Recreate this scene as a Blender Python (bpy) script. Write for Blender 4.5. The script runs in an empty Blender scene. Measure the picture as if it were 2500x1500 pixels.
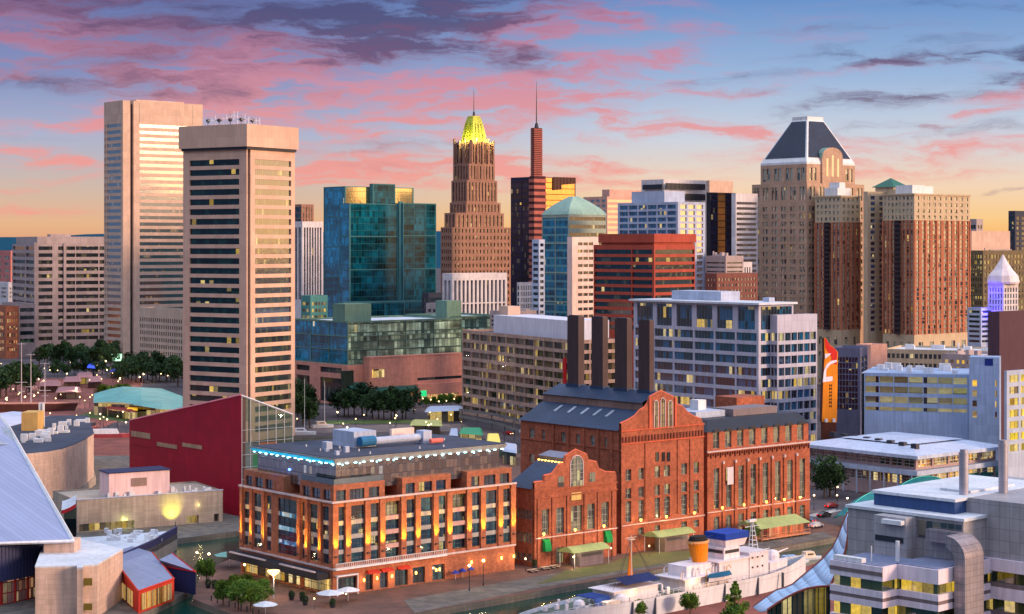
import bpy, math, random
from mathutils import Vector, Matrix
random.seed(7)
R = math.radians
SC = bpy.context.scene
COL = SC.collection
# ---------------------------------------------------------------- camera
F, H, HZ = 4500.0, 75.0, 600.0           # focal length in photo pixels, eye height, horizon row
cam = bpy.data.cameras.new('camera'); camo = bpy.data.objects.new('camera', cam); COL.objects.link(camo)
camo.location = (0, 0, H); camo.rotation_euler = (R(90), 0, 0)
cam.sensor_width = 36; cam.lens = 36 * F / 2500; cam.shift_y = -150 / 2500
cam.clip_start = 1; cam.clip_end = 60000
SC.camera = camo
SC.view_settings.view_transform = 'Standard'; SC.view_settings.look = 'None'
SC.view_settings.exposure = 0.0; SC.view_settings.gamma = 1
SC.cycles.max_bounces = 6; SC.cycles.diffuse_bounces = 2; SC.cycles.glossy_bounces = 3
SC.cycles.transmission_bounces = 3; SC.cycles.use_denoising = True
SC.cycles.sample_clamp_indirect = 4

def lin(c):
    return tuple((v / 255 / 12.92 if v <= 10 else ((v / 255 + .055) / 1.055) ** 2.4) for v in c) + (1,)

class NT:
    """small helper for building node trees"""
    def __init__(s, tree):
        s.t = tree; s.n = tree.nodes; s.n.clear()
    def a(s, typ, ins=None, **props):
        n = s.n.new(typ)
        for k, v in props.items(): setattr(n, k, v)
        for k, v in (ins or {}).items():
            if hasattr(v, 'links') or isinstance(v, bpy.types.NodeSocket): s.t.links.new(v, n.inputs[k])
            else: n.inputs[k].default_value = v
        return n
    def m(s, op, a, b=0.0, c=None, clamp=False):
        n = s.n.new('ShaderNodeMath'); n.operation = op; n.use_clamp = clamp
        for i, v in enumerate((a, b) if c is None else (a, b, c)):
            if isinstance(v, bpy.types.NodeSocket): s.t.links.new(v, n.inputs[i])
            else: n.inputs[i].default_value = v
        return n.outputs[0]
    def mix(s, f, a, b, typ='MIX'):
        n = s.n.new('ShaderNodeMix'); n.data_type = 'RGBA'; n.blend_type = typ
        for i, v in ((0, f), (6, a), (7, b)):
            if isinstance(v, bpy.types.NodeSocket): s.t.links.new(v, n.inputs[i])
            else: n.inputs[i].default_value = v
        return n.outputs[2]
    def ss(s, v, lo, hi, a=0.0, b=1.0):
        n = s.a('ShaderNodeMapRange', {0: v, 1: lo, 2: hi, 3: a, 4: b}, interpolation_type='SMOOTHSTEP')
        return n.outputs[0]
    def link(s, a, b): s.t.links.new(a, b)

# ---------------------------------------------------------------- world: dusk sky with lit clouds
def sky():
    w = bpy.data.worlds.new('World'); SC.world = w; w.use_nodes = True
    N = NT(w.node_tree)
    tc = N.a('ShaderNodeTexCoord').outputs['Generated']
    nrm = N.a('ShaderNodeVectorMath', {0: tc}, operation='NORMALIZE').outputs[0]
    sp = N.a('ShaderNodeSeparateXYZ', {0: nrm})
    x, y, z = sp.outputs
    az = N.m('ARCTAN2', x, y); el = N.m('ARCSINE', z)
    u = N.m('MULTIPLY', az, 4400.0); v = N.m('MULTIPLY', el, 4500.0)     # angle in small units
    t = N.m('DIVIDE', v, 600.0)
    def ramp(stops, fac):
        r = N.a('ShaderNodeValToRGB', {0: fac})
        cr = r.color_ramp
        while len(cr.elements) < len(stops): cr.elements.new(0.5)
        for e, (p, c) in zip(cr.elements, stops): e.position = p; e.color = lin(c)
        return r.outputs[0]
    tt = N.m('DIVIDE', t, 4.0, clamp=True)
    rl = ramp([(0, (226, 160, 120)), (.022, (232, 182, 140)), (.06, (208, 186, 172)), (.11, (172, 180, 206)), (.17, (134, 148, 194)), (.25, (104, 118, 172)), (1, (110, 130, 190))], tt)
    rr = ramp([(0, (250, 170, 96)), (.025, (252, 204, 136)), (.06, (244, 214, 184)), (.11, (204, 212, 224)), (.17, (156, 184, 220)), (.25, (104, 146, 202)), (1, (120, 145, 200))], tt)
    base = N.mix(N.ss(u, -700, 500), rl, rr)
    # warped picture of the sky in direction space (units: 1/4500 rad)
    xy = N.a('ShaderNodeCombineXYZ', {0: u, 1: v}).outputs[0]
    nz = N.a('ShaderNodeTexNoise', {'Vector': N.a('ShaderNodeMapping', {0: xy, 3: (.0045, .012, 1)}).outputs[0], 'Scale': 1.0, 'Detail': 6.0, 'Roughness': .6})
    off = N.a('ShaderNodeVectorMath', {0: nz.outputs['Color'], 1: (.5, .5, .5)}, operation='SUBTRACT').outputs[0]
    off = N.a('ShaderNodeVectorMath', {0: off, 1: (360, 80, 0)}, operation='MULTIPLY').outputs[0]
    wxy = N.a('ShaderNodeVectorMath', {0: xy, 1: off}, operation='ADD').outputs[0]
    str1 = N.a('ShaderNodeTexNoise', {'Vector': N.a('ShaderNodeMapping', {0: wxy, 2: (0, 0, R(7)), 3: (.0058, .029, 1)}).outputs[0], 'Scale': 1.0, 'Detail': 7.0, 'Roughness': .56}).outputs[0]
    str2 = N.a('ShaderNodeTexNoise', {'Vector': N.a('ShaderNodeMapping', {0: wxy, 1: (9, 4, 2), 2: (0, 0, R(5)), 3: (.0016, .014, 1)}).outputs[0], 'Scale': 1.0, 'Detail': 7.0, 'Roughness': .6}).outputs[0]
    def streaks(lst):
        acc = None
        for cx, cy, rx, ry, tilt, amp in lst:
            mp = N.a('ShaderNodeMapping', {0: wxy, 1: (cx - 1250, 600 - cy, 0), 2: (0, 0, tilt), 3: (rx, ry, 1)}, vector_type='TEXTURE')
            ln = N.a('ShaderNodeVectorMath', {0: mp.outputs[0]}, operation='LENGTH').outputs['Value']
            g = N.ss(ln, 0.0, 2.3, amp, 0.0)
            acc = g if acc is None else N.m('ADD', acc, g)
        return acc
    pink = streaks([(130, 95, 190, 60, -.1, .8), (640, 165, 130, 60, .35, 1), (480, 218, 190, 26, 0, .7), (960, 243, 230, 20, 0, 1),
        (1280, 228, 130, 24, 0, .9), (1150, 105, 300, 50, .15, .65), (1400, 180, 230, 32, .2, .8), (1580, 148, 160, 13, .05, .6),
        (1350, 60, 220, 40, .35, .5), (740, 272, 180, 20, 0, .8), (850, 384, 190, 18, 0, .7), (1010, 425, 260, 24, 0, 1), (1200, 412, 170, 20, 0, .8),
        (60, 318, 140, 12, 0, .6), (50, 368, 140, 12, -.05, .9), (60, 398, 130, 12, 0, .7), (110, 466, 70, 7, 0, .8), (120, 516, 160, 11, 0, .8),
        (1790, 325, 190, 13, -.05, 1.05), (2250, 378, 200, 20, .14, 1.1), (2400, 282, 240, 12, .2, .8), (2470, 232, 120, 12, .2, .8), (1710, 232, 130, 10, 0, .6),
        (1440, 395, 70, 8, 0, .7), (1570, 442, 130, 7, 0, .8), (1550, 410, 100, 7, 0, .6), (210, 385, 90, 8, -.2, .7), (1990, 440, 80, 8, 0, .5), (560, 265, 120, 12, 0, .6),
        (300, 120, 200, 40, 0, .35), (760, 120, 200, 30, .1, .6), (700, 330, 260, 26, 0, .55), (1050, 300, 240, 20, .05, .5), (1380, 300, 200, 18, .1, .5), (1650, 300, 200, 14, 0, .5), (1450, 230, 180, 22, .15, .55), (330, 60, 260, 34, -.05, .45), (220, 300, 200, 20, 0, .45), (760, 440, 200, 16, 0, .6), (1330, 455, 160, 14, 0, .6), (1900, 380, 200, 14, .05, .5), (2200, 430, 200, 12, .1, .45), (2050, 180, 260, 16, .15, .35)])
    dark = streaks([(1110, 50, 270, 52, .10, 1.15), (940, 100, 200, 38, .2, .95), (1180, 140, 170, 24, -.1, .9), (760, 50, 180, 30, 0, .45), (330, 165, 240, 55, 0, .55),
        (860, 25, 200, 36, .1, .7), (2370, 155, 300, 15, 0, 1.3), (2270, 235, 320, 20, .1, 1.1), (2150, 120, 240, 12, .05, .6), (1820, 190, 200, 12, .1, .5), (2300, 330, 160, 12, .05, .6), (2010, 82, 190, 9, 0, .5), (2320, 38, 260, 8, 0, .5),
        (900, 362, 130, 10, 0, .5), (1060, 342, 150, 9, 0, .6), (980, 405, 140, 10, 0, .5), (2130, 320, 150, 11, .05, .7), (570, 238, 260, 18, 0, .5),
        (220, 215, 260, 16, 0, .4), (1900, 225, 170, 9, 0, .4), (2420, 470, 100, 6, .1, .7), (80, 340, 120, 8, 0, .4), (100, 30, 300, 40, 0, .5), (450, 60, 260, 40, 0, .45)])
    str3 = N.a('ShaderNodeTexNoise', {'Vector': N.a('ShaderNodeMapping', {0: wxy, 1: (3, 7, 5), 2: (0, 0, R(9)), 3: (.011, .06, 1)}).outputs[0], 'Scale': 1.0, 'Detail': 6.0, 'Roughness': .6}).outputs[0]
    tex = N.m('MULTIPLY', N.ss(str1, .28, .70, .1, 1.55), N.ss(str3, .25, .7, .55, 1.25))
    wide = N.ss(str2, .42, .64, 0.0, .65)
    left = N.ss(u, 300, -1000)
    pk = N.m('ADD', N.m('MULTIPLY', pink, tex), N.m('MULTIPLY', N.m('MULTIPLY', wide, tex), N.m('MULTIPLY', N.ss(t, .08, .35), N.ss(u, 900, -300, .5, 1.3))))
    dk = N.m('ADD', N.m('MULTIPLY', dark, tex), N.m('MULTIPLY', N.m('MULTIPLY', left, N.ss(t, .5, 1.0)), N.ss(str2, .35, .6, .1, .6)))
    pcol = N.mix(N.ss(t, .2, .95), lin((246, 158, 146)), lin((200, 134, 162)))
    c = N.mix(N.ss(pk, .0, 1.5, 0, .88), base, pcol)
    c = N.mix(N.ss(dk, .05, 1.5, 0, .8), c, N.mix(N.ss(t, .3, .8), lin((150, 122, 140)), lin((76, 72, 112))))
    # the glow of the low sun, to the right of and behind the view
    ga = N.m('ABSOLUTE', N.m('SUBTRACT', az, R(104)))
    glow = N.m('MULTIPLY', N.ss(ga, R(75), R(5)), N.ss(t, 3.2, 0.0))
    c = N.mix(glow, c, (2.6, 1.45, .62, 1))
    wl = N.m('MULTIPLY', N.ss(N.m('ABSOLUTE', N.m('ADD', az, R(98))), R(78), R(30)), N.ss(t, 7.0, 3.0))   # the dim side, away from the sunrise
    c = N.mix(wl, c, (.10, .17, .30, 1))
    over = N.m('MULTIPLY', N.ss(t, 1.3, 7.0), 1.0)                      # brighter lavender dome overhead and behind
    c = N.mix(over, c, (1.28, 1.42, 1.72, 1))
    below = N.ss(t, 0.0, -.3)
    c = N.mix(below, c, (.05, .05, .07, 1))
    bg = N.a('ShaderNodeBackground', {0: c, 1: 1.0})
    out = N.a('ShaderNodeOutputWorld'); N.link(bg.outputs[0], out.inputs[0])
    w.cycles.sampling_method = 'MANUAL'; w.cycles.sample_map_resolution = 1024
sky()
sun = bpy.data.lights.new('sun', 'SUN'); suno = bpy.data.objects.new('sun', sun); COL.objects.link(suno)
sun.energy = 4.0; sun.angle = R(14); sun.color = (1.0, .66, .42)
_d = Vector((math.sin(R(112)) * math.cos(R(13)), math.cos(R(112)) * math.cos(R(13)), math.sin(R(13))))
suno.rotation_euler = _d.to_track_quat('Z', 'Y').to_euler()

# ---------------------------------------------------------------- materials
MC = {}
def wallmat(name, col, var=.12, rough=.8, joint=None, mortar=.75, spec=.3, metal=0.0, bump=.0, streak=.15, brick=None):
    """painted / stone / brick / metal wall in object space. joint=(panel width, panel height)"""
    if name in MC: return MC[name]
    m = bpy.data.materials.new(name); m.use_nodes = True; N = NT(m.node_tree)
    c0 = lin(col)
    oc = N.a('ShaderNodeTexCoord').outputs['Object']
    s = N.a('ShaderNodeSeparateXYZ', {0: oc})
    u = N.m('ADD', s.outputs[0], s.outputs[1])
    uv = N.a('ShaderNodeCombineXYZ', {0: u, 1: s.outputs[2]}).outputs[0]
    n1 = N.a('ShaderNodeTexNoise', {'Vector': oc, 'Scale': .11, 'Detail': 7.0, 'Roughness': .65}).outputs[0]
    n2 = N.a('ShaderNodeTexNoise', {'Vector': N.a('ShaderNodeMapping', {0: oc, 3: (1.2, 1.2, .12)}).outputs[0], 'Scale': 1.0, 'Detail': 4.0}).outputs[0]
    f = N.m('ADD', N.ss(n1, .3, .7, 1 - var, 1 + var), N.ss(n2, .35, .7, -streak * .6, streak * .6))
    col_s = N.a('ShaderNodeVectorMath', {0: c0[:3], 3: f}, operation='SCALE').outputs[0]
    if joint:
        b = N.a('ShaderNodeTexBrick', {'Vector': uv, 'Color1': (1, 1, 1, 1), 'Color2': (.86, .86, .86, 1), 'Mortar': (mortar * .8,) * 3 + (1,), 'Scale': 1.0, 'Mortar Size': .035, 'Brick Width': joint[0], 'Row Height': joint[1]}, offset=0.0 if brick is None else .5)
        col_s = N.mix(1.0, col_s, b.outputs[0], 'MULTIPLY')
    if brick:
        b = N.a('ShaderNodeTexBrick', {'Vector': uv, 'Color1': (1.1, 1.1, 1.1, 1), 'Color2': (.72, .72, .72, 1), 'Mortar': (.9, .8, .75, 1), 'Scale': 1.0, 'Mortar Size': .012, 'Brick Width': .5, 'Row Height': .16})
        n3 = N.a('ShaderNodeTexNoise', {'Vector': uv, 'Scale': .9, 'Detail': 5.0, 'Roughness': .7}).outputs[0]
        col_s = N.mix(.8, col_s, b.outputs[0], 'MULTIPLY')
        col_s = N.mix(1.0, col_s, N.mix(N.ss(n3, .3, .7), (.72, .72, .72, 1), (1.2, 1.2, 1.2, 1)), 'MULTIPLY')
    ins = {'Base Color': col_s, 'Roughness': rough, 'Specular IOR Level': spec, 'Metallic': metal}
    p = N.a('ShaderNodeBsdfPrincipled', ins)
    if bump:
        n4 = N.a('ShaderNodeTexNoise', {'Vector': oc, 'Scale': 2.2, 'Detail': 5.0}).outputs[0]
        bp = N.a('ShaderNodeBump', {'Height': n4, 'Strength': bump, 'Distance': .2}); N.link(bp.outputs[0], p.inputs['Normal'])
    N.link(p.outputs[0], N.a('ShaderNodeOutputMaterial').inputs[0])
    MC[name] = m; return m

def glassmat(name, col, cw=1.6, fh=3.9, lit=.12, litcol=(255, 205, 70), strength=1.0, blind=(120, 110, 90), blindp=.25, mull=.07, mcol=(34, 38, 44), rough=.08, wav=.008, zm=0.0, spec=.6, metal=0.0, refl=.12, rcol=(.95, .95, .95)):
    """window glass: dark reflecting panes, some with blinds, some lit from inside"""
    if name in MC: return MC[name]
    m = bpy.data.materials.new(name); m.use_nodes = True; N = NT(m.node_tree)
    g = N.a('ShaderNodeNewGeometry').outputs['Position']
    ca, sa = math.cos(R(40)), math.sin(R(40))
    u = N.a('ShaderNodeVectorMath', {0: g, 1: (ca - sa, sa + ca, 0)}, operation='DOT_PRODUCT').outputs['Value']
    z = N.a('ShaderNodeSeparateXYZ', {0: g}).outputs[2]
    rnd = N.a('ShaderNodeObjectInfo').outputs['Random']
    uf = N.m('DIVIDE', u, cw); zf = N.m('DIVIDE', z, fh)
    cu = N.m('FLOOR', uf); cz = N.m('FLOOR', zf)
    cell = N.a('ShaderNodeCombineXYZ', {0: cu, 1: cz, 2: N.m('MULTIPLY', rnd, 61.7)}).outputs[0]
    w1 = N.a('ShaderNodeTexWhiteNoise', {'Vector': cell}, noise_dimensions='3D')
    r1 = w1.outputs['Value']; rc = N.a('ShaderNodeSeparateXYZ', {0: w1.outputs['Color']}).outputs
    fl = N.a('ShaderNodeCombineXYZ', {0: N.m('FLOOR', N.m('DIVIDE', uf, 7.0)), 1: cz, 2: N.m('MULTIPLY', rnd, 17.3)}).outputs[0]
    r2 = N.a('ShaderNodeTexWhiteNoise', {'Vector': fl}, noise_dimensions='3D').outputs['Value']
    score = N.m('ADD', N.m('MULTIPLY', r1, .5), N.m('MULTIPLY', r2, .5))
    thr = 1 - math.sqrt(max(lit, 1e-4) / 2) if lit < .5 else math.sqrt((1 - lit) / 2)
    islit = N.m('GREATER_THAN', score, thr)
    inn = N.a('ShaderNodeTexNoise', {'Vector': N.a('ShaderNodeCombineXYZ', {0: N.m('MULTIPLY', u, 1.3), 1: N.m('MULTIPLY', z, 1.1), 2: rnd}).outputs[0], 'Scale': 1.0, 'Detail': 4.0, 'Roughness': .7}).outputs[0]
    inf = N.m('MULTIPLY', N.ss(inn, .3, .7, .55, 1.0), N.m('ADD', N.m('MULTIPLY', rc[1], .8), .2))
    c0 = Vector(lin(col)[:3])
    dv = N.a('ShaderNodeVectorMath', {0: tuple(c0), 3: N.m('ADD', N.m('MULTIPLY', rc[1], .9), .45)}, operation='SCALE').outputs[0]
    isb = N.m('LESS_THAN', rc[0], blindp)
    big = N.a('ShaderNodeTexNoise', {'Vector': N.a('ShaderNodeCombineXYZ', {0: N.m('MULTIPLY', u, .035), 1: N.m('MULTIPLY', z, .11), 2: N.m('MULTIPLY', rnd, 3.0)}).outputs[0], 'Scale': 1.0, 'Detail': 5.0, 'Roughness': .65}).outputs[0]
    dv = N.a('ShaderNodeVectorMath', {0: dv, 3: N.ss(big, .34, .66, .25, 1.9)}, operation='SCALE').outputs[0]  # broad tone patches paint uneven reflections into the glass colour
    base = N.mix(N.m('MULTIPLY', isb, .75), dv, lin(blind))
    ins_e = N.m('MULTIPLY', N.m('MULTIPLY', islit, inf), strength)
    if mull > 0:
        fu = N.m('FRACT', uf); mm = N.m('LESS_THAN', fu, mull)
        if zm > 0: mm = N.m('MAXIMUM', mm, N.m('LESS_THAN', N.m('FRACT', zf), zm))
        base = N.mix(mm, base, lin(mcol)); ins_e = N.m('MULTIPLY', ins_e, N.m('SUBTRACT', 1.0, mm))
    wv = N.a('ShaderNodeTexNoise', {'Vector': g, 'Scale': .55, 'Detail': 2.0}).outputs[0]
    bp = N.a('ShaderNodeBump', {'Height': wv, 'Strength': wav * 4, 'Distance': .3})
    p = N.a('ShaderNodeBsdfPrincipled', {'Base Color': base, 'Roughness': rough, 'Specular IOR Level': spec, 'IOR': 1.6, 'Metallic': metal, 'Emission Color': N.mix(rc[2], lin(litcol), lin((255, 232, 170))), 'Emission Strength': ins_e, 'Normal': bp.outputs[0]})
    gl = N.a('ShaderNodeBsdfGlossy', {'Color': rcol + (1,), 'Roughness': rough, 'Normal': bp.outputs[0]})
    lw = N.a('ShaderNodeLayerWeight', {0: .35}).outputs['Facing']
    mx = N.a('ShaderNodeMixShader', {0: N.m('ADD', refl, N.m('MULTIPLY', lw, refl), clamp=True), 1: p.outputs[0], 2: gl.outputs[0]})
    if mull > 0: N.link(N.m('MULTIPLY', N.m('SUBTRACT', 1.0, mm), N.m('ADD', refl, N.m('MULTIPLY', lw, refl))), mx.inputs[0])
    N.link(mx.outputs[0], N.a('ShaderNodeOutputMaterial').inputs[0])
    MC[name] = m; return m

def emis(name, col, strength):
    if name in MC: return MC[name]
    m = bpy.data.materials.new(name); m.use_nodes = True; N = NT(m.node_tree)
    p = N.a('ShaderNodeBsdfPrincipled', {'Base Color': lin(col), 'Emission Color': lin(col), 'Emission Strength': strength, 'Roughness': .5})
    N.link(p.outputs[0], N.a('ShaderNodeOutputMaterial').inputs[0])
    MC[name] = m; return m

# ---------------------------------------------------------------- mesh helper
class MB:
    def __init__(s): s.v = []; s.f = []; s.mi = []
    def poly(s, pts, mi=0):
        b = len(s.v); s.v += [tuple(p) for p in pts]; s.f.append(tuple(range(b, b + len(pts)))); s.mi.append(mi)
    def box(s, x0, y0, z0, x1, y1, z1, mi=0, skip=''):
        p = [(x0, y0, z0), (x1, y0, z0), (x1, y1, z0), (x0, y1, z0), (x0, y0, z1), (x1, y0, z1), (x1, y1, z1), (x0, y1, z1)]
        b = len(s.v); s.v += p
        for k, f in (('b', (0, 3, 2, 1)), ('t', (4, 5, 6, 7)), ('R', (0, 1, 5, 4)), ('x', (1, 2, 6, 5)), ('y', (2, 3, 7, 6)), ('L', (3, 0, 4, 7))):
            if k not in skip: s.f.append(tuple(b + i for i in f)); s.mi.append(mi)
    def prism(s, poly, z0, z1, mi=0, top=None, mt=None):
        """poly counter-clockwise; top = optional other polygon for tapering"""
        n = len(poly); top = top or poly
        b = len(s.v)
        s.v += [(p[0], p[1], z0 if len(p) < 3 else p[2]) for p in poly] + [(p[0], p[1], z1 if len(p) < 3 else p[2]) for p in top]
        for i in range(n):
            j = (i + 1) % n; s.f.append((b + i, b + j, b + n + j, b + n + i)); s.mi.append(mi)
        s.f.append(tuple(b + n + i for i in range(n))); s.mi.append(mi if mt is None else mt)
        s.f.append(tuple(b + i for i in reversed(range(n)))); s.mi.append(mi)
    def cyl(s, cx, cy, z0, z1, r0, r1=None, n=12, mi=0):
        r1 = r0 if r1 is None else r1
        a = [(cx + r0 * math.cos(2 * math.pi * i / n), cy + r0 * math.sin(2 * math.pi * i / n)) for i in range(n)]
        t = [(cx + r1 * math.cos(2 * math.pi * i / n), cy + r1 * math.sin(2 * math.pi * i / n)) for i in range(n)]
        s.prism(a, z0, z1, mi, t)
    def rev(s, cx, cy, prof, n=16, mi=0):
        for (r0, z0), (r1, z1) in zip(prof, prof[1:]): 
            for i in range(n):
                a, b = 2 * math.pi * i / n, 2 * math.pi * (i + 1) / n
                q = [(cx + r0 * math.cos(a), cy + r0 * math.sin(a), z0), (cx + r0 * math.cos(b), cy + r0 * math.sin(b), z0), (cx + r1 * math.cos(b), cy + r1 * math.sin(b), z1), (cx + r1 * math.cos(a), cy + r1 * math.sin(a), z1)]
                s.poly(q if r1 > 1e-4 else q[:3], mi)
    def tube(s, pts, r, n=6, mi=0):
        pts = [Vector(p) for p in pts]; rings = []
        for i, p in enumerate(pts):
            d = (pts[min(i + 1, len(pts) - 1)] - pts[max(i - 1, 0)]).normalized()
            a = d.orthogonal().normalized() if abs(d.z) > .9 else d.cross(Vector((0, 0, 1))).normalized(); c = d.cross(a)
            rr = r[i] if isinstance(r, (list, tuple)) else r
            b = len(s.v); s.v += [tuple(p + (a * math.cos(2 * math.pi * k / n) + c * math.sin(2 * math.pi * k / n)) * rr) for k in range(n)]; rings.append(b)
        for b0, b1 in zip(rings, rings[1:]):
            for k in range(n): s.f.append((b0 + k, b0 + (k + 1) % n, b1 + (k + 1) % n, b1 + k)); s.mi.append(mi)
        s.f.append(tuple(rings[0] + k for k in reversed(range(n)))); s.mi.append(mi); s.f.append(tuple(rings[-1] + k for k in range(n))); s.mi.append(mi)
    def mesh(s, name, mats):
        me = bpy.data.meshes.new(name); me.from_pydata(s.v, [], s.f)
        for m in (mats if isinstance(mats, (list, tuple)) else [mats]): me.materials.append(m)
        if any(s.mi): me.polygons.foreach_set('material_index', s.mi)
        me.update(); return me
    def build(s, name, mats, parent=None, **props):
        if not s.f: return None
        o = bpy.data.objects.new(name, s.mesh(name, mats)); COL.objects.link(o)
        if parent is not None: o.parent = parent
        for k, v in props.items(): o[k] = v
        return o
def each(mb, name, mats, parent=None):
    """link every separate piece collected in mb as an object of its own"""
    par = list(range(len(mb.v)))
    def find(i):
        while par[i] != i: par[i] = par[par[i]]; i = par[i]
        return i
    for f in mb.f:
        r = find(f[0])
        for k in f[1:]: par[find(k)] = r
    gr = {}
    for f, mi in zip(mb.f, mb.mi): gr.setdefault(find(f[0]), []).append((f, mi))
    for fs in gr.values():
        m = MB(); idx = {}
        for f, mi in fs:
            for k in f:
                if k not in idx: idx[k] = len(m.v); m.v.append(mb.v[k])
            m.f.append(tuple(idx[k] for k in f)); m.mi.append(mi)
        m.build(name, mats, parent)
MB.each = each
def thing(name, label, cat, loc=(0, 0, 0), rz=0.0, group=None):
    o = bpy.data.objects.new(name, None); COL.objects.link(o); o.location = loc; o.rotation_euler = (0, 0, rz)
    o['label'] = label; o['category'] = cat
    if group: o['group'] = group
    o.empty_display_size = 2
    return o
def tag(o, label, cat, group=None):
    o['label'] = label; o['category'] = cat
    if group: o['group'] = group
    return o
def tree_copy(o, loc, rz=0.0, label=None, sc=1.0):
    r = o.copy(); COL.objects.link(r); r.location = loc; r.rotation_euler = (0, 0, rz); r.scale = (sc, sc, sc)
    if label: r['label'] = label
    for ch in list(o.children):
        c = ch.copy(); COL.objects.link(c); c.parent = r
        for g in ch.children: d = g.copy(); COL.objects.link(d); d.parent = c
    return r
def gp(px, py, z=0.0):
    Y = F * (H - z) / (py - HZ); return Vector(((px - 1250) * Y / F, Y, z))
def wp(px, py, Y): return Vector(((px - 1250) * Y / F, Y, H - (py - HZ) * Y / F))
def lamp(loc, col, power, parent=None, r=.3, kind='POINT', rot=None, **kw):
    l = bpy.data.lights.new('lamp_light', kind); l.energy = power; l.color = col
    if kind in ('POINT', 'SPOT'): l.shadow_soft_size = r
    for k, v in kw.items(): setattr(l, k, v)
    o = bpy.data.objects.new('lamp_light', l); COL.objects.link(o); o.location = loc
    if rot: o.rotation_euler = rot
    if parent is not None: o.parent = parent
    return o

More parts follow.
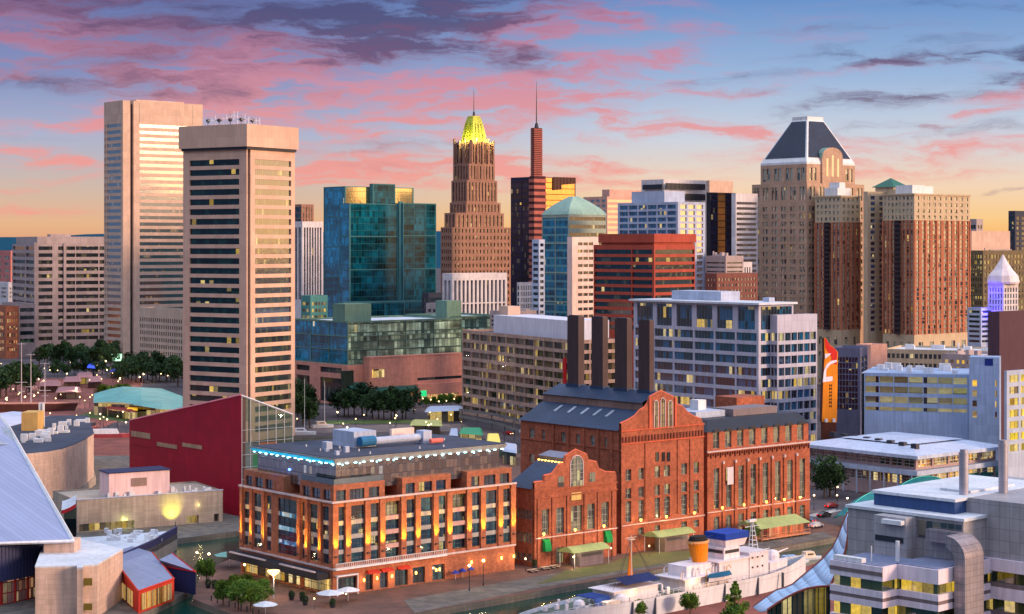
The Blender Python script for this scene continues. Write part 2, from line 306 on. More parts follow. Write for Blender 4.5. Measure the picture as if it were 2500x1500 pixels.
# ---------------------------------------------------------------- building helper
def cells(a, b, n, w=None, m=(0, 0), frac=.55):
    """n openings between a+m0 and b-m1; odd intervals are openings"""
    lo, hi = a + m[0], b - m[1]; p = (hi - lo) / n; w = p * frac if w is None else w
    r = [a]
    for i in range(n):
        c = lo + p * (i + .5); s, e = c - w / 2, c + w / 2
        if s <= r[-1] + 1e-3: s = r[-1] + 1e-3
        r += [s, min(e, b - 1e-3)]
    return r + [b]
def groups(a, b, spec):
    """spec: list of (start, end) fractions"""
    r = [a]
    for s, e in spec: r += [a + (b - a) * s, a + (b - a) * e]
    return r + [b]
PANE = {}
class Bld:
    def __init__(s, name, label, cat, px, Y, ang=40.0, group=None, z=0.0):
        s.X, s.Y, s.a = (px - 1250) * Y / F, Y, R(ang)
        s.root = thing(name, label, cat, (s.X, s.Y, z), s.a, group); s.z0 = z
        s.R = (math.cos(s.a), math.sin(s.a)); s.L = (-math.sin(s.a), math.cos(s.a)); s.w = MB(); s.panes = []
    def ray(s, px, d, off=(0, 0)):
        k = (px - 1250) / F; ox = s.X + s.R[0] * off[0] + s.L[0] * off[1]; oy = s.Y + s.R[1] * off[0] + s.L[1] * off[1]
        return (k * oy - ox) / (d[0] - k * d[1])
    def r(s, px, y=0.0): return s.ray(px, s.R, (0, y))        # x where the line y=const crosses the picture column px
    def l(s, px, x=0.0): return s.ray(px, s.L, (x, 0))
    def z(s, py, x=0.0, y=0.0):
        Y = s.Y + s.R[1] * x + s.L[1] * y; return H - (py - HZ) * Y / F - s.z0
    def facade(s, side, off, us, zs, d=.35, keep=None, tag=None, w=None):
        w = w or s.w
        def P(u, q, z): return (u, off + q, z) if side == 'R' else (off + q, u, z)
        def Q(pts): w.poly(pts if side == 'R' else pts[::-1])
        for i in range(len(us) - 1):
            for j in range(len(zs) - 1):
                u0, u1, z0, z1 = us[i], us[i + 1], zs[j], zs[j + 1]
                if u1 - u0 < 1e-4 or z1 - z0 < 1e-4: continue
                if i % 2 and j % 2 and (keep is None or keep(i // 2, j // 2)):
                    Q([P(u0, 0, z0), P(u1, 0, z0), P(u1, d, z0), P(u0, d, z0)]); Q([P(u0, d, z1), P(u1, d, z1), P(u1, 0, z1), P(u0, 0, z1)])
                    Q([P(u0, 0, z0), P(u0, d, z0), P(u0, d, z1), P(u0, 0, z1)]); Q([P(u1, d, z0), P(u1, 0, z0), P(u1, 0, z1), P(u1, d, z1)])
                    s.panes.append((side, off + d, u0, u1, z0, z1, tag))
                else: Q([P(u0, 0, z0), P(u1, 0, z0), P(u1, 0, z1), P(u0, 0, z1)])
    def block(s, x0, y0, x1, y1, z0, z1, Rf=None, Lf=None, d=.35, par=.9, roof=None, tagR=None, tagL=None, keepR=None, keepL=None):
        """box with optional (us, zs) facades on the right-hand (R, y=y0) and left-hand (L, x=x0) sides"""
        w = s.w; sk = 'bt' + ('R' if Rf else '') + ('L' if Lf else '')
        w.box(x0, y0, z0, x1, y1, z1, skip=sk)
        if Rf: s.facade('R', y0, Rf[0], Rf[1], d, keepR, tagR)
        if Lf: s.facade('L', x0, Lf[0], Lf[1], d, keepL, tagL)
        t = min(.5, (x1 - x0) / 4)
        a, b = z1 - par, z1
        w.poly([(x0, y0, b), (x1, y0, b), (x1 - t, y0 + t, b), (x0 + t, y0 + t, b)]); w.poly([(x1, y0, b), (x1, y1, b), (x1 - t, y1 - t, b), (x1 - t, y0 + t, b)])
        w.poly([(x1, y1, b), (x0, y1, b), (x0 + t, y1 - t, b), (x1 - t, y1 - t, b)]); w.poly([(x0, y1, b), (x0, y0, b), (x0 + t, y0 + t, b), (x0 + t, y1 - t, b)])
        x0 += t; x1 -= t; y0 += t; y1 -= t
        w.poly([(x0, y0, b), (x1, y0, b), (x1, y0, a), (x0, y0, a)]); w.poly([(x1, y0, b), (x1, y1, b), (x1, y1, a), (x1, y0, a)])
        w.poly([(x1, y1, b), (x0, y1, b), (x0, y1, a), (x1, y1, a)]); w.poly([(x0, y1, b), (x0, y0, b), (x0, y0, a), (x0, y1, a)])
        if roof is None: s.rf = getattr(s, 'rf', MB()); roof = s.rf
        roof.poly([(x0, y0, a), (x1, y0, a), (x1, y1, a), (x0, y1, a)])
    def finish(s, wm, gm, rm=None, wname='window', limit=100, frame=None, nx=2, nz=2, wallname='wall', bar=.09):
        """gm: material, or dict tag->material. frame: material for real glazing bars"""
        s.w.build(wallname, wm, s.root)
        if getattr(s, 'rf', None) and s.rf.f: s.rf.build('roof', rm or wm, s.root)
        g = gm if isinstance(gm, dict) else {None: gm}
        ps = sorted(s.panes, key=lambda p: -(p[3] - p[2]) * (p[5] - p[4]))
        for i, (side, off, u0, u1, z0, z1, tg) in enumerate(ps[:limit]):
            mt = g.get(tg, g.get(None)); W, Hh = round(u1 - u0, 2), round(z1 - z0, 2)
            kx, kz = (nx, nz) if not callable(nx) else nx(W, Hh)
            key = (side, W, Hh, mt.name, frame.name if frame else None, kx, kz)
            if key not in PANE:
                b = MB(); q = [(0, 0, 0), (W, 0, 0), (W, 0, Hh), (0, 0, Hh)]
                b.poly(q)
                if frame:
                    t = bar
                    for k in range(kx + 1):
                        c = k * W / kx; c0, c1 = max(0, c - t / 2), min(W, c + t / 2)
                        if k == 0: c1 = t
                        if k == kx: c0 = W - t
                        b.box(c0, -.07, 0, c1, .02, Hh, 1)
                    for k in range(kz + 1):
                        c = k * Hh / kz; c0, c1 = max(0, c - t / 2), min(Hh, c + t / 2)
                        if k == 0: c1 = t
                        if k == kz: c0 = Hh - t
                        b.box(.004, -.064, c0 + .002, W - .004, .018, c1 - .002, 1)
                PANE[key] = b.mesh(wname, [mt, frame] if frame else [mt])
            o = bpy.data.objects.new(wname, PANE[key]); COL.objects.link(o); o.parent = s.root
            if side == 'R': o.location = (u0, off, z0)
            else: o.location = (off, u1, z0); o.rotation_euler = (0, 0, -math.pi / 2)
        rest = ps[limit:]
        if rest:
            by = {}
            for p in rest: by.setdefault(p[6], []).append(p)
            mats = []; b = MB()
            for tg, lst in by.items():
                mats.append(g.get(tg, g.get(None)))
                for (side, off, u0, u1, z0, z1, _) in lst:
                    if side == 'R': b.poly([(u0, off, z0), (u1, off, z0), (u1, off, z1), (u0, off, z1)], len(mats) - 1)
                    else: b.poly([(off, u1, z0), (off, u0, z0), (off, u0, z1), (off, u1, z1)], len(mats) - 1)
            b.build('windows', mats, s.root, kind='stuff')
        return s.root
# ---------------------------------------------------------------- shared materials
CONC = wallmat('beige_concrete', (208, 176, 158), .08, streak=.07, joint=(3.2, 4.1), mortar=.9)
CONC2 = wallmat('grey_concrete', (176, 158, 158), .10, joint=(4, 4), mortar=.9)
TANS = wallmat('tan_stone', (186, 152, 130), .12, joint=(1.5, .9), mortar=.85)
BRNS = wallmat('brown_stone', (158, 116, 100), .14, joint=(1.5, 1.2), mortar=.8)
WHT = wallmat('white_panel', (214, 206, 210), .06, joint=(3, 3.8), mortar=.9)
WHTB = wallmat('pale_blue_panel', (176, 186, 210), .06, joint=(3, 3.8), mortar=.9)
TERRA = wallmat('terracotta_panel', (168, 74, 58), .08, joint=(4, 3.6), mortar=.85)
BRICKR = wallmat('red_brick', (162, 90, 66), .2, brick=True, streak=.12)
BRICKF = wallmat('red_brick_far', (172, 104, 78), .12, joint=(2, 1.0), mortar=.85)
ROOFD = wallmat('dark_roof_membrane', (60, 66, 84), .25, rough=.9)
ROOFW = wallmat('white_roof_membrane', (200, 204, 214), .12, rough=.7)
COPP = wallmat('green_copper', (142, 174, 160), .12, rough=.55, joint=(1.2, 40), mortar=.85)
DARKM = wallmat('dark_metal', (36, 38, 50), .1, rough=.4, spec=.6)
WMET = wallmat('white_metal', (215, 215, 220), .05, rough=.4)
BRNZ = wallmat('brown_metal', (92, 52, 44), .1, rough=.5)
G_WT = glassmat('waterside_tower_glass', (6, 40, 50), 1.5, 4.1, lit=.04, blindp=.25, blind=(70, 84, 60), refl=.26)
G_WL = glassmat('waterside_tower_shaded_glass', (4, 30, 38), 1.5, 4.1, lit=.035, blindp=.25, blind=(22, 60, 54), refl=.035, spec=.3)  # darker copy for the left face, its shade put into the glass
G_DK = glassmat('dark_glass', (8, 34, 44), 1.5, 4.1, lit=.01, blindp=.12, blind=(84, 92, 74), refl=.06, spec=.4)
G_TR = glassmat('bronze_glass', (30, 30, 36), 1.5, 4.2, lit=.05, litcol=(255, 150, 50), strength=.7, blindp=.1, refl=.48, rough=.12)
G_TEAL = glassmat('teal_curtain_glass', (0, 108, 146), 1.5, 4.0, lit=.003, blindp=.15, blind=(20, 84, 110), mull=.07, zm=.05, mcol=(40, 120, 140), rough=.08, wav=.004, refl=.12)
G_TOP = glassmat('gold_reflection_tint_glass', (120, 110, 60), 1.8, 4.0, lit=0, blindp=.1, mull=.06, zm=.06, mcol=(120, 110, 70), rough=.08, wav=.008, refl=.6, rcol=(1, .86, .5))  # golden sky reflection is put into the glass tint
G_TEALD = glassmat('dark_teal_curtain_glass', (4, 70, 84), 2.0, 4.0, lit=.003, blindp=.1, blind=(18, 70, 74), mull=.06, zm=.07, mcol=(50, 96, 100), rough=.06, wav=.003, refl=.012, spec=.08)
G_GRN = glassmat('pale_green_curtain_glass', (150, 176, 150), 1.8, 4.2, lit=.01, blindp=.35, blind=(40, 60, 56), mull=.1, zm=.12, mcol=(60, 84, 80), rough=.2, refl=.02, spec=.15)
G_BAND = glassmat('banded_teal_glass', (0, 84, 116), 1.5, 4.0, lit=.01, blindp=.2, blind=(30, 120, 140), mull=.05, zm=.26, mcol=(96, 140, 150), refl=.08, spec=.3)
G_SUNL = glassmat('painted_sun_reflection_glass', (120, 110, 100), 1.5, 3.9, lit=0, blindp=.3, refl=.5, rcol=(1, .92, .8))  # lit-side copy of the blue glass, sun reflection put into its tint
G_OFF = glassmat('office_glass', (16, 30, 42), 1.4, 3.9, lit=.03, blindp=.22, blind=(90, 92, 76), refl=.06, spec=.4)
G_BLUE = glassmat('blue_office_glass', (14, 56, 100), 1.5, 3.9, lit=.04, blindp=.3, blind=(60, 110, 150), strength=1.1)
G_NAVY = glassmat('navy_glass', (20, 26, 52), 1.5, 3.7, lit=.02, blindp=.1, mull=.12, zm=.25, mcol=(40, 40, 66), rough=.1, refl=.02, spec=.1)
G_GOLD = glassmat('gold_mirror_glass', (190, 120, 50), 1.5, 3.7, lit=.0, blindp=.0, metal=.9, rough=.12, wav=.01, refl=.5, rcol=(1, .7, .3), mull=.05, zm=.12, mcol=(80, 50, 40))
G_HOME = glassmat('apartment_glass', (34, 48, 60), 1.2, 3.1, lit=.02, blindp=.7, blind=(186, 184, 160))
G_LIT = glassmat('lit_warm_glass', (90, 74, 30), 2.0, 3.6, lit=.75, blindp=.2, strength=1.0, litcol=(255, 200, 50))

def simple(name, label, px, Y, L, Rr, top, low, nr, cR, cL, wm, gm, rm=ROOFD, fr=.5, fc=.6, pp=10, ang=40, cat='building', md=None, d=.3, zb=0.0, m=(.8, .8), limit=100, group=None, fin=True, keepR=None, keepL=None, par=.9):
    """plain block building measured from the photograph: corner column px at distance Y, faces ending at L and Rr"""
    b = Bld(name, label, cat, px, Y, ang, group)
    a, bb = b.r(Rr), b.l(L); z1, zl = b.z(top), b.z(low); zt = b.z(top + pp)
    zs = cells(zl, zt, nr, (zt - zl) / nr * fr); zs = [zb] + zs[1:-1] + [z1]
    mR = min(m[0], a * .2); mL = min(m[1], bb * .2)
    Rf = (cells(0, a, cR, None, (mR, mR), fc) if cR > 1 else [0, mR, a - mR, a], zs) if cR else None
    Lf = (cells(0, bb, cL, None, (mL, mL), fc) if cL > 1 else [0, mL, bb - mL, bb], zs) if cL else None
    b.block(0, 0, a, bb, zb, z1, Rf, Lf, d, par=par, keepR=keepR, keepL=keepL)
    b.A, b.B, b.T = a, bb, z1
    if fin: b.finish(wm, gm, rm, limit=limit)
    if z1 < 90 and a > 12 and bb > 10:                         # rooftop plant seen from above
        rn = random.Random(int(px * 7 + Y)); k = MB()
        for i in range(7):
            w, d_, x, y = rn.uniform(1, a * .16), rn.uniform(1, bb * .14), rn.uniform(1.2, a * .8), rn.uniform(1.2, bb * .8)
            k.box(x, y, z1 - par + .01, x + w, y + d_, z1 + rn.uniform(.2, 2.2)) if i < 5 else k.cyl(x, y, z1 - par + .01, z1 + rn.uniform(.5, 2.5), .4, .4, 8)
        k.each('roof_unit', rn.choice((CONC2, WMET)), b.root)
    return b

# ---------------------------------------------------------------- far tower pair on the left
def tall_tower():
    b = Bld('office_tower', 'tallest pale concrete office tower at left whose right face shines with golden sky reflections', 'skyscraper', 300, 1184)
    a, bb, T = b.r(495), b.l(254), b.z(245)
    x1, x2 = b.r(318), b.r(326)
    zs = cells(b.z(862), b.z(297), 35, 2.15); zs = [0] + zs[1:-1] + [T]
    b.facade('L', 0, [0, b.l(295), b.l(261), b.l(258), b.l(255.6), bb], zs, .5)
    b.w.box(0, 0, 0, x1, 3, T, skip='bL'); b.w.box(x1 + .01, 3, 0, x2, 6, T - 2, skip='b')
    u0, u1 = b.r(341), b.r(470)
    b.facade('R', 0, [x2, u0, u1, a], zs, .5)
    b.w.poly([(x2, 0, 0), (x2, 6, 0), (x2, 6, T), (x2, 0, T)][::-1]); b.w.poly([(0, 3, 0), (x1, 3, 0), (x1, 3, T), (0, 3, T)])
    b.w.poly([(0, 3, T), (x1, 3, T), (x2, 6, T), (x2, 0, T), (a, 0, T), (a, bb, T), (0, bb, T)])
    b.w.poly([(a, 0, 0), (a, bb, 0), (a, bb, T), (a, 0, T)]); b.w.poly([(a, bb, 0), (0, bb, 0), (0, bb, T), (a, bb, T)])
    b.w.box(a * .2, 4, T, a * .8, bb - 4, T + 1.2, skip='b')
    b.finish(CONC, G_TR, wname='window_band')
    g = MB(); g.box(x1 + .02, 2.2, 0, x2 - .02, 2.9, T - 2); g.build('corner_recess', DARKM, b.root)
    for q in (u0 - .2, u1 + .3):
        g = MB(); g.box(q - .25, -.02, b.z(297), q + .1, .2, T - 1); g.build('groove', DARKM, b.root)
tall_tower()
def trade_tower():
    b = Bld('office_tower', 'five-sided beige concrete tower with overhanging crown standing at the waterside', 'skyscraper', 602, 704, 57)
    a, bb = b.r(720), b.l(447); T = b.z(362); T0 = b.z(303)
    xr = b.r(611.5); x2 = a; P = [(a + 5, bb * .6), (a * .62, bb + 9)]
    rows = cells(b.z(1064), b.z(383), 28, 2.3); zs = [0] + rows[1:-1] + [T]
    uL = [0, b.l(584), b.l(462.5), bb]; uR = [xr, b.r(623), b.r(711), a]
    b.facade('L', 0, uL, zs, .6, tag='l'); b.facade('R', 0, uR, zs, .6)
    def wl(p, q): b.w.poly([(p[0], p[1], 0), (q[0], q[1], 0), (q[0], q[1], T), (p[0], p[1], T)])
    wl((0, 0), (.6, 0)); wl((.6, 0), (.6, 2.6)); wl((xr, 2.6), (xr, 0)); wl((a, 0), P[0]); wl(P[0], P[1]); wl(P[1], (0, bb))
    c = MB(); o = 1.4
    pts = [(-o, -o), (a + .6, -o), (P[0][0] + o, P[0][1]), (P[1][0], P[1][1] + o), (-o, bb + 1)]
    c.prism(pts, T + .6, T0); inn = [(p[0] * .96 + .5, p[1] * .96 + .5) for p in pts]
    c.prism(inn, T - .4, T + .59, 1); c.build('crown', [CONCW, DARKM], b.root)
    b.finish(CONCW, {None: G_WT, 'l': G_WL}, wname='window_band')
    g = MB(); g.box(.62, 2.0, 0, xr - .02, 2.5, T - .5); g.build('corner_recess', DARKM, b.root)
    g = MB(); random.seed(4)
    for i in range(15):
        px = 508 + i * 9; x = 5.0 if px < 585 else b.r(px, 8); y = b.l(px, 5.0) if px < 585 else 8.0; h = random.uniform(3.2, 6.2)
        g = MB(); g.cyl(x, y, T0, T0 + h, .14, .09, 5)
        if i % 2: g.tube([(x - 1.3, y + 1, T0 + h * .6), (x, y, T0 + h * .7), (x + 1.3, y - 1, T0 + h * .6)], .1, 4)
        if i % 3 == 0: g.rev(x, y, [(.1, T0 + 1.4), (.8, T0 + 2.0), (.8, T0 + 2.8), (.05, T0 + 3.0)], 8)
        g.build('antenna', WMET if i % 3 else DARKM, b.root)
CONCW = wallmat('warm_concrete', (212, 174, 154), .07, streak=.05, joint=(3.2, 7.3), mortar=.9)
trade_tower()

b = simple('office_block', 'low concrete block with rows of small punched windows behind the beige tower', 'x', 1, 1, 1, 1, 1, 1, 1, 1, 1, 1) if 0 else None
simple('concrete_office', 'low pale concrete block with seven rows of tiny windows tucked behind the beige five-sided tower', 480, 1040, 339, 520, 758, 896, 7, 8, 26, wallmat('beige_grey_concrete', (192, 168, 150), .1), G_DK, fr=.6, fc=.55, pp=22, limit=100)
# the banded office left of the tall tower
def banded_left():
    b = Bld('banded_office', 'long grey office block with stacked window bands beside the tallest tower', 'building', 86, 1290, 27)
    a, bb = b.r(300), b.l(30); T = b.z(596)
    zs = cells(b.z(836), b.z(598), 14, 2.6); zs = [0] + zs[1:-1] + [T]
    b.block(0, 0, a, bb, 0, T, (([0] + [b.r(p) for p in (94, 128, 142, 183.5, 185.5, 240, 243, 255)] + [a]), zs), ([0, 1.0, bb * .4, bb * .43, bb - 1.5, bb], zs), 1.0, par=.6)
    b.w.box(2, 3, T - .6, a - 2, bb - 4, b.z(578)); b.w.box(b.r(128), 6, b.z(578), b.r(178), 16, b.z(572))
    for p in (0, a * .33): b.w.box(p - .8, -.9, 0, p + 1.0, -.01, T + 1)
    b.finish(CONC2, G_OFF, ROOFD, wname='window_band')
    simple('banded_wing', 'low banded grey block at the far left below the long office block', 46, 1240, 4, 86, 742, 842, 5, 1, 1, CONC2, G_OFF, fr=.5, pp=6, ang=30)
banded_left()
simple('apartment_block', 'small pink and white block at the left edge of the view', 26, 1500, -30, 40, 612, 700, 5, 4, 3, wallmat('pink_stucco', (196, 120, 116)), G_HOME, ROOFW)
simple('white_block', 'low white block at the left edge with a flat roof', 20, 1420, -40, 40, 690, 730, 3, 3, 3, WHT, G_HOME, ROOFW)
simple('shop_block', 'dark shop block at the left edge glowing orange inside', 14, 1220, -60, 46, 748, 862, 6, 5, 4, BRICKF, glassmat('orange_lit_glass', (60, 30, 16), 1.6, 3.4, lit=.6, litcol=(255, 130, 40), strength=1.1), ROOFD)
# ---------------------------------------------------------------- behind the five-sided tower
simple('brown_tower', 'distant brown tower showing just above the white finned block', 736, 1500, 718, 766, 499, 620, 8, 4, 1, BRNS, G_OFF, fr=.9, fc=.35, pp=6)
simple('finned_office', 'white office block with tall vertical fins between the beige tower and the teal glass tower', 738, 1030, 715, 789, 541, 735, 1, 7, 2, WHT, G_DK, fr=.97, fc=.62, pp=12, d=.9, limit=20)
# teal glass towers
def teal():
    b = Bld('teal_glass_tower', 'cluster of teal mirrored glass towers with a golden sky reflection painted on the upper panels', 'skyscraper', 842, 1120)
    T = b.z(455); a, bb = b.r(1010), b.l(790)
    one = lambda lo, hi, n=1: cells(lo, hi, n, None, (.4, .4), .97)
    full = lambda T_, n=6: [0] + [v for i in range(n) for v in (T_ * i / n + .5 + (i == 0) * 2, T_ * (i + 1) / n)][:-1] + [T_ - .5, T_]
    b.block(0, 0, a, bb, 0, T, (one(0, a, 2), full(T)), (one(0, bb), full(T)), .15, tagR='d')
    T2 = b.z(449, b.r(902)); b.block(b.r(902), -3.5, b.r(957), 0, 0, T2, (one(b.r(902), b.r(957)), full(T2)), None, .15, tagR='g')
    T3 = b.z(497, b.r(850), -13)
    b.block(b.r(853, -14), -14, b.r(972, -14), -3.52, 0, T3, (one(b.r(853, -14), b.r(972, -14)), full(T3, 5)), (one(-14, -3.52), full(T3, 5)), .15, tagR='g')
    x0, x1 = b.r(984, -17), b.r(1065, -17); T4 = b.z(496, x0, -17)
    b.block(x0, -17, x1, 14, 0, T4, (one(x0, x1, 3), full(T4, 5)), (one(-17, -14.02), full(T4, 5)), .15, tagR='e')
    x0, x1 = b.r(840, -24), b.r(1036, -24); T5 = b.z(738, x0, -24)
    b.block(x0, -24, x1, -17.02, 0, T5, (one(x0, x1, 4), [0, 2, T5 - 1, T5]), None, .15, tagR='g')
    b.w.box(b.r(974, -15), -15.5, 0, b.r(982, -15), -14, T4 + 1)
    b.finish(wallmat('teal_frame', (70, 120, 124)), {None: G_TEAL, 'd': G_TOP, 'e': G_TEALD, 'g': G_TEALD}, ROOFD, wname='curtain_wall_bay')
teal()
simple('dark_office', 'dark low office block right of the teal glass towers', 1046, 1060, 1030, 1106, 716, 790, 4, 1, 1, wallmat('dark_stone', (60, 62, 76)), G_DK, fr=.6, pp=8)
simple('green_roof_block', 'small teal roofed block at the foot of the white finned office', 758, 960, 735, 800, 722, 800, 4, 5, 2, wallmat('teal_panel', (80, 140, 136)), G_LIT, COPP, pp=12, fc=.8)
# art deco tower
def deco():
    b = Bld('art_deco_tower', 'stepped brown stone art deco skyscraper with a yellow-green lit crown and mast', 'skyscraper', 1150, 1250)
    def at(xl, xr, pc, top, base, cR, cL, nr, fr=.5, w=None, y0=None):
        # tier centred on the tower axis: silhouette xl..xr with its near corner at column pc
        ox, oy = None, None
        return
    # near corner of each tier is placed on the diagonal towards the viewer
    def tier(pc, xl, xr, top, base, nR, nL, nr, fr=.62, fc=.5, shift=0.0, tagk=None):
        k = (pc - 1250) / F
        # corner lies on the line Y = 1250 - shift
        Yc = 1250 - shift; Xc = k * Yc
        lx = (Xc - b.X) * b.R[0] + (Yc - b.Y) * b.R[1]; ly = (Xc - b.X) * b.L[0] + (Yc - b.Y) * b.L[1]
        x1 = b.r(xr, ly); y1 = b.l(xl, lx)
        z0, z1 = b.z(base, lx, ly), b.z(top, lx, ly)
        zs = cells(z0, z1, nr, (z1 - z0) / nr * fr) if nr > 3 else [z0, z0 + .8, z1 - 1.4, z1]
        b.block(lx, ly, x1, y1, z0, z1, (cells(lx, x1, nR, None, (.8, .8), fc), zs) if nR else None, (cells(ly, y1, nL, None, (.8, .8), fc), zs) if nL else None, .6, par=.4)
        return lx, ly, x1, y1, z0, z1
    tier(1104, 1076, 1264, 555, 1000, 18, 5, 26, .55, .5, 24)
    tier(1112, 1085, 1180, 520, 560, 6, 3, 1, .1, .45, 18)
    tier(1132, 1093, 1230, 520, 555, 10, 5, 2, .6, .5, 12)
    tier(1138, 1098, 1222, 494, 520, 10, 5, 2, .6, .5, 9)
    tier(1140, 1102, 1214, 440, 494, 9, 5, 3, .75, .5, 6)
    tier(1145, 1107, 1208, 400, 440, 8, 5, 2, .8, .5, 3)
    t = tier(1150, 1111, 1203, 346, 400, 7, 4, 2, .85, .5, 0)
    # vertical stone fins rising through the tiers on the near faces
    fb = MB(); lx, ly, x1, y1, z0, z1 = t
    for i in range(5):
        x = lx + (x1 - lx) * i / 4; fb.box(x - .5, ly - 1.3, b.z(520), x + .5, ly - .05, z1 + (2.5 if i % 2 else 1))
    for i in range(4):
        y = ly + (y1 - ly) * i / 3; fb.box(lx - 1.3, y - .5, b.z(520), lx - .05, y + .5, z1 + (2.5 if i % 2 else 1))
    fb.each('stone_fin', BRNS, b.root)
    cx, cy = (lx + x1) / 2, (ly + y1) / 2; hx, hy = (x1 - lx) / 2 - 2.2, (y1 - ly) / 2 - 1.4
    def sq(f): return [(cx - hx * f, cy - hy * f), (cx + hx * f, cy - hy * f), (cx + hx * f, cy + hy * f), (cx - hx * f, cy + hy * f)]
    c = MB(); zc = [z1, b.z(332), b.z(300), b.z(290), b.z(281)]; fs = [.86, .8, .6, .5, .4]
    for i in range(4): c.prism(sq(fs[i]), zc[i], zc[i + 1], 0, sq(fs[i + 1]))
    for k in range(4):                                        # ribs on the mansard
        for q in (-.5, 0, .5):
            for side in (-1, 1):
                def pt(f, z): return (cx + (side * hx * f if k % 2 else q * hx * f), cy + (q * hy * f if k % 2 else side * hy * f), z)
                c.tube([pt(fs[0] + .02, zc[0]), pt(fs[1] + .02, zc[1]), pt(fs[2] + .02, zc[2])], .35, 4)
    c.build('crown', wallmat('gilt_crown', (188, 190, 60), .2, rough=.45, joint=(3.0, 4.4), mortar=.35), b.root)
    s = MB(); s.cyl(cx, cy, zc[4], b.z(270), .9, .6, 8); s.cyl(cx, cy, b.z(270), b.z(214), .35, .12, 6); s.build('mast', DARKM, b.root)
    b.finish(BRNS, glassmat('deco_glass', (34, 28, 32), 1.3, 3.6, lit=.05, blindp=.3, blind=(150, 120, 96), zm=.3, mcol=(96, 70, 60), litcol=(255, 190, 90)), limit=100)
    for dx, dy in ((-1, 0), (0, -1), (1, 0), (-.6, -1), (-1, -.6), (.6, -1)):
        lamp((cx + dx * (hx + 2.6), cy + dy * (hy + 2.6), z1 + 1.5), (1, .95, .25), 4500, b.root, 1.0)
deco()
simple('temple_office', 'white columned office block with a heavy flat cornice in front of the stepped stone skyscraper', 1104, 1010, 1080, 1238, 668, 800, 2, 13, 2, WHT, G_DK, ROOFW, fr=.95, fc=.55, pp=16, d=1.2)
simple('white_grid_office', 'small white office block with a tight grid of windows left of the domed glass building', 1268, 1060, 1262, 1312, 690, 800, 7, 9, 1, WHT, G_DK, ROOFW, fr=.7, fc=.5, pp=6)
# dark tower with banded spire shaft
def spire():
    b = Bld('dark_glass_tower', 'dark navy glass tower with a golden sloping top behind the banded spire', 'skyscraper', 1300, 1160)
    a, bb = b.r(1405), b.l(1247); T = b.z(432); zm = b.z(520)
    zs = [0, 2, T - 16, T - 15, T - 2, T]
    b.block(0, 0, a, bb, 0, T, ([0, 9, a - .5, a], [0, 2, zm, zm + .5, T - .4, T]), (cells(0, bb, 2, None, (.4, .4), .97), zs), .2, tagR='g')
    b.finish(wallmat('navy_panel', (44, 40, 66)), {None: G_NAVY, 'g': G_GOLD}, ROOFD, wname='curtain_wall_bay')
    # sloping louvred roof piece
    g = MB(); x0, x1 = b.r(1350), a + .3
    for i in range(16):
        x = x0 + (x1 - x0) * i / 16; g.box(x, -.7, b.z(452) - (i < 6) * 3 + i * .1, x + (x1 - x0) / 32, -.02, T + .3)
    g.build('louvre_screen', BRNZ, b.root)
    s = Bld('banded_spire', 'slim red-brown banded shaft carrying the tallest needle in the skyline', 'tower', 1304, 1135)
    w1, w2 = s.r(1334), s.r(1327)
    m = MB(); z = 0; zt = s.z(430); n = 30
    for i in range(n):
        z0, z1 = zt * i / n, zt * (i + .55) / n
        m.box(0, 0, z0, w1, 5, z1, 0); m.box(.3, .3, z1, w1 - .3, 4.7, zt * (i + 1) / n, 1)
    zt2 = s.z(312); n = 26
    for i in range(n):
        z0 = zt + (zt2 - zt) * i / n; z1 = zt + (zt2 - zt) * (i + .5) / n; z2 = zt + (zt2 - zt) * (i + 1) / n
        m.box(.5, .5, z0, w2 - .2, 4.2, z1, 0); m.box(.8, .8, z1, w2 - .5, 3.9, z2, 1)
    m.build('shaft', [wallmat('salmon_band', (176, 98, 86)), wallmat('maroon_band', (70, 34, 40))], s.root)
    m = MB(); cx = w2 / 2 + .2; m.cyl(cx, 2.4, zt2, s.z(300), 1.4, .8, 8); m.cyl(cx, 2.4, s.z(300), s.z(250), .45, .3, 6); m.cyl(cx, 2.4, s.z(250), s.z(197), .3, .08, 6); m.build('needle', DARKM, s.root)
spire()
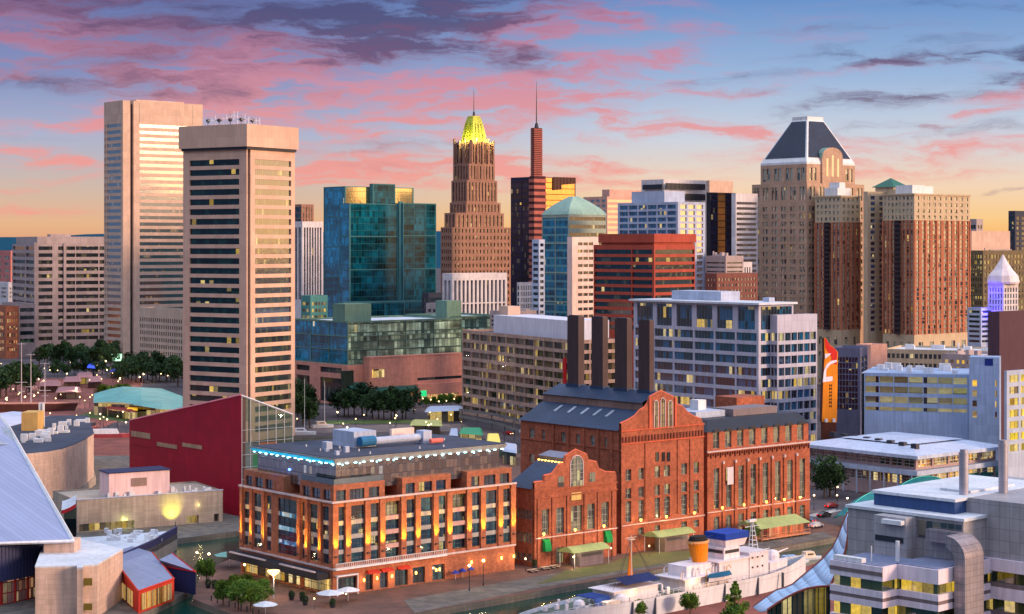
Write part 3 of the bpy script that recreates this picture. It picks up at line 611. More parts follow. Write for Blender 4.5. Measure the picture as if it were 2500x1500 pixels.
# copper domed glass building
def dome():
    b = Bld('domed_glass_building', 'teal glass office building with a pale green curved copper roof', 'building', 1388, 950)
    a, bb = b.r(1480), b.l(1323); T = b.z(524)
    full = [0] + [v for i in range(6) for v in (T * i / 6 + .6, T * (i + 1) / 6)][:-1] + [T - 1.5, T]
    zr = cells(0, T, 22, T / 22 * .45)
    b.block(0, 0, a, bb, 0, T, ([0, .8, a - .5, a], zr), (cells(0, bb, 2, None, (.4, .4), .96), full), .3, tagR='o')
    b.finish(wallmat('sage_panel', (150, 160, 146)), {None: G_BAND, 'o': G_OFF}, COPP, wname='window_band')
    m = MB(); prev = None; zt = b.z(478); N = 10
    for i in range(N + 1):
        f = i / N; s_ = 1 - .86 * f; zz = T + (zt - T) * f ** .72
        cx, cy = a * .5, bb * .5
        ring = [(cx - cx * 1.02 * s_, cy - cy * 1.02 * s_, zz), (cx + cx * 1.02 * s_, cy - cy * 1.02 * s_, zz), (cx + cx * 1.02 * s_, cy + cy * 1.02 * s_, zz), (cx - cx * 1.02 * s_, cy + cy * 1.02 * s_, zz)]
        if prev:
            for k in range(4): m.poly([prev[k], prev[(k + 1) % 4], ring[(k + 1) % 4], ring[k]])
        prev = ring
    m.poly(prev); m.build('dome_roof', COPP, b.root)
    simple('narrow_white_block', 'narrow white office slab pressed against the left of the domed glass building', 1316, 915, 1299, 1330, 585, 800, 14, 1, 1, WHTB, G_OFF, ROOFW, fr=.5, pp=6)
    simple('white_pier_office', 'pinkish white office slab with window bands between the domed building and the terracotta block', 1397, 860, 1385, 1462, 579, 800, 12, 3, 0, wallmat('pink_white_panel', (224, 196, 188)), G_OFF, ROOFW, fr=.42, fc=.85, pp=8, m=(3.6, 1))
dome()
# terracotta banded building
def terracotta():
    b = Bld('terracotta_office', 'terracotta red office block with dark window bands and a tall plain crown', 'building', 1597, 800, 48)
    a, bb = b.r(1697), b.l(1449); T = b.z(598); TT = b.z(571)
    rows = cells(b.z(800), b.z(606), 11, 3.0 * .62 / .62); zs = [0] + cells(b.z(812), b.z(606), 11, 2.0)[1:-1] + [T]
    c = 10.0                                                   # chamfer between the two long faces
    b.facade('R', 0, [0, .8, a - .5, a], zs, .7); b.facade('L', 0, [0, 1, b.l(1543), b.l(1541), bb - .5, bb], zs, .7)
    b.w.poly([(a, 0, 0), (a, bb, 0), (a, bb, T), (a, 0, T)]); b.w.poly([(a, bb, 0), (0, bb, 0), (0, bb, T), (a, bb, T)])
    b.w.poly([(0, 0, T), (a, 0, T), (a, bb, T), (0, bb, T)])
    m = MB(); m.box(-.4, -.4, T + 1.0, a + .3, b.l(1462), TT); m.box(.6, .6, T + .01, a - .6, b.l(1462) - 1, T + 1.0); m.build('crown', TERRA, b.root)
    b.finish(TERRA, G_DK, wname='window_band')
terracotta()
simple('pink_office', 'distant pinkish office block with banded windows behind the domed building', 1482, 1320, 1424, 1560, 480, 640, 12, 1, 4, wallmat('pink_concrete', (206, 160, 146)), G_TR, fr=.5, pp=4)
b = simple('pink_penthouse_block', 'plain pink block topping out above the distant pink office', 1488, 1400, 1470, 1570, 463, 500, 1, 0, 0, wallmat('pink_concrete', (0, 0, 0)), G_TR, pp=4)
# blue-white stepped tower and the louvred one behind it
def stepped():
    b = Bld('stepped_white_tower', 'stepped pale blue and white office tower behind the terracotta block', 'skyscraper', 1655, 900)
    a, bb = b.r(1722), b.l(1508); T = b.z(493)
    zs = [0] + cells(b.z(760), b.z(497), 17, 2.0)[1:-1] + [T]
    b.block(0, 0, a, bb, 0, T, (cells(0, a, 3, None, (1, 1), .75), zs), (cells(0, bb, 6, None, (1, 1), .88), zs), .5, tagR='r')
    x0 = 3.0; b.block(x0, b.l(1622, x0), a - 2, b.l(1542, x0), T - .9, b.z(466, x0, 8), None, None)
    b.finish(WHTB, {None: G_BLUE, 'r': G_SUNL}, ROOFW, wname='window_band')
    simple('louvred_white_tower', 'tall white tower with dark vertical louvres along its top', 1620, 1020, 1566, 1724, 438, 700, 10, 2, 1, WHT, G_TR, ROOFW, fr=.5, fc=.9, pp=64)
    c = Bld('louvre_crown', 'row of dark vertical louvres on the top floors of the white tower', 'louvres', 1622, 1018)
    c.root.name = 'roof_louvres'; m = MB()
    n = 30; x0, x1 = c.r(1626), c.r(1722)
    for i in range(n):
        x = x0 + (x1 - x0) * i / n; m.box(x, -.5, c.z(462), x + (x1 - x0) / n * .55, .4, c.z(447))
    for i in range(n // 2, n):
        x = x0 + (x1 - x0) * i / n; m.box(x, -.5, c.z(488), x + (x1 - x0) / n * .55, .4, c.z(472))
    y0, y1 = c.l(1618), c.l(1570); m.box(-.4, y0, c.z(462), .3, y1, c.z(450))
    m.build('louvre', DARKM, c.root)
    simple('beige_core_block', 'plain beige block rising behind the white louvred tower', 1732, 1100, 1722, 1790, 441, 470, 1, 0, 0, CONC, G_DK)
    d = Bld('black_gold_tower', 'black glass tower with a strip of gold mirror glass behind the stepped white tower', 'skyscraper', 1733, 1040)
    a, bb = d.r(1800), d.l(1725); T = d.z(470)
    d.block(0, 0, a, bb, 0, T, ([0, .5, d.r(1752), d.r(1752.5), d.r(1772), d.r(1772.6), a - .3, a], [0, 2, T - .5, T]), None, .3, keepR=lambda i, j: True, tagR='x')
    d.panes = [(s_, o, u0, u1, z0, z1, 'g' if abs(u0 - d.r(1752.5)) < .6 else 'k') for (s_, o, u0, u1, z0, z1, t) in d.panes]
    d.finish(DARKM, {'g': G_GOLD, 'k': G_NAVY, None: G_NAVY}, ROOFD, wname='curtain_wall_bay')
    simple('golden_banded_tower', 'white banded office tower catching golden light left of the pyramid roofed tower', 1796, 1000, 1786, 1850, 472, 720, 18, 1, 0, WHT, G_TR, ROOFW, fr=.5, pp=18)
    simple('low_beige_block', 'low beige office block with soft window bands below the black and gold tower', 1772, 900, 1722, 1815, 625, 680, 4, 1, 1, CONC2, G_OFF, ROOFW, fr=.35, pp=12)
    simple('brown_brick_block', 'low brown brick block with small square windows left of the pyramid roofed tower', 1750, 860, 1722, 1850, 668, 760, 6, 12, 3, wallmat('brown_brick', (120, 74, 66)), G_HOME, ROOFD, fc=.5, pp=8)
    simple('white_fin_block', 'slim white block with upright windows beside the pyramid roofed tower', 1802, 950, 1796, 1836, 640, 760, 4, 5, 0, WHT, G_DK, ROOFW, fr=.8, fc=.5)
stepped()
# pyramid tower
def pyramid():
    b = Bld('pyramid_roof_tower', 'tan stone tower with a steep dark blue and white pyramid roof', 'skyscraper', 1970, 1000)
    a, bb = b.r(2110), b.l(1836)
    T2 = b.z(447); c0 = .0
    x0, y0 = 1.6, 1.6
    T1 = b.z(400, x0, y0); a1, b1 = b.r(2087, y0), b.l(1857, x0)
    low = b.z(780)
    zs = [0] + cells(low, b.z(500), 15, 2.5)[1:-1] + [T2 - 9, T2 - 2, T2]
    def pair(L, n):
        r = [0]
        for i in range(n):
            c = L * (i + .5) / n; w = L / n * .26; r += [c - w * 1.15, c - w * .15, c + w * .15, c + w * 1.15]
        return r + [L]
    # the last opening row is a taller one
    b.block(0, 0, a, bb, 0, T2, (pair(a, 6), zs), (pair(bb, 6), zs), .5)
    b.block(x0, y0, a1, b1, T2 - .9, T1, ([x0] + [v + x0 for v in pair(a1 - x0, 4)[1:-1]] + [a1], [T2 - .9, T2 + 1.5, T1 - 2, T1]), ([y0] + [v + y0 for v in pair(b1 - y0, 4)[1:-1]] + [b1], [T2 - .9, T2 + 1.5, T1 - 2, T1]), .5, par=.3)
    Z = b.z(285, a1 / 2, b1 / 2)
    def sq(e, m_=0): return [(x0 + e, y0 + e * (b1 - y0) / (a1 - x0)), (a1 - e, y0 + e * (b1 - y0) / (a1 - x0)), (a1 - e, b1 - e * (b1 - y0) / (a1 - x0)), (x0 + e, b1 - e * (b1 - y0) / (a1 - x0))]
    tx0, tx1 = b.r(1968, 0) + 10.3, 0
    hw = (a1 - x0) / 2; fl = .335
    m = MB(); b0 = sq(-.6); b1_ = sq(hw * .10); t1 = sq(hw * (1 - fl) * .96); t0 = sq(hw * (1 - fl))
    m.prism(sq(0), T1, T1 + 1.2); zb = T1 + 1.2
    m.prism(sq(.05), zb, Z - 2.2, 0, sq(hw * (1 - fl))); m.prism(sq(hw * (1 - fl) + .1), Z - 2.2, Z - .4); m.build('pyramid_frame', WMET, b.root)
    # dark roof panels set just proud of each sloping side
    A = [Vector((p[0], p[1], zb)) for p in sq(.05)]; Tq = [Vector((p[0], p[1], Z - 2.2)) for p in sq(hw * (1 - fl))]
    for k in range(4):
        p, q, r_, s_ = A[k], A[(k + 1) % 4], Tq[(k + 1) % 4], Tq[k]
        n = (q - p).cross(s_ - p).normalized() * .25
        def bi(u, v): return (p.lerp(q, u)).lerp(s_.lerp(r_, u), v)
        m = MB(); lo, hi = .10, .96; e0, e1 = .035, .08
        c = [bi(e0, lo), bi(1 - e0, lo), bi(1 - e1, hi), bi(e1, hi)]
        for i in range(4): m.poly([c[i], c[(i + 1) % 4], c[(i + 1) % 4] + n, c[i] + n])
        m.poly([v + n for v in c]); m.build('roof_panel', wallmat('slate_blue_roof', (38, 48, 72), .15, rough=.45, joint=(2.2, 1.2), mortar=.8), b.root)
    # arched stone dormer on the right-hand side
    dx0, dx1 = b.r(2006, y0 - .5), b.r(2056, y0 - .5); zt = b.z(385, dx0, 0); zp = b.z(359, dx0, 0)
    m = MB(); cxm = (dx0 + dx1) / 2; yy0, yy1 = y0 - 1.0, y0 + 11
    prof = [(dx0, T2 - .5), (dx1, T2 - .5), (dx1, zt)] + [(cxm + (dx1 - cxm) * math.cos(t), zt + (zp - zt) * math.sin(t) ** .8) for t in [math.pi * i / 8 for i in range(1, 8)]] + [(dx0, zt)]
    n = len(prof)
    m.poly([(p[0], yy0, p[1]) for p in prof]); m.poly([(p[0], yy1, p[1]) for p in reversed(prof)])
    for i in range(n): p, q = prof[i], prof[(i + 1) % n]; m.poly([(p[0], yy0, p[1]), (p[0], yy1, p[1]), (q[0], yy1, q[1]), (q[0], yy0, q[1])], 1 if 2 <= i < n - 1 else 0)
    dm = m.build('dormer', [TANS, COPP], b.root)
    for i in range(3):
        w_ = MB(); x = dx0 + (dx1 - dx0) * (.24 + .26 * i); w_.box(x - .9, yy0 - .06, T2 + 4, x + .9, yy0 - .01, zt + (1.5 if i == 1 else -.3)); w_.build('window', G_TR, dm)
    b.finish(TANS, G_HOME, ROOFW, limit=100)
pyramid()
# twin brick apartment towers
def brick_towers():
    def tw(label, px, Y, L, Rr, top, low, nR, nL, nr, sk=0, group='red brick apartment towers'):
        b = Bld('brick_apartment_tower', label, 'skyscraper', px, Y, 40, group)
        a, bb = b.r(Rr), b.l(L); T = b.z(top); zc = b.z(top + 62); zb = b.z(low)
        rows = cells(zb, zc, nr, 2.0)
        def bays(Ln, n): return cells(0, Ln, n * 2, None, (.5, .5), .5)
        for side, off, Ln, n in (('R', 0, a, nR), ('L', 0, bb, nL)):
            us = bays(Ln, n)
            b.facade(side, off, us, [zb] + rows[1:-1] + [zc], .4)
        t2 = MB(); t3 = MB(); b2 = b.w; b.w = t2               # tan stone base and top
        for side, Ln, n in (('R', a, nR), ('L', bb, nL)):
            b.facade(side, 0, bays(Ln, n), cells(zc + .01, T, 4, 1.9), .4)
            b.facade(side, 0, cells(0, Ln, n, None, (1, 1), .4), [0, 1, zb - 12, zb - 8, zb - 4, zb - .01], .4, w=t3)
        t2.box(0, 0, zc, a, bb, T, skip='bRL'); t2.box(-.5, -.5, T, a + .5, bb + .5, T + .8)
        b.w = b2; t2.build('top_storeys', wallmat('pale_tan_stone', (190, 168, 140), .08), b.root); t3.box(0, 0, 0, a, bb, zb, skip='btRL'); t3.build('stone_base', wallmat('pale_tan_stone', (0, 0, 0)), b.root)
        b.w.box(0, 0, zb, a, bb, zc, skip='btRL')
        f = MB()                                               # projecting piers and balcony stacks
        for Ln, n, side in ((a, nR, 'R'), (bb, nL, 'L')):
            for i in range(n + 1):
                c = Ln * i / n; u0, u1 = max(-.1, c - .5), min(Ln + .1, c + .5)
                if side == 'R': f.box(u0, -.4, zb, u1, -.005, zc)
                else: f.box(-.4, u0, zb, -.005, u1, zc)
        f.each('brick_pier', wallmat('pier_brick_far', (192, 122, 90), .1, joint=(2, 1.0), mortar=.85), b.root)
        for Ln, n, side in ((bb, nL, 'L'),):
            c = Ln * .5 if n > 2 else Ln * .6; g = MB()
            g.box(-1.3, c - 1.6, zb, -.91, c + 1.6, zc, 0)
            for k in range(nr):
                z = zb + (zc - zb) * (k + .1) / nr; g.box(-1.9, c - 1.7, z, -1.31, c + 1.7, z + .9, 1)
            g.build('balcony_stack', [wallmat('balcony_dark_strip', (22, 22, 34), rough=.3), wallmat('balcony_rail', (70, 50, 60))], b.root)  # plain dark strip behind the balcony rails
        b.finish(BRICKF, G_HOME, ROOFW, limit=100)
        return b, a, bb, T
    b, a, bb, T = tw('left-hand red brick apartment tower with tan top floors beside the pyramid roofed tower', 2053, 985, 1990, 2100, 481, 806, 2, 3, 24)
    m = MB(); m.box(2, 4, T + .8, a - 3, bb - 5, T + 5); m.box(a * .3, 5, T + 5, a * .6, 12, T + 8); m.build('roof_plant', WMET, b.root)
    simple('stone_link_block', 'tan stone bay with blue windows linking the two red brick apartment towers', 2118, 978, 2108, 2165, 468, 812, 24, 2, 0, wallmat('pale_tan_stone', (0, 0, 0)), G_BLUE, fr=.62, fc=.5, pp=8)
    b, a, bb, T = tw('right-hand red brick apartment tower lit orange on its right face', 2232, 960, 2155, 2368, 476, 818, 5, 4, 24)
    m = MB(); m.box(a * .05, 3, T + .8, a * .28, 14, b.z(452, 3, 3)); m.box(a * .3, 6, T + .8, a * .5, 18, T + 5); m.build('roof_plant', WMET, b.root)
    # green pyramid roof pavilion on the roof of the link
    p = Bld('roof_pavilion', 'cream rooftop pavilion with a green pyramid roof above the brick towers', 'pavilion', 2181, 985)
    a, bb = p.r(2213), p.l(2137); z0, z1, z2 = p.z(486), p.z(457), p.z(434)
    m = MB(); m.box(0, 0, z0, a, bb, z1); m.build('wall', wallmat('cream_stone', (214, 190, 160)), p.root)
    m = MB(); cx, cy = a / 2, bb / 2; m.prism([(-1.5, -1.5), (a + 1.5, -1.5), (a + 1.5, bb + 1.5), (-1.5, bb + 1.5)], z1, z2, 0, [(cx - .1, cy - .1), (cx + .1, cy - .1), (cx + .1, cy + .1), (cx - .1, cy + .1)]); m.build('roof', wallmat('dark_green_roof', (20, 96, 80), rough=.5), p.root)
brick_towers()
# far right group
simple('lit_hotel', 'wide distant block with rows of glowing yellow windows right of the brick towers', 2400, 1200, 2360, 2640, 612, 790, 12, 30, 6, wallmat('olive_stone', (110, 96, 72)), glassmat('yellow_lit_rooms', (50, 46, 26), 1.0, 3.0, lit=.35, blindp=.3, strength=.9), ROOFD, fr=.6, fc=.6, pp=8)
simple('dark_far_tower', 'dark slim tower cut by the right edge of the view', 2478, 1600, 2462, 2580, 515, 700, 14, 8, 1, wallmat('dark_stone', (60, 62, 76)), G_OFF, ROOFD, fr=.6, pp=12)
simple('beige_far_block', 'plain beige block catching the light right of the brick towers', 2372, 1500, 2366, 2466, 564, 620, 1, 0, 0, CONC, G_OFF)
simple('blue_roof_far_block', 'small distant block with a blue roof right of the brick towers', 2384, 1560, 2366, 2400, 535, 620, 4, 2, 1, CONC2, G_OFF, wallmat('blue_roof', (40, 80, 130)))
simple('maroon_block', 'plain dark maroon block at the right edge with few windows', 2440, 640, 2412, 2700, 762, 900, 1, 0, 0, wallmat('maroon_panel', (84, 56, 66), .06), G_OFF, ROOFD)
simple('striped_garage', 'grey striped parking block left of the dark maroon block', 2395, 900, 2362, 2440, 752, 840, 7, 1, 1, WHTB, G_DK, ROOFD, fr=.5, pp=4)
def blue_tower():
    b = Bld('conical_top_tower', 'small white tower with a cone top floodlit blue-violet at far right', 'tower', 2450, 900)
    a, bb = b.r(2486), b.l(2412); T = b.z(694); low = b.z(775)
    b.block(0, 0, a, bb, 0, T, (cells(0, a, 5, None, (.5, .5), .5), [0] + cells(low, T - 1.5, 5, 2.2)[1:-1] + [T]), (cells(0, bb, 5, None, (.5, .5), .5), [0] + cells(low, T - 1.5, 5, 2.2)[1:-1] + [T]), .5)
    b.finish(WHT, G_OFF, ROOFW)
    m = MB(); cx, cy = a / 2, bb / 2; r0 = a * .62
    m.rev(cx, cy, [(r0, T), (r0 * 1.05, T + 1), (r0 * .95, T + 4), (r0 * .62, b.z(660)), (r0 * .28, b.z(640)), (.05, b.z(621))], 12)
    m.build('cone_roof', wallmat('pale_cone_roof', (226, 210, 216), rough=.5), b.root)
    for y in (bb * .15, bb * .5, bb * .85): lamp((-3.2, y, low + 2), (.07, .04, 1), 1700, b.root, .5); lamp((-3.2, y, T - 3), (.07, .04, 1), 1300, b.root, .5)
blue_tower()
# distant hills
def hills():
    def ridge(Y, amp, base, name, seed, col):
        random.seed(seed); m = MB(); n = 90; xs = [(-.5 + i / n) * Y * 1.3 for i in range(n + 1)]
        ph = [random.uniform(0, 6.3) for _ in range(6)]
        hs = [base + amp * sum(math.sin(x / Y * f + p) / (k + 1) for k, (f, p) in enumerate(zip((7, 15, 33, 71, 140, 290), ph))) for x in xs]
        for i in range(n):
            x0, x1 = xs[i], xs[i + 1]; h0, h1 = hs[i], hs[i + 1]
            for (d0, k0), (d1, k1) in zip(((-900, 0), (-500, .6), (0, 1)), ((-500, .6), (0, 1), (700, 0))):
                m.poly([(x0, Y + d0, h0 * k0 - 1), (x1, Y + d0, h1 * k0 - 1), (x1, Y + d1, h1 * k1 - 1), (x0, Y + d1, h0 * k1 - 1)])
        o = m.build(name, wallmat(name + '_haze_blue_forest', col, .2, rough=1, spec=0), None); o['kind'] = 'structure'  # distance haze is painted into the bluish hill colour
    ridge(9000, 13, 128, 'hills', 3, (34, 74, 96)); ridge(7000, 10, 66, 'hills', 8, (34, 66, 80))
hills()
# ---------------------------------------------------------------- ground, water
def ground_mat(name, c1, c2, scale, rough=.85, tile=None):
    m = bpy.data.materials.new(name); m.use_nodes = True; N = NT(m.node_tree)
    g = N.a('ShaderNodeNewGeometry').outputs['Position']
    n1 = N.a('ShaderNodeTexNoise', {'Vector': g, 'Scale': scale, 'Detail': 7.0, 'Roughness': .65}).outputs[0]
    c = N.mix(N.ss(n1, .35, .65), lin(c1), lin(c2))
    if tile:
        rot = N.a('ShaderNodeMapping', {0: g, 2: (0, 0, R(-40))}).outputs[0]
        b = N.a('ShaderNodeTexBrick', {'Vector': rot, 'Color1': (1, 1, 1, 1), 'Color2': (.75, .75, .75, 1), 'Mortar': (.6, .6, .6, 1), 'Scale': 1.0, 'Mortar Size': .03, 'Brick Width': tile[0], 'Row Height': tile[1]}).outputs[0]
        c = N.mix(.8, c, b, 'MULTIPLY')
    p = N.a('ShaderNodeBsdfPrincipled', {'Base Color': c, 'Roughness': rough, 'Specular IOR Level': .3})
    N.link(p.outputs[0], N.a('ShaderNodeOutputMaterial').inputs[0]); return m
ASPH = ground_mat('asphalt', (62, 58, 66), (92, 82, 86), .04)
PLAZA = ground_mat('plaza_paving', (120, 84, 74), (92, 70, 66), .15, tile=(2.4, 1.2))
BRKP = ground_mat('brick_promenade', (150, 84, 74), (116, 66, 60), .1, tile=(2, 1))
CITY = ground_mat('city_ground_surface', (84, 70, 74), (56, 52, 60), .02)
DOCKC = ground_mat('dock_concrete', (120, 112, 104), (88, 86, 86), .3, tile=(5, 5))
OLIVE_LIT = ground_mat('olive_lit_paving', (92, 96, 54), (110, 100, 60), .2)  # paving colour with yellow-green lamplight painted in
STONEQ = wallmat('quay_stone', (118, 112, 104), .25, joint=(2.2, .8), mortar=.6)
def water_mat(name, col, rip=.35):
    m = bpy.data.materials.new(name); m.use_nodes = True; N = NT(m.node_tree)
    g = N.a('ShaderNodeNewGeometry').outputs['Position']
    n1 = N.a('ShaderNodeTexNoise', {'Vector': g, 'Scale': .9, 'Detail': 4.0, 'Roughness': .6}).outputs[0]
    n2 = N.a('ShaderNodeTexNoise', {'Vector': g, 'Scale': .12, 'Detail': 3.0}).outputs[0]
    bp = N.a('ShaderNodeBump', {'Height': N.m('ADD', n1, n2), 'Strength': rip, 'Distance': .25})
    p = N.a('ShaderNodeBsdfPrincipled', {'Base Color': lin(col), 'Roughness': .06, 'IOR': 1.33, 'Specular IOR Level': .7, 'Normal': bp.outputs[0]})
    N.link(p.outputs[0], N.a('ShaderNodeOutputMaterial').inputs[0]); return m
def land(name, pts, z, mat, z0=-3.5, side=None):
    m = MB(); a = sum(pts[i][0] * pts[(i + 1) % len(pts)][1] - pts[(i + 1) % len(pts)][0] * pts[i][1] for i in range(len(pts)))
    if a < 0: pts = pts[::-1]
    m.prism([(p[0], p[1]) for p in pts], z0, z, 1, mt=0)
    o = m.build(name, [mat, side or STONEQ]); o['kind'] = 'structure'; return o
def G(*pp): return [gp(*p)[:2] for p in pp]
m = MB(); m.poly([(-3000, 100, -1.4), (3000, 100, -1.4), (3000, 1400, -1.4), (-3000, 1400, -1.4)])
o = m.build('harbor_water', water_mat('harbor_water_surface', (8, 60, 50))); o['kind'] = 'structure'
# the city behind
E1, E2 = gp(1130, 1066), gp(1240, 1100)
city = [(-6000, 733), (E1[0], E1[1]), (E2[0], E2[1]), (160, 640), (300, 520), (2600, 520), (9000, 1000), (9000, 12000), (-9000, 12000)]
land('ground', city, 0, CITY)
# pier with the brick buildings
PQ = G((1005, 1500), (2045, 1311))
d = (Vector(PQ[1]) - Vector(PQ[0])).normalized()
p4 = [tuple(Vector(PQ[0]) - d * 45), tuple(Vector(PQ[1]) + d * 40), (170, 660), (20, 690), (-2, 660)] + G((588, 1345), (560, 1366), (492, 1396), (470, 1462), (565, 1500))
land('pier_pavement', p4, .03, PLAZA)
# pier of the aquarium on the left
p3 = G((590, 1296), (433, 1316)) + G((424, 1344), (462, 1400), (476, 1425), (466, 1441), (345, 1500)) + [(-75, 340), (-220, 340), (-260, 700), (-75, 700), (-58, 560)]
land('pier_pavement', p3, .02, DOCKC)
# pier of the science building on the right
q0, q1 = gp(1560, 1500), gp(2100, 1345)
p5 = [(q0[0], q0[1]), (q1[0], q1[1]), (160, 480), (300, 480), (300, 330), (0, 330)]
land('pier_pavement', p5, .01, BRKP)
# street strips on the pier; the lawn paints olive lamplight on the paving
def strip(name, pts, z, mat, z0=None):
    m = MB(); m.prism([(p[0], p[1]) for p in pts], z - .12 if z0 is None else z0, z); o = m.build(name, mat); o['kind'] = 'structure'; return o
W2 = lambda x, y: (gp(x, y)[0], gp(x, y)[1])
strip('quay_walk', [W2(1012, 1497.5), W2(1300, 1439.5), W2(2035, 1312), W2(2010, 1299), W2(1300, 1410), W2(985, 1466)], .07, DOCKC, .035)
strip('lawn', [W2(1310, 1428), W2(1500, 1397), W2(1700, 1363), W2(1700, 1346), W2(1560, 1352), W2(1480, 1378), W2(1380, 1395)], .12, OLIVE_LIT, .075)
strip('street', [W2(1960, 1260), W2(2100, 1300), W2(2100, 1200), W2(1965, 1190)], .06, ASPH, .035)
land('promenade', [(-420, 640), (-110, 660), (-112, 732), (-420, 732)], .04, BRKP)
m = MB(); m.prism(G((350, 925), (20, 925), (-200, 960), (-200, 1075), (180, 1075), (330, 1010)), .0, .05); o = m.build('promenade', BRKP); o['kind'] = 'structure'
m = MB(); m.prism(G((690, 860), (0, 860), (0, 915), (440, 915)), .0, .05); o = m.build('road', ASPH); o['kind'] = 'structure'
# ---------------------------------------------------------------- middle distance
PINKC = wallmat('pink_precast', (206, 140, 124), .06, joint=(2.4, 1.2), mortar=.9)
G_PARK = glassmat('cluttered_office_glass', (44, 46, 40), 1.5, 4.1, lit=.17, blindp=.45, blind=(120, 104, 78), strength=.9, refl=.10)
G_SHOP = glassmat('shop_glass', (60, 50, 20), 1.6, 3.2, lit=.8, blindp=.1, strength=1.4, litcol=(255, 190, 40), refl=.1)
G_GAR = glassmat('garage_interior', (128, 126, 96), 5.0, 3.3, lit=.85, blindp=.6, blind=(132, 130, 104), strength=.32, litcol=(230, 225, 130), refl=.03)
def mall():
    b = Bld('glass_mall', 'long teal and pale green glass mall with a pink stone base and rooftop boxes', 'building', 849, 865)
    a, bb = b.r(1128), b.l(715); z0, T = b.z(892), b.z(785)
    def rows(z0, z1): h = (z1 - z0); return [z0, z0 + .4, z0 + h * .33, z0 + h * .345, z0 + h * .64, z0 + h * .66, z1 - .8, z1]
    b.block(0, 0, a, bb, z0, T, (cells(0, a, 4, None, (.3, .3), .985), rows(z0, T)), (cells(0, bb, 3, None, (.3, .3), .985), rows(z0, T)), .3, tagR='g', tagL='t')
    a2 = b.r(1206, 14); b.block(a + .02, 9, a2, bb, 0, T + .5, ([a + .02, a + .3, a2 - .3, a2], [0, z0, z0 + 8, z0 + 8.4, T - .3, T + .5]), None, .3, tagR='g')
    for p0, p1, yt, dy in ((812, 906, 743, 7), (1063, 1126, 735, 9)):
        pc = 842 if p0 < 900 else 1091
        # corner column of each rooftop box
        x = 2.0 if p0 < 900 else b.r(pc, dy); y = b.l(pc, x) if p0 < 900 else dy
        x1 = b.r(p1, y); y1 = b.l(p0, x); b.w.box(x, y, T - .9, x1, y1, b.z(yt, x, y))
    b.finish(wallmat('sage_glass_frame', (96, 126, 112)), {None: G_TEAL, 'g': G_GRN, 't': G_TEAL}, ROOFW, wname='curtain_wall_bay')
    m = MB(); s_ = b.w; b.w = m
    b.facade('L', -1.0, [-1, b.l(838), b.l(786), b.l(760), b.l(728), bb], [0, 1, z0 - 6.5, z0 - 1.6 - 2.6, z0 - 1.6, z0], .5)
    m.box(-1, -1, 0, a + 1, bb, z0 - .02, skip='bL')
    # projecting pink box on the right-hand face
    x0 = b.r(902, -6); x1 = b.r(1128, -6); zt = b.z(875, x0, -6); zb = b.z(964, x0, -6)
    sl = b.r(1019, -6); zs0, zs1 = b.z(930, sl, -6), b.z(923, sl, -6)
    b.facade('R', -6, [x0, b.r(908, -6), b.r(940, -6), sl, x1 - .2, x1], [zb, zs0, zs1, b.z(925, x0, -6) + .3, b.z(903, x0, -6), zt], .6, keep=lambda i, j: (i, j) in ((1, 0), (0, 1)))
    m.box(x0, -6, zb, x1, -1.01, zt, skip='R'); m.box(x0 - .2, -6.2, zt, x1 + .2, -1, zt + .5)
    xc = b.r(1019, -8); m.box(xc, -8.5, 0, xc + 1.4, -7, zb + 2); m.box(xc, -8.5, zb - 1.5, b.r(1126, -8), -6.02, zb + 3.6)
    b.w = s_
    panes, b.panes = b.panes, []
    n0 = len(panes); m.build('stone_base', PINKC, b.root)
    for (side, off, u0, u1, zz0, zz1, tg) in panes[-8:]:
        q = MB()
        if zz0 < z0 - .5 and side == 'L' and off < 0: q.box(off, u0, zz0, off + .1, u1, zz1); q.build('window', G_DK, b.root)
        elif side == 'R' and off < -3: q.box(u0, off - .1, zz0, u1, off, zz1); q.build('window', G_SHOP if u0 < sl - 1 else G_DK, b.root)
    # entrance atrium, canopy and shops
    q = MB(); q.box(b.r(838, -3), -3.5, 0, b.r(862, -3), -1.05, b.z(905, 0, -3)); q.build('atrium', wallmat('dark_green_glass', (10, 52, 46), rough=.15, spec=1), b.root)
    q = MB(); x0, x1 = b.r(862, -7), b.r(1017, -7); zc = b.z(958, x0, -7)
    q.poly([(x0, -1.2, zc + 4), (x1, -1.2, zc + 4), (x1, -9, zc), (x0, -9, zc)]); q.poly([(x0, -9, zc), (x1, -9, zc), (x1, -9, zc - .7), (x0, -9, zc - .7)]); q.poly([(x0, -1.2, zc + 3.7), (x0, -9, zc - .7), (x1, -9, zc - .7), (x1, -1.2, zc + 3.7)]); q.build('canopy', wallmat('dark_teal_canopy', (10, 84, 74), rough=.3), b.root)
    q = MB(); q.box(b.r(905, -2), -2.2, .3, b.r(1120, -2), -1.1, 4.6); q.build('shop_front', glassmat('autumn_shop_glass', (70, 40, 14), .8, 2.2, lit=.75, strength=1.2, litcol=(255, 150, 20), refl=.05), b.root)
    q = MB(); q.box(b.r(1027, -9), -9.2, 2.8, b.r(1041, -9), -9, 5.6); q.build('shop_sign', emis('green_sign', (0, 200, 120), .9), b.root)
mall()
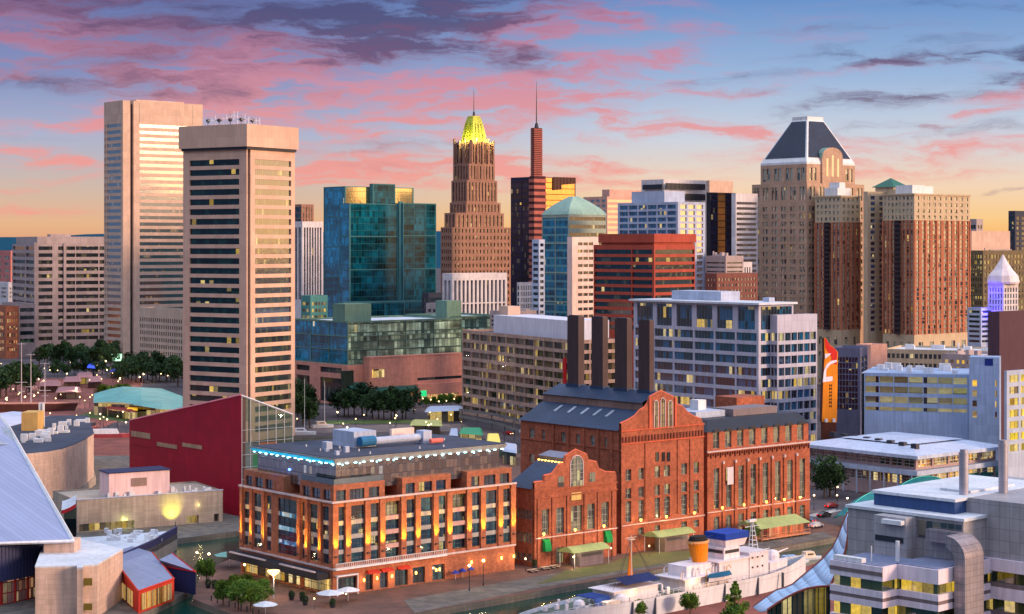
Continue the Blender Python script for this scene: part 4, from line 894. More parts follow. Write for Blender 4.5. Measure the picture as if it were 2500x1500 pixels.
def banded_concrete():
    b = Bld('banded_concrete_office', 'weathered concrete office block with long cluttered window bands behind the brick power station', 'building', 1402, 731, 27)
    a, bb = b.r(1514), b.l(1128); T = b.z(831)
    zs = [0] + cells(0.6, T - .8, 9, 2.65)[1:-1] + [T]
    b.block(0, 0, a, bb, 0, T, (cells(0, a, 3, None, (.5, .5), .93), zs), (cells(0, bb, 12, None, (.5, .5), .95), zs), .8)
    b.finish(wallmat('stained_concrete', (178, 148, 136), .16, joint=(6, 4.1), mortar=.85, streak=.3), G_PARK, ROOFD, wname='window_band', limit=100)
    m = MB(); x0 = 3.5; m.box(x0, b.l(1392, x0), T - .9, x0 + 18, b.l(1205, x0), b.z(773, x0, b.l(1300, x0)) - .6); m.build('roof_screen', wallmat('white_roof_screen', (206, 206, 222), .05), b.root)
    m = MB(); y = b.l(1250, 12); m.box(8, y - 4, 44, 14, y + 5, 48.6); m.build('roof_plant', CONC, b.root)
    m = MB(); y0 = b.l(1384, 0); m.box(-.5, y0, 12, -.1, y0 + 2.4, 30); m.build('banner', wallmat('red_banner', (190, 20, 30)), b.root)
banded_concrete()
def bluegrey():
    b = Bld('blue_grey_office', 'large blue-grey office block with tall framed bays under a thin white roof behind the chimneys', 'building', 1852, 640)
    a, bb = b.r(1937), b.l(1547); T = b.z(745); zc1, zc0 = b.z(750), b.z(806)
    rows = []
    z = zc0 - 1.2
    for i in range(11): rows = [z - 2.75, z] + rows; z -= 4.05
    zs = [0] + rows + [zc0, zc1, T]
    us = [0]
    for p0, p1 in ((1843, 1801), (1789, 1750), (1739, 1700), (1689, 1651), (1640, 1603), (1594, 1555)): us += [b.l(p0), b.l(p1)]
    us += [bb]
    b.facade('L', 0, us, [zc0 - .4, zc0, zc1, T], .45); b.facade('L', 0, cells(0, bb, 6, None, (.6, .4), .93), [0] + rows + [zc0 - .4], .45)
    b.facade('R', 0, [0, 1.2, a - .8, a], zs, .45)
    b.w.box(0, 0, 0, a, bb, T, skip='bRLt'); b.w.poly([(0, 0, T), (a, 0, T), (a, bb, T), (0, bb, T)])
    # wing towards the viewer on the right
    x0 = b.r(1880); y0 = b.ray(1898, b.L, (x0, 0)); x1 = b.r(1995, y0); T2 = b.z(770, x0, y0)
    zw = [0] + rows[:-2] + ([rows[-2], rows[-1]]) + [T2]
    b.block(x0, y0, x1, -.02, 0, T2, (cells(x0, x1, 6, None, (.4, .4), .9), zw), (cells(y0, -.02, 2, None, (.2, .2), .94), zw), .4)
    b.finish(wallmat('blue_grey_panel', (186, 184, 202), .06, joint=(3.2, 4.05), mortar=.85), glassmat('framed_office_glass', (6, 36, 50), 1.5, 4.05, lit=.15, blindp=.3, blind=(10, 96, 140), strength=1.0, mull=.06, mcol=(120, 124, 140)), ROOFW, limit=100)
    m = MB(); m.box(-1.6, -1.6, T + .02, a + .4, bb + 1, T + .7); m.build('roof_slab', ROOFW, b.root)
    m = MB(); y = b.l(1760, 8); m.box(8, y, T + .7, 18, b.l(1640, 8), T + 4.0); m.box(12, 6, T + .7, 15, 9, T + 2.2); m.build('roof_plant', WHTB, b.root)
bluegrey()
def garage():
    b = Bld('parking_garage', 'pale blue parking garage with four decks of dim lit bays and a plain stair tower', 'parking garage', 2440, 600, 72)
    bb = b.l(2103); y1 = b.l(2366); T = b.z(873); T2 = b.z(916, 0, y1); p = 3.3
    zs = [0]
    tops = [b.z(924, 0, y1), b.z(949, 0, y1), b.z(974, 0, y1), b.z(1000, 0, y1)]
    for t in reversed(tops): zs += [t - 2.15 + (t == tops[-1]) * .9, t]
    zs += [T2]
    b.facade('L', .8, cells(y1, bb - .8, 7, None, (.6, .2), .95), zs, 1.2, tag='g')
    b.w.box(.8, y1, 0, 34, bb, T2, skip='bLt'); b.w.poly([(.8, y1, T2 - .2), (34, y1, T2 - .2), (34, bb, T2 - .2), (.8, bb, T2 - .2)])
    yw0, yw1 = b.l(2434), b.l(2429.5); ya, yb = b.l(2385), b.l(2374)
    zt = [0] + [v for t in reversed(tops) for v in (t - 2.6, t - .5)] + [T]
    b.facade('L', 0, [0, yw0, yw1, ya, yb, y1], zt, .4, tag='s'); b.w.box(0, 0, 0, 9, y1, T, skip='bL')
    b.finish(wallmat('pale_blue_concrete', (150, 170, 205), .05, joint=(4, 3.3), mortar=.93), {'g': G_GAR, 's': G_SHOP}, ROOFW, wname='deck_opening')
    m = MB(); random.seed(2)
    for i in range(16):
        y = random.uniform(y1 + 3, bb - 4); x = random.uniform(3, 26); w = random.uniform(.8, 2.6); m.box(x, y, T2 - .19, x + w, y + w * random.uniform(.6, 2), T2 + random.uniform(.6, 2.2))
    m.each('roof_unit', WMET, b.root)
    m = MB(); y = b.l(2415); m.box(-.1, y - 1.2, b.z(893, 0, y), -.01, y + 1.4, b.z(876, 0, y)); m.build('sign', wallmat('navy_sign', (20, 44, 120)), b.root)
    simple('lit_garage_wing', 'parking block at the right edge with bright yellow lit bays', 2458, 560, 2452, 2600, 906, 1110, 7, 5, 0, WHTB, glassmat('yellow_bay', (130, 110, 30), 2.0, 3.6, lit=.9, strength=.9, litcol=(255, 225, 40), blindp=.2, refl=.05), ROOFW, fr=.62, fc=.8, pp=6)
    simple('blue_glass_office', 'narrow office block with a blue glass grid front beside the orange sign', 2100, 655, 2036, 2118, 850, 1002, 9, 2, 7, wallmat('slate_panel', (96, 98, 124)), glassmat('deep_blue_glass', (12, 24, 52), 1.5, 3.4, lit=.06, blindp=.1), ROOFW, fr=.84, fc=.84, pp=22, ang=70)
    simple('pink_stair_block', 'blank pink stair block behind the blue glass office', 2126, 700, 2090, 2166, 842, 900, 1, 0, 0, wallmat('salmon_render', (222, 168, 150)), G_DK, ROOFW)
    simple('lower_terrace_block', 'low cream terrace block at the foot of the brick apartment towers', 2420, 830, 2160, 2450, 858, 910, 2, 3, 22, wallmat('pale_tan_stone', (0, 0, 0)), G_OFF, ROOFW, fr=.5, fc=.7, pp=5, ang=66)
garage()
def sign_tower():
    Y = 598.0
    t = thing('sign_tower', 'tall curved orange and red sign fin with a white swoosh beside the white grid wing', 'sign', (wp(2020, 1030, Y).x, Y, 0), R(15))
    X = lambda px: (px - 2020) * Y / F / math.cos(R(15)); Z = lambda py: H - (py - HZ) * Y / F
    out = [(2003, 1030), (2041, 1032), (2043, 940), (2044, 860), (2036, 851), (2024, 843), (2013, 825), (2009, 826), (2010, 870), (2006, 940)]
    m = MB(); n = len(out); pf = [(X(a), -.9, Z(b)) for a, b in out]; pb = [(p[0], .9, p[2]) for p in pf]
    m.poly(pf); m.poly(pb[::-1])
    for i in range(n): j = (i + 1) % n; m.poly([pf[j], pf[i], pb[i], pb[j]], 1)
    m.box(X(2006), -.8, -.5, X(2040), .8, Z(1031), 1)
    m.build('panel', [wallmat('orange_panel', (226, 130, 10), .12, rough=.45), wallmat('dark_brown_edge', (90, 44, 30))], t)
    def patch(nm, pts, mat, e):
        q = MB(); f = [(X(a), -.9 - e, Z(b)) for a, b in pts]; q.poly(f); bk = [(p[0], -.9, p[2]) for p in f]
        for i in range(len(f)): j = (i + 1) % len(f); q.poly([f[j], f[i], bk[i], bk[j]])
        q.build(nm, mat, t)
    red = wallmat('red_panel', (206, 40, 34), .05)
    patch('red_panel', [(2010, 828), (2013, 826), (2024, 844), (2036, 852), (2042, 860), (2041, 880), (2026, 870), (2012, 850)], red, .06)
    patch('red_panel', [(2028, 866), (2041, 880), (2041, 890), (2026, 888)], red, .05)
    wh = wallmat('swoosh_white', (226, 220, 228), .02)
    patch('swoosh', [(2041, 879), (2041, 884), (2024, 890), (2014, 902), (2013, 920), (2030, 919), (2030, 930), (2005, 933), (2008, 905), (2014, 890), (2026, 881)], wh, .12)
    patch('swoosh', [(2010, 864), (2026, 863), (2022, 868), (2011, 876)], wh, .13)
    dk = wallmat('sign_letter_black', (40, 20, 10), .02)
    q = MB(); y = 938
    for k in range(7):                                        # small dark capitals running down the panel
        x0, x1, z0, z1 = X(2022), X(2028), Z(y + 6), Z(y); w = .18
        q.box(x0, -1.0, z0, x0 + w, -.9, z1); q.box(x1 - w, -1.0, z0, x1, -.9, z1)
        q.box(x0, -1.0, (z0 + z1) / 2 - w / 2, x1, -.9, (z0 + z1) / 2 + w / 2)
        if k % 2: q.box(x0, -1.0, z1 - w, x1, -.9, z1)
        y += 8.4
    q.build('lettering', dk, t)
    q = MB(); q.cyl(X(2012), -1.4, Z(1030), Z(1022), .5, .5, 8); q.cyl(X(2032), -1.4, Z(1030), Z(1022), .5, .5, 8); q.build('floodlight', WMET, t)
sign_tower()
def pavilion():
    b = Bld('harbor_pavilion', 'wide two-storey pavilion with a white layered roof and yellow lit glass to the right', 'building', 2236, 545)
    a, bb = b.r(2431), b.l(1974); T = b.z(1109); zu1, zu0 = b.z(1119), b.z(1143); zs1, zs0 = b.z(1150), b.z(1160); zl1, zl0 = b.z(1164), b.z(1186)
    m0 = -2.0
    b.w.box(0, 0, 0, a, bb, T - 1.2, skip='bRLt')
    b.facade('R', 0, cells(0, a, 5, None, (.5, .5), .9), [0, zl0, zl1, zu0, zu1, T - 1.2], .5, tag='y')
    b.facade('L', 0, cells(0, bb, 9, None, (.5, .5), .9), [0, zl0, zl1, zu0, zu1, T - 1.2], .5, tag='d')
    b.panes = [(s_, o, u0, u1, z0, z1, ('y' if (s_ == 'L' and z1 < 8 and b.l(2190) < (u0 + u1) / 2 + 0 < b.l(2104)) else t)) for (s_, o, u0, u1, z0, z1, t) in b.panes]
    G_Y = glassmat('pavilion_lit_glass', (120, 80, 10), .9, 3.3, lit=.72, blindp=.1, strength=1.1, litcol=(255, 190, 30), refl=.08)
    G_R = glassmat('pavilion_dark_glass', (28, 26, 34), 1.6, 1.3, lit=.03, blindp=.3, blind=(110, 30, 28), refl=.16)
    b.finish(wallmat('pink_grey_render', (176, 150, 150), .08), {'y': G_Y, 'd': G_R, None: G_R}, ROOFW, frame=WMET, nx=lambda W, h: (max(2, round(W / 2.0)), 3 if h > 2.6 else 2), bar=.14)
    m = MB(); m.box(-2.2, -2.2, zs0, a + 1, -.01, zs1 + .2); m.box(-2.2, 0, zs0, -.01, bb + 1, zs1 + .2); m.build('balcony_slab', WHTB, b.root)
    m = MB(); z = T - 1.2
    m.prism([(-3, -3), (a + 2, -3), (a + 2, bb + 3), (-3, bb + 3)], z, z + 1.0)
    m.prism([(-2.6, -2.6), (a + 1.6, -2.6), (a + 1.6, bb + 2.6), (-2.6, bb + 2.6)], z + 1.0, z + 2.6, 0, [(6, 6), (a - 6, 6), (a - 6, bb - 6), (6, bb - 6)])
    m.prism([(9, 9), (a - 9, 9), (a - 9, bb - 9), (9, bb - 9)], z + 2.6, z + 3.0, 0, [(9, 9), (a - 9, 9), (a - 9, bb - 9), (9, bb - 9)])
    m.prism([(7, 7), (a - 7, 7), (a - 7, bb - 7), (7, bb - 7)], z + 3.0, z + 3.7, 0, [(12, 12), (a - 12, 12), (a - 12, bb - 12), (12, bb - 12)])
    m.build('roof', wallmat('pale_seamed_roof', (190, 200, 226), .1, joint=(.9, 60), mortar=.85, rough=.5), b.root)
    m = MB()
    for i in range(8): m.box(4 + i * 1.2, 3 + i * 5.5, z + 2.0, 5.6 + i * 1.2, 5 + i * 5.5, z + 3.6)
    m.each('roof_unit', DARKM, b.root)
    m = MB()
    for i in range(9): y = bb * i / 8; m.cyl(-1.9, y, 0, zs0, .25, .25, 8)
    m.each('column', WHTB, b.root)
pavilion()
# ---------------------------------------------------------------- brick buildings on the pier
WHF = wallmat('window_frame_paint', (150, 150, 144), .05, rough=.5)
DKF = wallmat('dark_window_frame', (44, 54, 62), .05, rough=.5)
SPAN = wallmat('spandrel_panel', (166, 160, 158), .08, joint=(1.2, 9), mortar=.8)
STRING = wallmat('pale_string_course', (196, 176, 176), .06)
G_BR = glassmat('pier_office_glass', (6, 44, 66), 1.1, 3.4, lit=.04, blindp=.25, blind=(50, 92, 100), strength=1.2, refl=.12)
G_PP = glassmat('old_works_glass', (60, 78, 78), 1.2, 2.4, lit=.06, blindp=.5, blind=(130, 136, 116), strength=.8, refl=.12, litcol=(240, 225, 120))
G_CY = glassmat('glowing_cyan_spandrel', (0, 150, 210), 1.0, 9.0, lit=.8, blindp=.3, blind=(0, 110, 170), strength=.9, litcol=(40, 200, 255), refl=.15)  # emission added to make the blue spandrels glow; they are no lamps
WARM = emis('warm_lamp_glass', (255, 196, 90), 5)
CYANL = emis('cyan_soffit_lamp', (170, 250, 255), 9)
def pier_office():
    b = Bld('brick_pier_office', 'six-storey red brick office block on the pier with amber uplit pilasters and a glass penthouse', 'building', 813, 394)
    q = lambda z: 550 + .3033 * z
    a, bb = b.r(1256), b.l(588)
    zb, zc, z6, zp0, zp1, zr = b.z(1387), b.z(1230), b.z(1186), b.z(1180), b.z(1137), b.z(1121)
    fh = (zc - .7 - zb) / 4
    Rb = [(890, 960), (1010, 1120), (1165, 1235), (1285, 1405), (1460, 1525), (1570, 1665), (1715, 1775), (1825, 1940), (1985, 2050), (2095, 2185), (2235, 2295)]
    Lb = [(835, 780), (745, 680), (640, 615), (592, 422), (370, 330), (290, 230), (195, 150)]
    uR = [0] + [b.r(q(v)) for p in Rb for v in p] + [a]; uL = [0] + [b.l(q(v)) for p in Lb for v in p] + [bb]
    zt = zc - .9
    b.facade('R', 0, uR, [zb, zb + .5, zt, zc], .7, tag='m'); b.facade('L', 0, uL, [zb, zb + .5, zt, zc], .7, tag='m')
    bays, b.panes = b.panes, []
    sp = MB(); cy = MB(); rail = MB()
    for (side, off, u0, u1, z0, z1, tg) in bays:
        wide = (u1 - u0) > 5.2 and side == 'L'; rec = side == 'R' and (abs(u0 - b.r(q(1285))) < .2 or abs(u0 - b.r(q(1825))) < .2)
        for k in range(4):
            f0 = z0 + (z1 - z0) * k / 4; f1 = z0 + (z1 - z0) * (k + 1) / 4; s0 = f1 - .95 if k < 3 else f1
            o = off + (0.5 if rec else 0)
            b.panes.append((side, o - .3, u0, u1, f0, s0, 'c' if wide and k == 0 else ('l' if rec and k == 3 else None)))
            if k < 3:
                mb = cy if wide else (rail if rec else sp)
                if side == 'R': mb.box(u0, off - .42, s0, u1, off + .3, f1)
                else: mb.box(off - .42, u0, s0, off + .3, u1, f1)
    sp.each('spandrel', SPAN, b.root); cy.each('blue_spandrel', G_CY, b.root); rail.each('balcony_panel', wallmat('pinkish_panel', (190, 150, 144), .06), b.root)
    # ground storey
    gR = [0] + [b.r(q(v)) for v in (908, 1058, 1128, 1190, 1245, 1310, 1365, 1470, 1510, 1610, 1668, 1768)] + [a]
    b.facade('R', 0, gR, [0, .15, 3.7, zb], .6, tag='s')
    b.facade('L', 0, [0, .8, bb * .33, bb * .345, bb * .66, bb * .675, bb - .6, bb], [0, .3, 3.5, zb], .8, tag='y')
    b.w.poly([(a, 0, 0), (a, bb, 0), (a, bb, zc), (a, 0, zc)]); b.w.poly([(a, bb, 0), (0, bb, 0), (0, bb, zc), (a, bb, zc)])
    b.w.poly([(0, 0, zc), (a, 0, zc), (a, bb, zc), (0, bb, zc)])
    # sixth-storey brick blocks set on the cornice
    for p0, p1, win, yR in ((868, 1283, ((892, 970), (1002, 1120), (1157, 1240)), 1), (1425, 1815, ((1452, 1525), (1560, 1665), (1697, 1775)), 0), (1945, 2306, ((1980, 2045), (2082, 2175), (2212, 2285)), 0)):
        x0, x1 = max(.5, b.r(q(p0), .5)), b.r(q(p1), .5)
        us = [x0] + [b.r(q(v), .5) for w in win for v in w] + [x1]
        b.facade('R', .5, us, [zc, zc + .35, zc + 2.6, z6], .4)
        if yR:
            y1 = b.l(q(600), .5); b.facade('L', .5, [.5] + [b.l(q(v), .5) for v in (845, 788, 762, 698, 678, 622)] + [y1], [zc, zc + .35, zc + 2.6, z6], .4)
            b.w.box(x0, .5, zc, x1, y1, z6, skip='bRL')
        else: b.w.box(x0, .5, zc, x1, 9, z6, skip='bR')
    y0, y1 = b.l(q(470), .5), bb - .4
    b.facade('L', .5, [y0] + [b.l(q(v), .5) for v in (380, 322, 302, 240, 216, 166)] + [y1], [zc, zc + .35, zc + 2.6, z6], .4); b.w.box(.5, y0, zc, 9, y1, z6, skip='bL')
    b.finish(wallmat('orange_brick', (166, 100, 74), .10, brick=True, streak=.1), {None: G_BR, 's': G_BR, 'y': G_SHOP, 'c': G_BR, 'l': glassmat('olive_lit_glass', (70, 66, 26), 1.0, 3, lit=.5, strength=.5, litcol=(220, 190, 60))}, ROOFD, frame=DKF, nx=lambda W, h: (1 if W < 1.4 else 2 if W < 3.6 else 4, 2 if h < 3.4 else 2), limit=100)
    # cornices
    m = MB(); m.box(-.5, -.5, zc + .01, a + .3, -.01, zc + .4); m.box(-.5, 0, zc + .01, -.01, bb + .3, zc + .4)
    m.box(-.35, -.35, zb - .5, a + .2, -.01, zb - .1); m.box(-.35, 0, zb - .5, -.01, bb, zb - .1); m.build('cornice', STRING, b.root)
    # pilasters with uplights
    m = MB(); lights = MB()
    for i, z_ in enumerate((862, 985, 1143, 1262, 1432, 1547, 1692, 1802, 1960, 2072, 2212, 2315)):
        c = b.r(q(z_)); c = max(c, .5); c = min(c, a - .5); w = .72
        m.box(c - w, -.32, zb, c + w, -.005, zc - .1)
        lights.box(c - .3, -.75, zb + 2.2, c + .3, -.33, zb + 2.5)
        lamp((c, -1.3, zb + 2.6), (1, .50, .02), 15000, b.root, .12, 'SPOT', (R(167), 0, 0), spot_size=R(42), spot_blend=.8)
    for z_ in (860, 765, 660, 596, 310, 212, 128):
        c = b.l(q(z_)); c = max(.55, min(c, bb - .5)); w = .6
        m.box(-.32, c - w, zb, -.005, c + w, zc - .1); lights.box(-.75, c - .3, zb + 1.2, -.33, c + .3, zb + 1.5)
        if z_ != 860: lamp((-1.3, c, zb + 1.6), (1, .50, .02), 13000, b.root, .12, 'SPOT', (0, R(-167), 0), spot_size=R(42), spot_blend=.8)
    m.each('pilaster', wallmat('orange_brick', (0, 0, 0)), b.root); lights.each('uplight_fixture', DARKM, b.root)
    # penthouse
    e = 2.4; zf = zc + 2.2
    pb = Bld('x', 'x', 'x', 813, 394); bpy.data.objects.remove(pb.root)
    xa, yb = b.r(q(2205), e), b.l(q(262), e)
    gl = MB(); gl.box(e, e, zf, xa, yb, zp1); gl.build('penthouse_glass', glassmat('penthouse_glass', (20, 30, 40), 1.1, 1.9, lit=.05, blindp=.35, blind=(96, 84, 80), mull=.09, zm=.08, mcol=(60, 62, 72), strength=.6, refl=.2, litcol=(200, 210, 220)), b.root)
    rf = MB(); ro = 1.0
    rf.prism([(ro + .7, ro + .7), (xa + .8, ro + .7), (xa + .8, yb + .8), (ro + .7, yb + .8)], zp1 + .01, zr - .25, 0, [(ro, ro), (xa + 1.4, ro), (xa + 1.4, yb + 1.5), (ro, yb + 1.5)]); rf.build('penthouse_fascia', wallmat('fascia_metal', (168, 164, 164), .06, joint=(1.3, 9), mortar=.8, rough=.4), b.root)
    rf = MB(); rf.box(ro + .35, ro + .35, zr - .24, xa + 1.0, yb + 1.1, zr - .1); rf.build('roof', ROOFD, b.root)
    m = MB()
    for i in range(22):
        x = e + .3 + (xa - e) * i / 21; m.box(x - .28, ro + .5, zp1 - .12, x + .28, ro + .9, zp1 - .01)
    for i in range(14):
        y = e + .3 + (yb - e) * i / 13; m.box(ro + .5, y - .25, zp1 - .12, ro + .9, y + .25, zp1 - .01)
    m.each('soffit_lamp', CYANL, b.root)
    k = MB(); k.poly([(ro + .60, ro + .8, zp1 + .1), (ro + .60, yb + .7, zp1 + .1), (ro + .12, yb + 1.2, zr - .6), (ro + .12, ro + .3, zr - .6)]); k.build('painted_fascia_light', emis('painted_fascia_light_glow', (0, 150, 190), .75), b.root)  # emissive band paints the soffit lamps' light onto the fascia
    for i in range(7): lamp((ro + .6, e + (yb - e) * (i + .5) / 7, zp1 - .5), (.15, .8, 1), 60, b.root, .2)
    for i in range(10): lamp((e + (xa - e) * (i + .5) / 10, ro + .6, zp1 - .5), (.3, .85, 1), 28, b.root, .2)
    lamp((.3, b.l(q(380)), zf + 2.5), (.05, .15, 1), 160, b.root, .3)
    # railing at the terrace edge
    m = MB(); m.box(.5, .45, z6 + .02, b.r(q(1283)), .55, z6 + 1.2); m.box(.45, .56, z6 + .02, .55, b.l(q(600)), z6 + 1.2); m.build('terrace_railing', wallmat('railing_glass', (70, 90, 104), rough=.15, spec=1), b.root)
    # white balcony rail above the shops
    m = MB(); x0, x1 = b.r(q(890), -1.3), b.r(q(1785), -1.3); m.box(x0, -1.4, zb - .45, x1, -.36, zb - .12)
    n = 60
    for i in range(n + 1): x = x0 + (x1 - x0 - .1) * i / n; m.box(x, -1.38, zb - .11, x + .07, -1.3, zb + .9)
    m.box(x0, -1.42, zb + .9, x1, -1.28, zb + 1.0); m.box(x0, -1.4, zb - .05, x1, -1.29, zb + .04); m.build('balcony', WMET, b.root)
    # canopy over the left-hand shops
    m = MB(); m.box(-3.4, 1.0, 3.6, -.36, bb + .6, 5.1); m.build('canopy', wallmat('dark_canopy_panel', (40, 40, 50), .2, joint=(5, 9), mortar=1.6), b.root)
    m = MB(); m.box(-3.6, 2, 5.12, -3.1, bb * .42, 5.4); m.box(-3.6, bb * .58, 5.12, -3.1, bb * .98, 5.4); m.build('canopy_trim', STRING, b.root)
    for i in range(5): lamp((-2.2, bb * (i + .5) / 5, 3.2), (1, .62, .2), 160, b.root, .3)
    # glazed entrance frame, wall lamps and awnings
    x0, x1 = b.r(q(898), -1), b.r(q(1068), -1)
    m = MB(); m.box(x0, -1.2, 0, x0 + .18, -1.0, 4.2); m.box(x1 - .18, -1.2, 0, x1, -1.0, 4.2); m.box(x0, -1.3, 4.2, x1, -.37, 4.45); m.build('entrance_frame', WMET, b.root)
    for z_ in (1110, 1215, 1335, 1528, 1690, 1718, 1975, 2075, 2215, 2315):
        x = b.r(q(z_)); zz = 2.6 if z_ < 1900 else 3.2
        l_ = MB(); l_.box(x - .14, -.45, zz - .3, x + .14, -.18, zz + .3); l_.build('wall_lamp', WARM, b.root); lamp((x, -.8, zz), (1, .6, .22), 110, b.root, .15)
    for z_ in (1180, 1290, 1430):
        x = b.r(q(z_)); l_ = MB(); l_.poly([(x - 1.5, -.2, 4.6), (x - 1.5, -1.4, 3.9), (x + 1.5, -1.4, 3.9), (x + 1.5, -.2, 4.6)]); l_.poly([(x - 1.5, -1.4, 3.9), (x - 1.5, -.2, 4.6), (x - 1.5, -.2, 3.9)]); l_.poly([(x + 1.5, -.2, 4.6), (x + 1.5, -1.4, 3.9), (x + 1.5, -.2, 3.9)]); l_.build('awning', wallmat('red_awning', (196, 60, 44)), b.root)
    # rooftop plant
    zr_ = zr - .1
    def rb(nm, p0, pc, p1, y_, ztop, mat, cyl=False):
        x0 = b.r(q(pc), y_); yy = b.l(q(p0), x0); x1 = b.r(q(p1), y_)
        k = MB()
        k.box(x0, y_, zr_, x1, max(yy, y_ + .8), ztop); k.build(nm, mat, b.root); return x0, x1
    rb('plant_room', 865, 1035, 1215, 15.5, zr_ + 3.6, WHTB); rb('plant_room', 1325, 1340, 1520, 20, zr_ + 3.0, wallmat('pink_white_panel', (0, 0, 0)))
    rb('roof_vent', 778, 815, 862, 17, zr_ + 1.6, WHTB); rb('roof_vent', 880, 895, 920, 6, zr_ + .9, WHTB); rb('roof_vent', 955, 968, 1000, 9, zr_ + 1.3, WHTB); rb('roof_vent', 800, 812, 840, 13, zr_ + .6, WHTB)
    k = MB(); x0 = b.r(q(1210), 13.4); x1 = b.r(q(1590), 13.4); k.tube([(x0, 14, zr_ + 1.4), (x1, 14, zr_ + 1.4)], .85, 12); k.box(x1 - .4, 12.6, zr_, x1 + 2, 15.4, zr_ + 2.9); k.build('air_duct', WHTB, b.root)
    k = MB(); k.tube([(x0 - 4, 14, zr_ + 1.5), (x0, 14, zr_ + 1.5)], 1.15, 12); k.build('blue_duct_cover', wallmat('blue_tarp', (40, 104, 150), .2), b.root)
    k = MB(); x0 = b.r(q(1650), 10); k.tube([(x0, 10, zr_ + .8), (x0 + 3.4, 10, zr_ + .8)], .55, 10); k.build('red_tank', wallmat('salmon_tank', (222, 110, 100)), b.root)
    k = MB(); random.seed(11)
    for i in range(14): x = random.uniform(6, xa - 3); y = random.uniform(3, yb - 4); k.cyl(x, y, zr_, zr_ + .5, .18, .18, 6)
    k.each('vent_pipe', WMET, b.root)
pier_office()
GABLE_T = .6
def gable(b, prof, mat, y0=0.0, t=.9, zlow=0.0, name='gable_wall', copes=True):
    """parapet wall with a stepped / curved outline standing in the right-hand face plane"""
    m = MB(); n = len(prof); pts = prof
    f = [(p[0], y0, p[1]) for p in pts] + [(pts[-1][0], y0, zlow), (pts[0][0], y0, zlow)]
    return f
def fillgable(w, prof, y0, t, zlow):
    f = [(p[0], y0, p[1]) for p in prof]
    for i in range(len(prof) - 1):
        (xa, za), (xb, zb_) = prof[i], prof[i + 1]
        if xb - xa > 1e-3:
            w.poly([(xa, y0, zlow), (xb, y0, zlow), (xb, y0, zb_), (xa, y0, za)]); w.poly([(xb, y0 + t, zlow), (xa, y0 + t, zlow), (xa, y0 + t, za), (xb, y0 + t, zb_)])
        w.poly([(xa, y0, za), (xb, y0, zb_), (xb, y0 + t, zb_), (xa, y0 + t, za)])
def coping(prof, y0, t, b):
    m = MB(); m.tube([(p[0], y0 + t / 2, p[1] + .05) for p in prof], .28, 4); m.build('coping', wallmat('orange_brick_coping', (190, 96, 70), .1), b.root)
def arch_win(b, x0, x1, z0, z1, y, gm, fm, n=8, nx=3, nz=5):
    r = (x1 - x0) / 2; c = (x0 + x1) / 2; zs = z1 - r
    pts = [(x0, y, z0), (x1, y, z0)] + [(c + r * math.cos(t), y, zs + r * math.sin(t)) for t in [math.pi * i / n for i in range(n + 1)]]
    m = MB(); m.poly(pts)
    for k in range(1, nx): x = x0 + (x1 - x0) * k / nx; m.box(x - .06, y - .1, z0, x + .06, y - .01, zs + math.sqrt(max(0, r * r - (x - c) ** 2)), 1)
    for k in range(nz): z = z0 + (zs - z0) * k / (nz - 1); m.box(x0, y - .09, z - .05, x1, y - .005, z + .05, 1)
    o = m.build('window', [gm, fm], b.root)
    m = MB(); m.tube([(x0 - .12, y - .05, z0), (x0 - .12, y - .05, zs)] + [(c - (r + .12) * math.cos(t), y - .05, zs + (r + .12) * math.sin(t)) for t in [math.pi * i / n for i in range(1, n)]] + [(x1 + .12, y - .05, zs), (x1 + .12, y - .05, z0)], .14, 4); m.build('frame', STRING, o)
